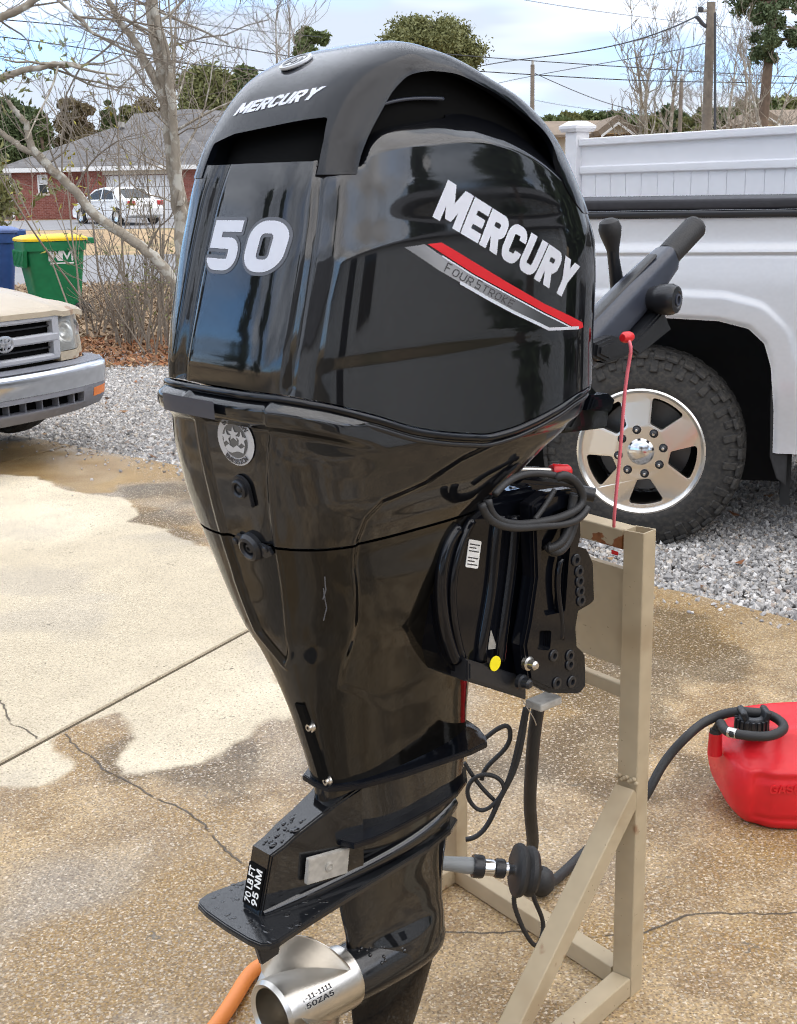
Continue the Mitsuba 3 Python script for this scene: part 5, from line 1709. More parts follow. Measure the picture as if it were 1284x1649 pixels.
obj('bumper', move(bar2(-.86, .86, [(.500, -.09), (.505, -.01), (.495, .010), (.475, .020), (.44, .012), (.415, .004), (.375, .000), (.375, -.09)]), PK), CHROMEW, tp_, 40, label='worn chrome front bumper')
obj('bumper_top', move(bar2(-.84, .84, [(.512, -.16), (.515, -.10), (.506, -.02), (.498, -.09), (.498, -.16)]), PK), GREYPL, tp_, 40)
vm = to_man(bar2(-.855, .855, [(.373, -.10), (.373, -.004), (.345, .000), (.27, -.012), (.225, -.05), (.225, -.10)], up=.03))
vm = vm - to_man(rbox(-.50, .50, .285, .345, -.10, .4, .01))
obj('valance', move(from_man(vm), PK), GREYPL, tp_, 40, label='grey lower valance')
obj('valance_backing', move(bx(-.52, .52, .27, .36, .0, .03), PK), CAVITY, tp_, False)
for a in np.linspace(-.42, .42, 8):
    obj('valance_bar', move(bx(a - .004, a + .004, .28, .35, .035, .085), PK), GREYPL, tp_, False)
for s_ in (-1, 1):
    pts = []
    for a in (.60, .66, .72, .77):
        c = bump_c(a) + .002
        dz = .03 * (a / .85) ** 2
        pts.append([(s_ * a, .335 + dz, c), (s_ * a, .285 + dz, c - .008), (s_ * a, .335 + dz, c - .05), (s_ * a, .285 + dz, c - .05)])
    fm_ = m3.Manifold.batch_boolean([to_man(hull_of(pts[k] + pts[k + 1])) for k in range(3)], m3.OpType.Add)
    obj('turn_signal', move(from_man(fm_), PK), AMBER, tp_, 40)
    make_wheel(tp_, PK @ frame((s_ * .70, .33, -.80), (0, 0, -s_), (0, 1, 0), (s_, 0, 0)), R=.335, rim=.2, wid=.21)
    make_wheel(tp_, PK @ frame((s_ * .70, .33, -3.75), (0, 0, -s_), (0, 1, 0), (s_, 0, 0)), R=.335, rim=.2, wid=.21)
cbp = [(-1.05, .45), (-1.05, .93), (-1.22, .97), (-1.85, 1.45), (-2.05, 1.50), (-2.85, 1.50), (-3.0, 1.0), (-4.6, .98), (-4.7, .9), (-4.7, .45), (-4.15, .45), (-4.12, .6), (-3.75, .76), (-3.38, .6), (-3.35, .40), (-1.2, .40)]
cbm = bprism(Polygon([(x, y) for x, y in cbp]).buffer(0), 1.56, .03)
vv = cbm.vertices.copy()
a_ = vv[:, 2] - .78
a_ = a_ * (1 - .16 * np.clip((vv[:, 1] - .95) / .55, 0, 1))
obj('cab', move(trimesh.Trimesh(np.c_[a_, vv[:, 1], vv[:, 0]], cbm.faces, process=False), PK), TANP, tp_, 30)
ws = hull_of([(s * .62, .99, -1.235 + .004) for s in (-1, 1)] + [(s * .57, 1.43, -1.812 + .004) for s in (-1, 1)] + [(s * .62, .985, -1.25) for s in (-1, 1)] + [(s * .57, 1.425, -1.83) for s in (-1, 1)])
obj('windscreen', move(ws, PK @ trimesh.transformations.translation_matrix([0, .006, .006])), GLASSD, tp_, False)
obj('engine_block', move(bx(-.66, .66, .36, .74, -1.0, -.17), PK), LINER, tp_, False)

# ================================================================== WHITE CAR far left
WHITEP = mat('white_paint', pri((0.78, 0.78, 0.77), 0.25, specular=0.5, clearcoat=0.6))
TAIL = mat('tail_light', pri((0.42, 0.03, 0.03), 0.25))


def zg(x, y):
    return float(zterr(np.array(x), np.array(y))) - .012


wc_ = thing('white_car', 'white saloon car parked in front of the brick garage, seen from behind', 'car')
cx_, cy_ = AT(190, 355, 54.5)[0], 54.5
ca = math.radians(132)
CF = np.array([math.cos(ca), math.sin(ca), 0])
CLf = np.array([-CF[1], CF[0], 0])
CK = frame((cx_, cy_, zg(cx_, cy_)), CF, (0, 0, 1), np.cross(CF, (0, 0, 1)))
prof = [(-2.25, .35), (-2.3, .62), (-2.22, .92), (-1.75, .98), (-1.1, 1.38), (-.3, 1.46), (.5, 1.36), (1.2, .96), (2.0, .80), (2.3, .58), (2.3, .28), (1.9, .22), (-1.9, .24)]
cmn = bprism(Polygon(prof).buffer(-.06).buffer(.06), 1.76, .05)
vv = cmn.vertices.copy()
vv[:, 2] -= .88
vv[:, 2] *= 1 - .2 * np.clip((vv[:, 1] - .9) / .5, 0, 1)
vv[:, 2] *= 1 - .10 * sstep(1.6, 2.3, abs(vv[:, 0]))
carb = to_man(trimesh.Trimesh(vv, cmn.faces, process=False))
for a in (-1.4, 1.42):
    carb = carb - m3.Manifold.cylinder(3, .37, .37, 28).translate((a, .31, -1.5))
obj('body', move(from_man(carb), CK), WHITEP, wc_, 40)
for s_ in (-1, 1):
    for pz in ([(-1.2, .98), (-.98, 1.30), (-.25, 1.38), (-.25, .98)], [(-.18, .98), (-.18, 1.38), (.44, 1.29), (.98, .97)]):
        g = bprism(Polygon(pz).buffer(-.03).buffer(.03), .02, .004)
        vv = g.vertices.copy()
        w_ = .88 * (1 - .2 * np.clip((vv[:, 1] - .9) / .5, 0, 1)) + .006
        obj('side_window', move(trimesh.Trimesh(np.c_[vv[:, 0], vv[:, 1], s_ * (w_ - .02 + vv[:, 2])], g.faces if s_ > 0 else g.faces[:, ::-1], process=False), CK), GLASSD, wc_, False)
    for a in (-1.4, 1.42):
        k0 = key_for('wheel', wc_)
        obj('tyre', move(lathe([(.2, -.1), (.31, -.1), (.325, -.06), (.325, .06), (.31, .1), (.2, .1), (.2, -.1)], 28), CK @ frame((a, .315, s_ * .80), (1, 0, 0), (0, 1, 0), (0, 0, 1))), TYRE, k0, 30)
        obj('rim', move(lathe([(0, -.05), (.205, -.09), (.205, .09), (.19, .09), (.06, .05), (0, .06)], 20), CK @ frame((a, .315, s_ * .80), (1, 0, 0), (0, 1, 0), (0, 0, 1))), ALLOY, k0, 30)
    obj('tail_light', move(rbox(-2.30, -2.16, .74, .92, s_ * .66 - .16, s_ * .66 + .16, .03), CK), TAIL, wc_, 30)
obj('rear_window', move(hull_of([(-1.70, 1.0, s * .60) for s in (-1, 1)] + [(-1.18, 1.355, s * .56) for s in (-1, 1)] + [(-1.68, 1.02 + .02, s * .60) for s in (-1, 1)] + [(-1.16, 1.385, s * .56) for s in (-1, 1)]), CK), GLASSD, wc_, False)
obj('number_plate', move(rbox(-2.31, -2.29, .66, .78, -.16, .16, .004), CK), ZINC, wc_, False)

# ================================================================== WHEELED BINS
GREENB = mat('green_bin', pri(speck((0.008, 0.17, 0.062), 0.12, 20, 3), 0.42))
YELB = mat('yellow_lid', pri(speck((0.80, 0.52, 0.008), 0.1, 20, 3), 0.45))
BLUEB = mat('blue_bin', pri(speck((0.022, 0.062, 0.20), 0.12, 20, 3), 0.42))
BLUEL = mat('blue_lid', pri(speck((0.075, 0.12, 0.28), 0.12, 20, 3), 0.45))


def wheelie(name, label, P, yaw, mb, ml, s=1.0):
    k = thing(name, label, 'wheeled bin')
    M = np.eye(4)
    M[:3, :3] = trimesh.transformations.rotation_matrix(yaw, [0, 0, 1])[:3, :3] * s
    M[:3, 3] = P
    body = rings([(.06, .20, .22, 7, 0, 0), (.07, .225, .245, 7, 0, 0), (.45, .262, .300, 7, 0, -.01), (.90, .300, .360, 7, 0, -.02), (.94, .302, .362, 7, 0, -.02), (.945, .26, .32, 7, 0, -.02)], 30)
    obj('body', move(body, M), mb, k, 40)
    obj('rim_band', move(rings([(.86, .318, .382, 7, 0, -.02), (.97, .322, .386, 7, 0, -.02), (.97, .30, .36, 7, 0, -.02), (.86, .30, .36, 7, 0, -.02), (.86, .318, .382, 7, 0, -.02)], 12), M), mb, k, 30)
    pc = bprism(Polygon([(-.30, 0), (.30, 0), (.25, -.20), (-.25, -.20)]), .05, .008)
    obj('catch_panel', move(pc, M @ frame((0, -.365, .87), (1, 0, 0), (0, 0, 1), (0, -1, 0))), mb, k, 30)
    for x in np.linspace(-.22, .22, 7):
        obj('panel_rib', move(rbox(x - .008, x + .008, -.424, -.412, .69, .86, .003), M), mb, k, 30)
    lid = rings([(.975, .335, .40, 7, 0, -.015), (1.00, .335, .40, 7, 0, -.015), (1.025, .30, .36, 6, 0, -.015), (1.045, .2, .26, 5, 0, -.015), (1.05, .05, .06, 3, 0, -.015)], 24)
    obj('lid', move(lid, M), ml, k, 40)
    obj('handle', move(cat([cyl((-.24, .44, .985), (.24, .44, .985), .018, 14), rbox(-.27, -.22, .33, .46, .93, 1.0, .01), rbox(.22, .27, .33, .46, .93, 1.0, .01)]), M), mb, k, 30)
    for x in (-.24, .24):
        obj('wheel', move(lathe([(0, -.03), (.11, -.03), (.125, -.015), (.125, .015), (.11, .03), (0, .03)], 24, 'x').apply_translation((x * 1.12, .25, .125)), M), RUBBER, k, 30)
    return k, M


gp_ = AT(92, 505, 16.4)
gk_, GM = wheelie('green_bin', 'green wheeled bin with a yellow lid and white letters, behind the tan pickup', (gp_[0], 16.4, -.03), math.radians(-62), GREENB, YELB, 1.02)
lt = unary_union([word('W', .13, w=.27, xs=1.1), affinity.translate(word('M', .13, w=.16, xs=1.0), .15, 0), sbox(.02, -.035, .30, -.018)])
lm_ = prism(lt, .004)
vv = lm_.vertices.copy()
zz = .74 + vv[:, 1]
face_x = np.interp(zz, [.45, .90], [.262, .300])
obj('lettering', move(trimesh.Trimesh(np.c_[face_x + .001 + vv[:, 2], -.12 + vv[:, 0] - .0, zz], lm_.faces, process=False), GM), WHITED, gk_, False)
bp_ = AT(-12, 500, 17.4)
wheelie('blue_bin', 'dark blue wheeled bin with a lighter blue lid, left of the green one', (bp_[0], 17.4, -.03), math.radians(-75), BLUEB, BLUEL, 1.1)

# ================================================================== GRAVEL
def stones(n, sampler, smin, smax, seed):
    r = np.random.default_rng(seed)
    bv = np.array([(1, 0, 0), (-1, 0, 0), (0, 1, 0), (0, -1, 0), (0, 0, 1), (0, 0, -1.0)])
    bf = np.array([(0, 2, 4), (2, 1, 4), (1, 3, 4), (3, 0, 4), (2, 0, 5), (1, 2, 5), (3, 1, 5), (0, 3, 5)])
    P = sampler(n, r)
    n = len(P)
    S = r.uniform(smin, smax, n) * np.exp(r.normal(0, .25, n))
    sc = np.stack([S * r.uniform(.8, 1.35, n), S * r.uniform(.7, 1.1, n), S * r.uniform(.5, .85, n)], -1)
    q = r.normal(size=(n, 4))
    q /= np.linalg.norm(q, axis=1, keepdims=True)
    w, x, y, z = q.T
    R = np.stack([1 - 2 * (y * y + z * z), 2 * (x * y - z * w), 2 * (x * z + y * w), 2 * (x * y + z * w), 1 - 2 * (x * x + z * z), 2 * (y * z - x * w), 2 * (x * z - y * w), 2 * (y * z + x * w), 1 - 2 * (x * x + y * y)], -1).reshape(n, 3, 3)
    jit = 1 + .30 * r.uniform(-1, 1, (n, len(bv), 1))
    V = np.einsum('nij,nkj->nki', R, bv[None] * jit * sc[:, None, :])
    V += P[:, None, :]
    F = (bf[None] + (np.arange(n) * len(bv))[:, None, None]).reshape(-1, 3)
    t = r.uniform(0, 1, n)
    pal = np.array([(.42, .415, .41), (.53, .52, .51), (.33, .325, .325), (.27, .27, .272), (.50, .455, .40), (.36, .30, .26), (.66, .655, .65)])
    pick = r.choice(len(pal), n, p=[.27, .20, .20, .12, .09, .04, .08])
    C = pal[pick] * np.array([1.0, .975, .94]) * r.uniform(.75, 1.15, (n, 1))
    return trimesh.Trimesh(V.reshape(-1, 3), F, process=False), np.repeat(C, len(bv), 0)


_gp = Polygon([tuple(p) for p in BORD] + [(12, 2.5), (14, 12), (4, 16), (-3.1, 12.6), (-14, 19), (-30, 18)])
shapely.prepare(_gp)
gravel_bed = prism(Polygon([tuple(p) for p in BORD] + [(14, 2.5), (14, 12), (4, 16), (-3.1, 12.6), (-14, 19), (-30, 18)]).buffer(.03), .02)
gravel_bed.apply_translation((0, 0, -.052))
obj('gravel_bed', gravel_bed, GRAVELBED, None, False, kind='structure')


def in_region(x0, x1, y0, y1, zup=0.0):
    def f(n, r):
        p = np.c_[r.uniform(x0, x1, n), r.uniform(y0, y1, n)]
        ok = shapely.contains_xy(_gp, p[:, 0], p[:, 1])
        P3 = np.c_[p, np.full(n, -.02)]
        q = P3 - EYE
        z = q @ VD
        u, v = CX + FPX * (q @ VR) / z, CY - FPX * (q @ VU) / z
        ok &= (u > -140) & (u < 1420) & ~((u > 330) & (u < 690) & (v > 250))
        p = p[ok]
        d = np.array(drive_poly.exterior.distance(shapely.points(p)))
        zz = -.034 + r.uniform(0, .012, len(p)) + .016 * sstep(.02, .5, d) + .02 * meshkit.fbm(np.c_[p * 1.3, p[:, :1] * 0], 2)
        return np.c_[p, zz]
    return f


g1, c1 = stones(120000, in_region(.2, 4.6, 3.6, 7.6), .0075, .0128, 11)
g2, c2 = stones(210000, in_region(-5.5, -.2, 6.8, 14.5), .009, .0155, 12)
def spill(n, r):
    k = r.uniform(0, 1, n)
    L_ = LineString(BORD[1:-1])
    P = np.array([L_.interpolate(a_, normalized=True).coords[0] for a_ in k])
    P = P - np.array([.64, .77]) * (r.exponential(.13, n) + .01)[:, None]
    return np.c_[P, np.full(n, .004)]


g3, c3 = stones(420, spill, .006, .012, 13)
gm_ = trimesh.util.concatenate([g1, g2, g3])
obj('gravel', gm_, GRAVEL, None, False, color=np.vstack([c1, c2, c3]), kind='stuff', label='grey and white loose gravel beside the concrete driveway', cat='gravel')

# leaf litter -----------------------------------------------------------
def litter(n, sampler, size, pal, seed, tilt=.5):
    r = np.random.default_rng(seed)
    P = sampler(n, r)
    n = len(P)
    a = r.uniform(0, 2 * PI, n)
    L, W = size * r.uniform(.6, 1.4, n), size * r.uniform(.25, .55, n)
    d = np.stack([np.cos(a), np.sin(a), r.normal(0, tilt, n)], -1)
    d /= np.linalg.norm(d, axis=1, keepdims=True)
    e = np.cross(d, r.normal(size=(n, 3)) * .5 + [0, 0, 1])
    e /= np.linalg.norm(e, axis=1, keepdims=True)
    mid = np.cross(d, e) * (L * .18)[:, None]
    V = np.stack([P - d * L[:, None] * .5, P + e * W[:, None] * .5 + mid, P + d * L[:, None] * .5, P - e * W[:, None] * .5 + mid], 1)
    F = (np.array([[0, 1, 2], [0, 2, 3]])[None] + 4 * np.arange(n)[:, None, None]).reshape(-1, 3)
    pal = np.array(pal)
    C = pal[r.integers(0, len(pal), n)] * r.uniform(.7, 1.25, (n, 1))
    return trimesh.Trimesh(V.reshape(-1, 3), F, process=False), np.repeat(C, 4, 0)


BROWN = [(.30, .125, .055), (.36, .19, .09), (.24, .13, .07), (.42, .27, .15), (.19, .11, .07), (.33, .15, .07)]


def boxs(x0, x1, y0, y1, z0, z1):
    return lambda n, r: np.c_[r.uniform(x0, x1, n), r.uniform(y0, y1, n), r.uniform(z0, z1, n)]


l1, k1 = litter(9000, boxs(-4.6, -.4, 11.6, 14.2, -.02, .05), .085, BROWN, 21)
l2, k2 = litter(170, lambda n, r: in_region(-4, 4.5, 3.7, 12)(n, r) + [0, 0, .025], .06, BROWN, 22, .25)
l3, k3 = litter(16000, boxs(-6.5, -.6, 13.6, 22.0, -.03, .10), .11, [(.27, .19, .12), (.34, .24, .15), (.22, .15, .095), (.40, .31, .2)], 23)
obj('leaf_litter', cat([l1, l2, l3]), LEAFV, None, False, color=np.vstack([k1, k2, k3]), kind='stuff', label='reddish brown fallen leaves strewn behind the gravel', cat='leaves')

# street and far driveway --------------------------------------------------
yy = np.linspace(22.6, 34.6, 14)
xs_ = np.linspace(-60, 60, 40)
X_, Y_ = np.meshgrid(xs_, yy)
i, j = np.meshgrid(np.arange(13), np.arange(39), indexing='ij')
q = np.stack([i * 40 + j, i * 40 + j + 1, (i + 1) * 40 + j + 1, (i + 1) * 40 + j], -1).reshape(-1, 4)
obj('street', (np.c_[X_.ravel(), Y_.ravel(), zterr(X_, Y_).ravel() - .004], q), ROADM, None, True, kind='structure')
yy = np.linspace(50.5, 59, 14)
xs_ = np.linspace(-22, -7, 8)
X_, Y_ = np.meshgrid(xs_, yy)
i, j = np.meshgrid(np.arange(13), np.arange(7), indexing='ij')
q = np.stack([i * 8 + j, i * 8 + j + 1, (i + 1) * 8 + j + 1, (i + 1) * 8 + j], -1).reshape(-1, 4)
obj('far_driveway', (np.c_[X_.ravel() * 1.0 - .0, Y_.ravel(), zterr(X_, Y_).ravel() - .002], q), ROADM, None, True, kind='structure')

# ================================================================== BRICK HOUSE
def brick(p, n, uv):
    u = p.x + p.y
    row = dr.floor(p.z / .075)
    c = u / .21 + .5 * (row - 2 * dr.floor(row / 2))
    r = cell_rand(c, row)
    jn = smoothstep(.0, .08, dr.minimum(c - dr.floor(c), 1 - (c - dr.floor(c)))) * smoothstep(.0, .12, dr.minimum(p.z / .075 - row, 1 - (p.z / .075 - row)))
    b = mix((0.20, 0.062, 0.046), (0.29, 0.105, 0.08), r)
    b = b * (0.85 + 0.3 * fbm(p.x * .8, p.y * .8, p.z * .8, 3))
    return mix((0.30, 0.23, 0.20), b, 0.25 + 0.75 * jn)


def shingle(p, n, uv):
    a = fbm(p.x * 1.2, p.y * 1.2, p.z * 2.0, 3)
    row = dr.floor(p.z / .085)
    r = cell_rand(p.x / .3 + .37 * row, row, p.y / 2.0)
    return mix((0.105, 0.10, 0.10), (0.19, 0.185, 0.185), 0.55 * r + 0.45 * a) * (0.82 + 0.18 * smoothstep(0.0, 0.25, p.z / .085 - row))


BRICK = mat('red_brick', pri(proc(brick), 0.85, specular=0.2))
SHINGLE = mat('grey_shingle', pri(proc(shingle), 0.9, specular=0.2))
TRIM = mat('white_trim', pri((0.74, 0.73, 0.71), 0.5))
DOORW = mat('white_door', pri(speck((0.74, 0.74, 0.73), 0.04, 3, .6), 0.5))
WOODF = mat('grey_fence_wood', pri(speck((0.22, 0.19, 0.155), 0.25, 14, 2), 0.9))
TANROOF = mat('brown_shingle', pri(speck((0.20, 0.155, 0.115), 0.15, 8, 2), 0.9))
BEIGE = mat('beige_siding', pri((0.52, 0.45, 0.36), 0.8))
VINYL = mat('white_vinyl', pri(speck((0.70, 0.69, 0.70), 0.02, 12, 1.2), 0.4))
POLEW = mat('pole_wood', pri(speck((0.20, 0.165, 0.13), 0.3, 18, 2.5), 0.9))
WIREM = mat('wire_black', pri((0.05, 0.05, 0.055), 0.6))
SIDING = mat('grey_siding', pri(speck((0.72, 0.72, 0.70), 0.05, 3, .4), 0.6))


def hip(x0, x1, y0, y1, z0, z1, inset, ridge_axis='x', t=.12):
    """Hip roof solid."""
    if ridge_axis == 'x':
        ym = (y0 + y1) / 2
        rd = [(x0 + inset, ym, z1), (x1 - inset, ym, z1)]
    else:
        xm = (x0 + x1) / 2
        rd = [(xm, y0 + inset, z1), (xm, y1 - inset, z1)]
    return hull_of([(x, y, z) for x in (x0, x1) for y in (y0, y1) for z in (z0, z0 - t)] + rd)


hs = thing('brick_house', 'low red brick house with a grey hipped roof and white garage door', 'house')
zb = .36
HY = 60.0
hx = lambda px, Y=HY: float(AT(px, 330, Y)[0])
hz = lambda px, py, Y=HY: float(AT(px, py, Y)[2])
xa, xb, xc, xd = hx(22), hx(150), hx(300), hx(318)
ev = hz(90, 276)
w0 = bx(xa, xb, HY, HY + 11, zb - .3, ev)
wx0, wx1 = hx(63), hx(80)
wz0, wz1 = hz(72, 311), hz(72, 281)
wm_ = from_man(to_man(w0) - to_man(bx(wx0, wx1, HY - .5, HY + .12, wz0, wz1)))
obj('wall', wm_, BRICK, hs, False, label='plain brick wall with one small window')
gx0, gx1 = hx(172, HY - 1.2), hx(283, HY - 1.2)
dz1 = hz(230, 281, HY - 1.2)
wg = to_man(bx(xb + .01, hx(345), HY - 1.2, HY + 11, zb - .3, ev)) - to_man(bx(gx0, gx1, HY - 1.7, HY - .9, zb - .4, dz1))
obj('wall', from_man(wg), BRICK, hs, False)
wk = obj('window', bx(wx0, wx1, HY + .05, HY + .08, wz0, wz1), GLASSD, hs, False)
for a, b_, c, d in ((wx0, wx0 + .07, wz0, wz1), (wx1 - .07, wx1, wz0, wz1), (wx0, wx1, wz1 - .07, wz1), (wx0, wx1, (wz0 + wz1) / 2 - .04, (wz0 + wz1) / 2 + .04)):
    obj('frame', bx(a, b_, HY + .01, HY + .049, c, d), TRIM, wk, False)
obj('blind', bx(wx0 + .08, wx1 - .08, HY + .04, HY + .0495, (wz0 + wz1) / 2 + .05, wz1 - .08), DOORW, wk, False)
obj('sill', bx(wx0 - .06, wx1 + .06, HY - .06, HY - .002, wz0 - .10, wz0 - .003), BEIGE, wk, False)
dk = key_for('garage_door', hs)
for k in range(4):
    z0_, z1_ = zb - .05 + (dz1 - zb + .05) * k / 4, zb - .05 + (dz1 - zb + .05) * (k + 1) / 4 - .02
    obj('panel', bx(gx0, gx1, HY - 1.02, HY - .96, z0_, z1_), DOORW, dk, False)
    for m_ in range(8):
        xx = gx0 + (gx1 - gx0) * (m_ + .12) / 8
        obj('inset', bx(xx, xx + (gx1 - gx0) * .76 / 8, HY - 1.032, HY - 1.021, z0_ + .08, z1_ - .08), DOORW, dk, False)
obj('garage_header', bx(gx0 - .1, gx1 + .1, HY - 1.24, HY - 1.203, dz1 + .01, ev - .02), BEIGE, hs, False)
obj('downspout', cyl((xa - .02, HY - .08, ev), (xa + .0, HY - .08, zb), .05, 8), TRIM, hs, 30)
obj('downspout', cyl((xb - .06, HY - .08, ev), (xb - .06, HY - .08, zb), .05, 8), TRIM, hs, 30)
r1 = hz(210, 204, 65)
ef = [(xa - .45, xb + .02, HY - .45), (xb + .05, hx(350), HY - 1.65)]
for a, b_, y in ef:
    obj('fascia', bx(a, b_, y - .03, y, ev - .02, ev + .16), TRIM, hs, False)
    obj('soffit', bx(a, b_, y, y + .6, ev - .03, ev + .0), TRIM, hs, False)
rf = obj('roof', hip(xa - .5, hx(350), HY - .46, HY + 11.5, ev + .17, r1, 5.6), SHINGLE, hs, False, label='grey shingled hip roof')
obj('roof', hull_of([(x, y, ev + .17) for x in (xb + .03, hx(350)) for y in (HY - 1.66, HY + 4)] + [(xb + .03, HY - 1.66, ev + .08), (hx(350), HY - 1.66, ev + .08), (hx(165), HY + 4.6, r1 + .02), (hx(268), HY + 4.6, r1 + .02)]), SHINGLE, hs, False)
r2 = hz(325, 181, 73)
obj('roof', hull_of([(x, y, ev + .2) for x in (hx(160, 66), hx(470, 66)) for y in (64, 82)] + [(hx(225, 73), 73, r2), (hx(400, 73), 73, r2)] + [(hx(312, 70), 70, r2 + .02)]), SHINGLE, hs, False)
obj('roof_vent', bx(hx(200, 64), hx(207, 64), 63.7, 64.3, r1 - .05, hz(203, 196, 64)), ZINC, rf, False)

wf_ = thing('wooden_fence', 'weathered grey board fence at the left end of the brick house', 'fence')
for k in range(16):
    x = xa - .25 - .145 * k
    obj('board', bx(x - .068, x + .068, HY + 1.0, HY + 1.03, zb - .05, zb + 1.75 + .03 * math.sin(k * 2.3)), WOODF, wf_, False)
obj('rail', bx(xa - 2.5, xa - .2, HY + 1.035, HY + 1.08, zb + 1.3, zb + 1.4), WOODF, wf_, False)
nb = thing('neighbour_house', 'pale house end just visible above the grey board fence at far left', 'house')
obj('wall', bx(xa - 14, xa - 1.2, HY + 7, HY + 14, zb, hz(8, 283, HY + 7)), BEIGE, nb, False)
obj('roof', hip(xa - 14.5, xa - .7, HY + 6.5, HY + 14.5, hz(8, 281, HY + 7) + .1, hz(8, 268, HY + 10), 3), SHINGLE, nb, False)

# ================================================================== WHITE VINYL FENCE
vf = thing('white_fence', 'white vinyl privacy fence with a capped end post, behind the silver pickup', 'fence')
FA = AT(930, 222, 10.3)
FB = AT(1284, 203, 8.5)
FD = (FB - FA) * [1, 1, 0]
FDl = np.linalg.norm(FD)
FD /= FDl
FN = np.array([FD[1], -FD[0], 0])
ztopf = float((FA[2] + FB[2]) / 2)
VM = frame((FA[0], FA[1], 0), FD, (0, 0, 1), FN)
flen = FDl + .6
obj('post', move(rbox(-.065, .065, -.05, ztopf + .05, -.065, .065, .006), VM), VINYL, vf, 30)
pc = hull_of([(x, ztopf + .05, z) for x in (-.085, .085) for z in (-.085, .085)] + [(x, ztopf + .075, z) for x in (-.10, .10) for z in (-.10, .10)] + [(x, ztopf + .095, z) for x in (-.10, .10) for z in (-.10, .10)] + [(x, ztopf + .13, z) for x in (-.05, .05) for z in (-.05, .05)])
obj('post_cap', move(pc, VM), VINYL, vf, False)
obj('post', move(rbox(flen, flen + .13, -.05, ztopf + .05, -.065, .065, .006), VM), VINYL, vf, 30)
obj('top_rail', move(rbox(.068, flen - .003, ztopf - .055, ztopf, -.045, .045, .008), VM), VINYL, vf, 30)
obj('top_panel', move(bx(.064, flen + .003, ztopf - .22, ztopf - .04, -.012, .012), VM), VINYL, vf, 30)
obj('middle_rail', move(rbox(.068, flen - .003, ztopf - .26, ztopf - .203, -.035, .035, .008), VM), VINYL, vf, 30)
obj('bottom_rail', move(rbox(.068, flen - .003, .02, .12, -.035, .035, .008), VM), VINYL, vf, 30)
nbd = int(flen / .165)
bw = (flen - .075) / nbd
b0 = None
for k in range(nbd):
    x = .070 + bw * k
    MB = VM @ trimesh.transformations.translation_matrix([x, 0, 0])
    bm0 = bprism(sbox(.001, .10, bw - .002, ztopf - .25), .024, .0025)
    bm0.apply_translation((0, 0, -.012))
    obj('board', move(bm0, MB), VINYL, vf, 20)

# ================================================================== FAR HOUSES AT RIGHT
def far_house(px0, px1, pxr, pye, pyr, Y, gx, lab_):
    k = thing('brown_roof_house', lab_, 'house')
    x0, x1 = float(AT(px0, pye, Y)[0]), float(AT(px1, pye, Y)[0])
    ze, zr = float(AT((px0 + px1) / 2, pye, Y)[2]), float(AT(pxr, pyr, Y + 5)[2])
    obj('wall', bx(x0 + .5, x1 - .5, Y, Y + 9, -.2, ze), BEIGE, k, False)
    obj('roof', hip(x0, x1, Y - .5, Y + 9.5, ze + .12, zr, 4.0), TANROOF, k, False)
    g0, g1, gp = float(AT(gx[0], pye, Y - 2)[0]), float(AT(gx[2], pye, Y - 2)[0]), AT(gx[1], gx[3], Y - 2)
    obj('gable_wall', fyz(prism(Polygon([(0, 0), (1, 0), (.5, 1)]), 1)).apply_transform(np.array([[0, g1 - g0, 0, g0], [2.0, 0, 0, Y - 2], [0, 0, gp[2] - ze - .1, ze + .1], [0, 0, 0, 1.0]])), BEIGE, k, False)
    t = .25
    for s in (0, 1):
        e, c = (g0 - .3, ze) if s == 0 else (g1 + .3, ze), (gp[0], gp[2])
        nn = np.array([-(c[1] - e[1]), c[0] - e[0]])
        nn = nn / np.linalg.norm(nn) * (t if s == 0 else -t)
        q4 = [(e[0], e[1]), (c[0], c[1]), (c[0], c[1] + t * 1.2), (e[0] + nn[0], e[1] + nn[1])]
        obj('gable_roof', hull_of([(a, y, b_) for a, b_ in q4 for y in (Y - 2.2, Y + 3)]), TANROOF, k, False)
        obj('barge_board', hull_of([(a, y, b_) for a, b_ in [(q4[0][0], q4[0][1] - .12), (q4[1][0], q4[1][1] - .12), q4[1], q4[0]] for y in (Y - 2.28, Y - 2.21)]), TRIM, k, False)
    return k


far_house(860, 1010, 990, 221, 194, 62, (978, 995, 1012, 196), 'brown roofed house with a small gable, beyond the white fence post')
far_house(1205, 1400, 1275, 206, 177, 70, (1214, 1232, 1252, 186), 'brown roofed house behind the white fence at the right edge')

# ================================================================== POLES AND WIRES
def pole(px, top, Y, r, label, arm=False):
    k = thing('utility_pole', label, 'utility pole', None)
    p = AT(px, top, Y)
    zz = zg(p[0], p[1])
    obj('shaft', tube(np.array([(p[0], p[1], zz - .2), (p[0], p[1], (zz + p[2]) / 2), (p[0], p[1], p[2])]), [r * 1.15, r * 1.05, r * .9], 12), POLEW, k, 40)
    if arm:
        a = AT(1131, 18, Y)
        obj('bracket', cyl(AT(1146, 15, Y), a, .025, 8), ZINC, k, 30)
        obj('photocell', lathe([(0, -.05), (.045, -.04), (.05, 0), (.045, .04), (0, .05)], 14).apply_translation(AT(1129, 15, Y)), WIREM, k, 40)
        obj('wire_clamp', tube(spline([AT(1122, 27, Y), AT(1128, 33, Y), AT(1134, 40, Y), AT(1141, 42, Y)], 12), .035, 8), WIREM, k, 30)
        obj('cable_drop', tube(np.array([AT(1152, 20, Y - .2), AT(1152, 120, Y - .2), AT(1152, 208, Y - .2)]), .022, 6), WIREM, k, 30)
    else:
        obj('insulator', lathe([(0, 0), (.05, 0), (.05, .15), (0, .2)], 8).apply_translation((p[0], p[1], p[2])), ZINC, k, 30)
    return k


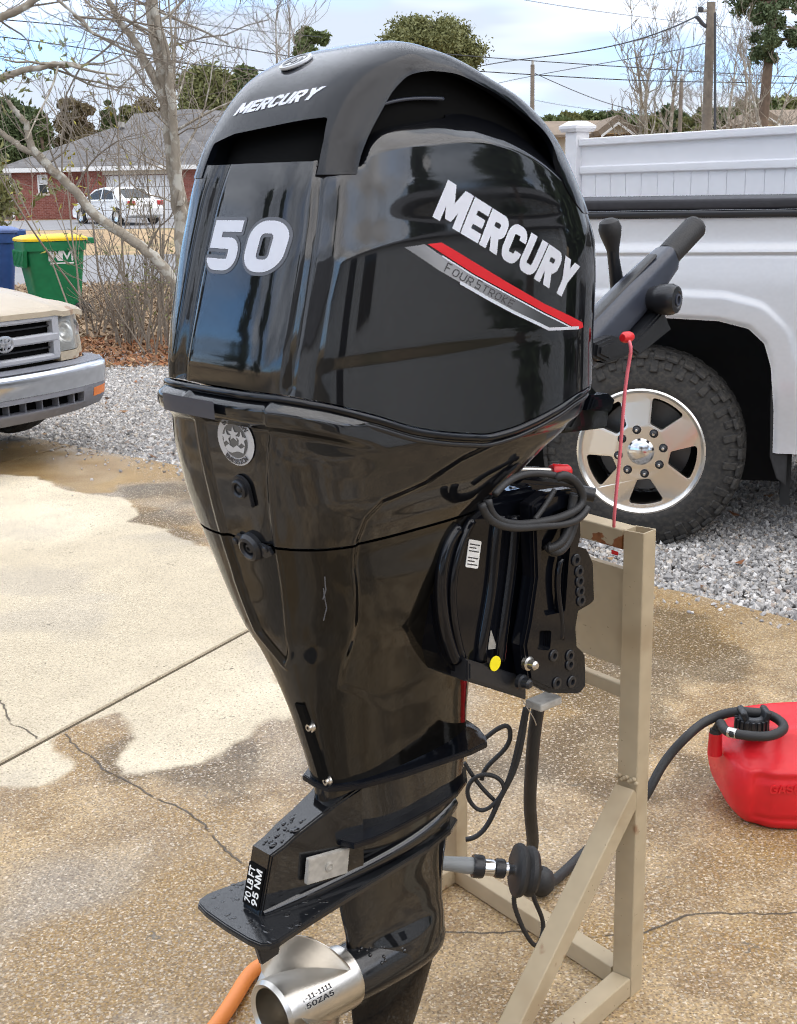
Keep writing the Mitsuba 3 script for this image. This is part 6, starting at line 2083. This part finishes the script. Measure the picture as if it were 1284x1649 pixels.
pole(1146, 3, 24, .085, 'thick wooden utility pole with a wire bracket near its top', True)
pole(858, 104, 52, .085, 'thin distant utility pole just right of the black motor')
pole(1098, 127, 55, .085, 'thin distant utility pole left of the thick wooden one')


def wire(pts, Ys, r, label):
    p = np.array([AT(a, b, Y) for (a, b), Y in zip(pts, Ys)])
    obj('overhead_wire', tube(spline(p, 30), r * .66, 5), WIREM, None, True, label=label, cat='wire')


wire([(1122, 26), (1010, 68), (884, 90), (770, 107)], [24, 29, 36, 44], .022, 'wire running from the thick pole bracket down to the left')
wire([(1140, 68), (1010, 95), (858, 122), (760, 145)], [24, 34, 45, 55], .016, 'lower wire from the thick pole to the thin left pole')
wire([(700, 85), (850, 97), (1000, 107), (1140, 116), (1400, 128)], [50, 50, 50, 50, 50], .026, 'long level wire crossing just above the thin left pole')
wire([(700, 111), (858, 120), (1000, 128), (1146, 132), (1400, 136)], [52, 52, 52, 52, 52], .03, 'lowest long level wire at the height of the thin poles')
wire([(862, 118), (930, 148), (1000, 172), (1060, 186)], [52, 54, 58, 62], .024, 'wire dropping rightwards from the thin left pole')
wire([(858, 160), (925, 172), (1000, 182), (1040, 188)], [60, 62, 64, 66], .014, 'faint lower wire dropping rightwards towards the far houses')
wire([(740, -20), (884, 6), (1010, 24), (1110, 36), (1300, 60)], [45, 45, 45, 45, 45], .014, 'faint high wire above all others at right')
wire([(0, 31), (150, 45), (300, 64), (420, 83), (520, 98)], [30, 31, 32, 33, 34], .02, 'upper wire crossing the bare branches at left')
wire([(0, 59), (150, 80), (300, 102), (420, 113), (520, 122)], [30, 31, 32, 33, 34], .02, 'lower wire crossing the bare branches at left')
wire([(255, 26), (340, 41), (420, 50), (520, 60)], [33, 33.5, 34, 34.5], .014, 'thin short wire right of the bare trunk at upper left')

# ================================================================== TREES
def bark(p, n, uv):
    a = fbm(p.x * 26, p.y * 26, p.z * 14, 4)
    b = smoothstep(0.50, 0.62, fbm(p.x * 13 + 5, p.y * 13, p.z * 10, 4))
    return mix(mix((0.22, 0.185, 0.145), (0.38, 0.335, 0.27), a), (0.52, 0.50, 0.44), b * 0.75)


BARK = mat('lichen_bark', pri(proc(bark), 0.95, specular=0.1))
TWIG = mat('grey_twig', pri((0.28, 0.24, 0.195), 0.9, specular=0.1))
PINEB = mat('pine_bark', pri(speck((0.15, 0.105, 0.075), 0.3, 8, 1.5), 0.95))


def leafmat(name, c, tr=0.5):
    return mat(name, {'type': 'principled', 'base_color': rgb(*c), 'roughness': 0.6, 'specular': 0.3})


LF_PINE = leafmat('pine_green', (0.12, 0.15, 0.058))
LF_DARK = leafmat('dark_green', (0.09, 0.12, 0.052))
LF_OLIVE = leafmat('olive_green', (0.175, 0.18, 0.07))
LF_BROWN = leafmat('brown_foliage', (0.165, 0.13, 0.07))
LF_YEL = leafmat('yellow_green_leaf', (0.30, 0.27, 0.045))


def grow(p, d, L, r, depth, rg, segs, twigs, spread=.55, up=.12, kids=(2, 4), rmin=.004, gn=.16):
    """A bare branch: appended as tubes, thin ends to twigs."""
    n = 5
    P = [p]
    for i in range(n):
        d = d + rg.normal(0, gn, 3) + [0, 0, up * .25]
        d = d / np.linalg.norm(d)
        P.append(P[-1] + d * L / n)
    P = np.array(P)
    R = np.linspace(r, max(r * .55, rmin), n + 1)
    (segs if r > .012 else twigs).append(tube(P, R, 7 if r > .03 else 4 if r > .012 else 3, caps=False))
    if depth == 0:
        return
    for _ in range(rg.integers(*kids)):
        t = rg.uniform(.25, 1.0)
        k = min(int(t * n), n - 1)
        q = P[k] + (P[k + 1] - P[k]) * (t * n - k)
        e = d + rg.normal(0, spread, 3) + [0, 0, up]
        e /= np.linalg.norm(e)
        grow(q, e, L * rg.uniform(.45, .75), max(R[k] * rg.uniform(.4, .62), rmin), depth - 1, rg, segs, twigs, spread, up, kids, rmin, gn)


def path_limb(pts, Y, r0, r1, segs, n=24, sides=9):
    p = np.array([AT(a, b, Y + (c[0] if c else 0)) for a, b, *c in pts])
    q = spline(p, n)
    q[1:-1] += np.random.default_rng(len(pts) * 31 + int(r0 * 1e4)).normal(0, r0 * .12, (n - 2, 3))
    segs.append(tube(q, np.linspace(r0, r1, n), sides))
    return q


# the double trunked bare tree behind the motor's left
bt_ = thing('bare_tree', 'leafless tree with a lichen grey forked trunk, just left of the motor', 'tree')
rg = np.random.default_rng(5)
seg_, twg = [], []
YT = 12.6
q1_ = path_limb([(303, 560), (298, 460), (292, 380), (284, 300), (272, 200), (262, 130), (252, 60), (243, 0), (236, -80)], YT, .078, .055, seg_, 44)
q2_ = path_limb([(288, 330), (283, 250), (276, 160), (270, 105), (262, 60), (250, 20), (246, -10)], YT - .1, .048, .032, seg_)
q3_ = path_limb([(262, 165), (248, 125), (232, 95), (214, 62), (196, 38), (182, 15), (165, -25)], YT, .042, .024, seg_)
for Q, m_, L0 in ((q1_, 12, 1.3), (q2_, 7, 1.1), (q3_, 7, 1.1)):
    for _ in range(m_):
        k = rg.integers(len(Q) // 3, len(Q))
        d = rg.normal(0, 1, 3) * [1, .6, .5] + [0, 0, .45]
        grow(Q[k], d / np.linalg.norm(d), L0 * rg.uniform(.5, 1.1), rg.uniform(.008, .016), 3, rg, seg_, twg, .6, .15, (2, 4), .0026)
obj('trunk', cat(seg_), BARK, bt_, True)
obj('twigs', cat(twg), TWIG, bt_, True, kind='stuff')

st_ = thing('leaning_tree', 'broken grey trunk leaning to the upper left, with two bare arms', 'tree')
seg_, twg = [], []
path_limb([(300, 520), (284, 465), (268, 436), (240, 408), (215, 388), (185, 368), (150, 343), (120, 308), (95, 285), (62, 250)], 12.0, .052, .040, seg_, 40)
path_limb([(64, 252), (52, 240), (48, 225), (44, 205), (32, 187), (22, 175), (13, 162)], 12.0, .038, .020, seg_)
path_limb([(70, 256), (50, 245), (32, 236), (14, 222), (0, 212), (-30, 196)], 12.0, .032, .022, seg_)
for _ in range(6):
    q = AT(rg.uniform(60, 280), rg.uniform(300, 440), 12.0)
    t = rg.uniform(0, 1)
    q = AT(62 + (268 - 62) * t, 250 + (436 - 250) * t, 12.0)
    grow(q, np.array([rg.normal(0, .6), rg.normal(0, .4), 1.0]) / 1.2, rg.uniform(.4, .9), .011, 2, rg, seg_, twg, .6, .2, (2, 4), .0035)
obj('trunk', cat(seg_), BARK, st_, True)
obj('twigs', cat(twg), TWIG, st_, True, kind='stuff')

lt_ = thing('overhanging_tree', 'bare branches reaching in from the left edge of the sky', 'tree')
seg_, twg = [], []
tb0 = np.array([-4.6, 12.8, -.03])
tb1 = AT(-130, 150, 12.2)
obj('trunk', tube(spline([tb0, tb0 * .5 + tb1 * .5 + [-.1, 0, 0], tb1, tb1 + [-.2, 0, 1.5], tb1 + [.1, 0, 3.2]], 24), np.linspace(.15, .08, 24), 10), BARK, lt_, True)
qa = path_limb([(-130, 160), (-60, 140), (0, 126), (35, 114), (60, 108), (95, 103), (130, 108)], 11.6, .046, .018, seg_)
qb = path_limb([(-130, 120), (-50, 55), (0, 28), (30, 17), (60, -5), (100, -40)], 11.8, .044, .026, seg_)
qc = path_limb([(-100, -60), (20, -40), (85, -8), (115, 18), (135, 35), (150, 55)], 11.4, .022, .010, seg_)
for Q, m_ in ((qa, 9), (qb, 8), (qc, 7)):
    for _ in range(m_):
        k = rg.integers(len(Q) // 3, len(Q))
        d = rg.normal(0, 1, 3) * [1, .5, .6] + [.35, 0, -.15]
        grow(Q[k], d / np.linalg.norm(d), rg.uniform(.45, 1.0), rg.uniform(.008, .014), 3, rg, seg_, twg, .65, .02, (2, 4), .003)
obj('limbs', cat(seg_), BARK, lt_, True)
obj('twigs', cat(twg), TWIG, lt_, True, kind='stuff')
lv_, lk_ = litter(70, lambda n, r: qa[r.integers(8, len(qa), n)] + r.normal(0, .16, (n, 3)), .075, [(.20, .17, .06), (.12, .10, .05), (.27, .2, .06)], 77, 1.0)
obj('last_leaves', lv_, LF_OLIVE, lt_, False, kind='stuff')


def bare(px, py_base, Y, py_top, r, label, seed, spread=.45, m=1, name='bare_tree', depth=4, kids=(3, 5)):
    k = thing(name, label, 'tree')
    rr_ = np.random.default_rng(seed)
    s, t = [], []
    b_, tp2 = AT(px, py_base, Y), AT(px, py_top, Y)
    b_[2] = zg(b_[0], b_[1]) - .1
    Hh_ = tp2[2] - b_[2]
    for a in range(m):
        d = np.array([rr_.normal(0, .12), rr_.normal(0, .1), 1.0])
        P = [b_ + [rr_.normal(0, .25 * (m > 1)), 0, 0]]
        for i_ in range(10):
            d = d + rr_.normal(0, .07, 3)
            d[2] = abs(d[2])
            d /= np.linalg.norm(d)
            P.append(P[-1] + d * Hh_ / 10)
        P = np.array(P)
        s.append(tube(P, np.linspace(r, r * .15, 11), 7))
        for i_ in range(3, 11):
            for _ in range(rr_.integers(2, 4)):
                e = rr_.normal(0, 1, 3) * [1, 1, .3] + [0, 0, .8]
                grow(P[i_], e / np.linalg.norm(e), Hh_ * rr_.uniform(.12, .26), r * .4 * (1 - i_ / 13), depth - 2, rr_, s, t, spread, .25, kids, r * .07)
    obj('trunk', cat(s), BARK, k, True)
    if t:
        obj('twigs', cat(t), TWIG, k, True, kind='stuff')
    return k


bare(320, 300, 22, -30, .055, 'slender bare tree between the forked trunk and the motor', 41, depth=4)
bare(425, 300, 26, -10, .055, 'bare tree whose twigs spread above the cap of the motor', 42, m=2, depth=4)
bare(1035, 230, 60, 66, .16, 'bare tree left of the thick pole, beyond the white fence', 43, m=3, depth=4)
bare(1172, 230, 58, 78, .13, 'pale bare tree just right of the thick pole', 44, m=2, depth=4)
bare(1205, 230, 60, 95, .12, 'thin bare tree left of the tall pine at right', 45, m=2, depth=4)
bare(1130, 230, 70, 110, .10, 'small bare tree left of the thick pole, half hidden by it', 46, m=2, depth=4)
bare(1300, 230, 40, 60, .10, 'bare tree entering at the right edge under the pine', 47, m=2, depth=4)


def clumps(centres, radii, per, size, seed, flat_=.8):
    """Leaf clumps: small bent faces scattered through each clump's volume, denser towards its rim."""
    r = np.random.default_rng(seed)
    V, F = [], []
    for c, rad in zip(centres, radii):
        n = int(per)
        u = r.normal(size=(n, 3))
        u /= np.linalg.norm(u, axis=1, keepdims=True)
        P = c + u * (rad * np.clip(abs(r.normal(.62, .30, n)), .05, 1.5))[:, None] * [1, 1, flat_]
        a, b_ = r.normal(size=(n, 3)), r.normal(size=(n, 3))
        a = a / np.linalg.norm(a, axis=1, keepdims=True) * .6 + u * .5
        a /= np.linalg.norm(a, axis=1, keepdims=True)
        e = np.cross(a, b_)
        e /= np.linalg.norm(e, axis=1, keepdims=True)
        S = size * r.uniform(.6, 1.4, n)[:, None]
        k = sum(len(v_) for v_ in V)
        V.append(np.stack([P - a * S, P + e * S * .42, P + a * S, P - e * S * .42], 1).reshape(-1, 3))
        F.append((np.array([[0, 1, 2], [0, 2, 3]])[None] + 4 * np.arange(n)[:, None, None]).reshape(-1, 3) + k)
    return trimesh.Trimesh(np.concatenate(V), np.concatenate(F), process=False)


def leafy(px, py_top, py_bot, halfw, Y, mat_, label, seed, name='evergreen_tree', n=34, per=150, size=.22, trunk=True, base=None, cone=.0, group=None):
    """A tree beyond the gardens: crown from py_top to py_bot, half width in pixels."""
    k = thing(name, label, 'tree', group)
    rr_ = np.random.default_rng(seed)
    ct = AT(px, (py_top + py_bot) / 2, Y)
    hw = halfw * Y / FPX
    hh = abs(py_bot - py_top) / 2 * Y / FPX
    C, R_ = [], []
    while len(C) < n:
        u = rr_.uniform(-1, 1, 3)
        lim = 1.0 if cone == 0 else max(0.08, 1 - cone * (u[2] * .5 + .5))
        if (u[0] ** 2 + u[1] ** 2) / lim ** 2 + (u[2] ** 2 if cone == 0 else 0) < 1:
            C.append(ct + u * [hw, hw, hh] * .9)
            R_.append(min(hw, hh) * rr_.uniform(.22, .48) * (lim ** .4))
    gz = zg(ct[0], ct[1])
    if trunk:
        obj('trunk', tube(np.array([(ct[0], ct[1], gz - .3), (ct[0], ct[1], (gz + ct[2]) / 2), (ct[0], ct[1], ct[2] + hh * .7)]), [.20 * Y / 60, .16 * Y / 60, .05], 7), PINEB, k, True)
    obj('crown', clumps(C, R_, per, size * Y / 60, seed + 1), mat_, k, False)
    return k


# trees behind the brick house
for a in [(22, 170, 300, 48, 92, LF_DARK, 'dark green tree behind the left end of the brick roof', 1), (68, 176, 290, 26, 90, LF_PINE, 'second dark green pine from the left edge', 2), (-30, 190, 300, 40, 88, LF_DARK, 'dark tree cut by the left edge', 3),
          (112, 163, 270, 26, 95, LF_BROWN, 'brownish tree third from the left behind the roof', 4), (140, 166, 260, 22, 93, LF_BROWN, 'brownish tree above the hip of the roof', 5), (176, 160, 245, 20, 96, LF_PINE, 'small pointed green pine above the roof ridge', 6),
          (208, 172, 240, 20, 98, LF_OLIVE, 'low olive tree behind the roof ridge', 7), (240, 156, 235, 28, 99, LF_BROWN, 'brown twiggy tree left of the big round one', 8), (330, 107, 235, 50, 84, LF_OLIVE, 'big round olive green tree between the bare trunk and motor', 9),
          (395, 108, 190, 26, 95, LF_PINE, 'grey green tree touching the left edge of the cowl cap', 10)]:
    leafy(*a[:6], a[6], a[7] * 7 + 100, n=66 if a[3] > 30 else 44, per=640, size=.105, cone=.75 if a[7] in (2, 6) else (.35 if a[7] in (4, 5) else 0))
leafy(695, 30, 150, 78, 62, LF_OLIVE, 'large green pine crown rising behind the top of the motor', 301, name='pine_tree', n=100, per=560, size=.085)
leafy(500, 42, 100, 24, 62, LF_PINE, 'small pine crown peeping over the cap at left', 302, name='pine_tree', n=16, per=300, size=.12)

# tall pine at the right edge
pt = thing('pine_tree', 'tall pine with an open crown at the top right corner', 'tree')
YP = 42
tr0, tr1 = AT(1233, 215, YP), AT(1246, -120, YP)
tr0[2] = zg(tr0[0], tr0[1]) - .2
obj('trunk', tube(spline([tr0, AT(1237, 110, YP), AT(1243, 40, YP), tr1], 20), np.linspace(.22, .09, 20), 9), PINEB, pt, True)
rp = np.random.default_rng(99)
C, R_, lims = [], [], []
for k in range(38):
    z_ = rp.uniform(-110, 78)
    o = AT(1243, z_, YP)
    reach = np.interp(z_, [-110, 20, 60, 80], [40, 62, 50, 18])
    px_ = 1243 + rp.uniform(-1, 1) * reach
    e = AT(px_, z_ - rp.uniform(-14, 12), YP + rp.uniform(-1.1, 1.1))
    lims.append(tube(spline([o, (o + e) / 2 + [0, 0, -.06], e], 8), np.linspace(.045, .015, 8), 5))
    for _ in range(3):
        C.append(e + rp.normal(0, .16, 3))
        R_.append(rp.uniform(.14, .34))
for a, b_ in ((1170, 70), (1188, 84), (1205, 62), (1212, 88), (1272, 96), (1262, 72), (1281, 62), (1190, 40), (1200, 96)):
    pass
obj('limb', cat(lims), PINEB, pt, True, kind='stuff')
obj('crown', clumps(C, R_, 260, .062, 98), LF_DARK, pt, False)

# tree line at right
FARL = ['far tree just right of the motor, above the white post cap', 'far tree directly above the white fence post cap', 'far tree right of the white post cap, over the brown roof', 'far tree over the left slope of the small brown gable', 'far tree over the peak of the small brown gable',
        'low olive far tree behind the left bare tree', 'tall dark far tree left of the thin middle pole', 'far tree at the foot of the thin middle pole', 'olive far tree between the thin middle pole and thick pole', 'dark far tree just left of the thick pole',
        'far tree just right of the thick pole', 'olive far tree behind the pale bare tree right of the pole', 'tall far tree behind the trunk of the corner pine', 'olive far tree at the right edge below the pine', 'dark far tree cut off by the right edge']
for i_, (px_, t_, w_, m_) in enumerate([(898, 186, 20, LF_PINE), (925, 181, 20, LF_OLIVE), (952, 180, 20, LF_PINE), (978, 182, 20, LF_DARK), (1005, 184, 22, LF_PINE), (1040, 188, 22, LF_OLIVE), (1075, 172, 22, LF_DARK), (1085, 182, 22, LF_PINE), (1118, 186, 22, LF_OLIVE),
                                        (1135, 178, 22, LF_DARK), (1165, 176, 26, LF_PINE), (1200, 168, 28, LF_OLIVE), (1238, 150, 36, LF_PINE), (1275, 160, 30, LF_OLIVE), (1310, 158, 30, LF_DARK)]):
    leafy(px_, t_, 225, w_, 105 + (i_ % 4) * 4, m_, FARL[i_], 400 + i_ * 3, n=20, per=300, size=.19, trunk=False, group='far trees beyond the white fence', name='far_tree')

# shrubs between the gravel and the street
def shrub(px, py, Y, h, label, seed, m=9, leaf=None, nl=60, ls=.09):
    k = thing('shrub', label, 'shrub')
    rr_ = np.random.default_rng(seed)
    s, t = [], []
    b_ = G(px, py, -.04) if Y is None else AT(px, py, Y)
    b_[2] = -.05
    tips = []
    for _ in range(m):
        d = np.array([rr_.normal(0, .33), rr_.normal(0, .3), 1.0])
        d /= np.linalg.norm(d)
        grow(b_ + rr_.normal(0, .12, 3) * [1, 1, 0], d, h * rr_.uniform(.55, 1.0), rr_.uniform(.008, .0145), 2, rr_, s, t, .5, .2, (2, 5), .003, .1)
    obj('stems', cat(s + t), TWIG, k, True, kind='stuff')
    if leaf:
        V = np.concatenate([np.asarray(q.vertices) for q in t])
        V = V[V[:, 2] > b_[2] + h * .3]
        P = V[rr_.integers(0, len(V), nl)]
        lv_, _ = litter(nl, lambda n, r: P + r.normal(0, .04, P.shape), ls, [(.3, .3, .1)], seed + 1, 1.0)
        obj('leaves', lv_, leaf, k, False, kind='stuff')
    return k


shrub(250, 540, 12.9, 1.5, 'tangle of thin bare stems with green tips beside the motor', 501, 7, LF_OLIVE, 70, .05)
shrub(205, 530, 13.6, 2.3, 'tall thin bare shrub in the middle of the thicket', 502, 3)
shrub(262, 545, 12.5, 1.1, 'low bushy shrub against the left edge of the motor', 503, 9, LF_OLIVE, 150, .05)
shrub(180, 500, 15.5, 2.9, 'yellow green leaved shrub in front of the garage', 504, 3, LF_YEL, 90, .08)
shrub(235, 520, 14.2, 2.6, 'bare shrub in front of the white car', 505, 3)
shrub(120, 470, 16.0, 2.2, 'sparse yellow leaved shrub right of the brick wall window', 506, 2, LF_YEL, 26, .08)
shrub(160, 520, 13.8, .55, 'small dry bush at the foot of the green bin', 507, 12)
shrub(215, 530, 13.2, .8, 'dry brown weeds at the edge of the leaf litter', 508, 18)
shrub(6, 385, 40, 2.2, 'green bush at the left edge before the board fence', 509, 12, LF_OLIVE, 500, .3)

# ================================================================== WHAT THE GLOSSY COWL MIRRORS, behind and to the right of the camera
dh = thing('siding_house', 'pale sided house with a garage standing right of the driveway', 'house')
obj('wall', bx(6.6, 14.0, -7.5, 3.7, -.1, 2.3), SIDING, dh, False)
obj('roof', hull_of([(x, y, 2.32) for x in (6.3, 14.5) for y in (-8.0, 4.0)] + [(10.3, y, 3.0) for y in (-8.0, 4.0)]), SHINGLE, dh, False)
obj('window', bx(6.56, 6.59, -1.45, -.45, .95, 2.05), GLASSD, dh, False)
obj('door', bx(6.56, 6.59, -3.4, -2.4, -.05, 2.1), CAVITY, dh, False)
obj('corner_post', bx(6.5, 6.62, 3.55, 3.76, -.05, 2.3), TRIM, dh, False)
ph = thing('garage_front', 'grey sided garage front with a wide white door behind the camera', 'garage')
obj('wall', bx(-6.5, 4.6, -9.0, -8.6, -.1, 3.0), SIDING, ph, False)
obj('roof', hull_of([(x, y, 3.02) for x in (-7.2, 5.3) for y in (-8.2, -14.0)] + [(x, -11.2, 5.4) for x in (-7.2, 5.3)]), SHINGLE, ph, False)
obj('garage_door', bx(-4.4, .5, -8.598, -8.55, -.05, 2.3), DOORW, ph, False)
for i_, (x, y, h_, w_, m_) in enumerate([(24.5, 5.0, 9.5, 1.6, LF_DARK), (27, 9.0, 11, 2.2, LF_PINE), (25, 13.5, 8.5, 2.3, LF_DARK), (30, 1.5, 12, 2.3, LF_DARK), (15.5, 9.5, 6.5, 1.5, LF_PINE), (6.0, 2.6, 3.0, .36, LF_DARK), (8.5, 5.6, 5.5, 1.5, LF_DARK), (10.5, 8.2, 6.5, 1.7, LF_PINE), (-22, 4, 10, 2.4, LF_DARK), (-19, 9.5, 9, 2.2, LF_BROWN), (-24, 14, 12, 2.6, LF_PINE), (-20, -2, 11, 2.4, LF_DARK), (-10, -19, 11, 3, LF_PINE), (8, -21, 12, 3, LF_DARK)]):
    k = thing('yard_tree', 'evergreen standing outside the picture round the yard', 'tree', 'evergreens round the yard')
    rr_ = np.random.default_rng(700 + i_)
    C = [np.array([x + rr_.normal(0, w_ * .35) * (1.15 - u), y + rr_.normal(0, w_ * .35) * (1.15 - u), h_ * (.10 + .88 * u)]) for u in rr_.uniform(0, 1, 30)]
    obj('trunk', tube(np.array([(x, y, -.2), (x, y, h_ * .5), (x, y, h_ * .95)]), [.02 * h_, .015 * h_, .004 * h_], 7), PINEB, k, True)
    obj('crown', clumps(C, [w_ * rr_.uniform(.28, .45) for _ in C], 150, .26 if h_ > 4 else .07, 800 + i_), m_, k, False)
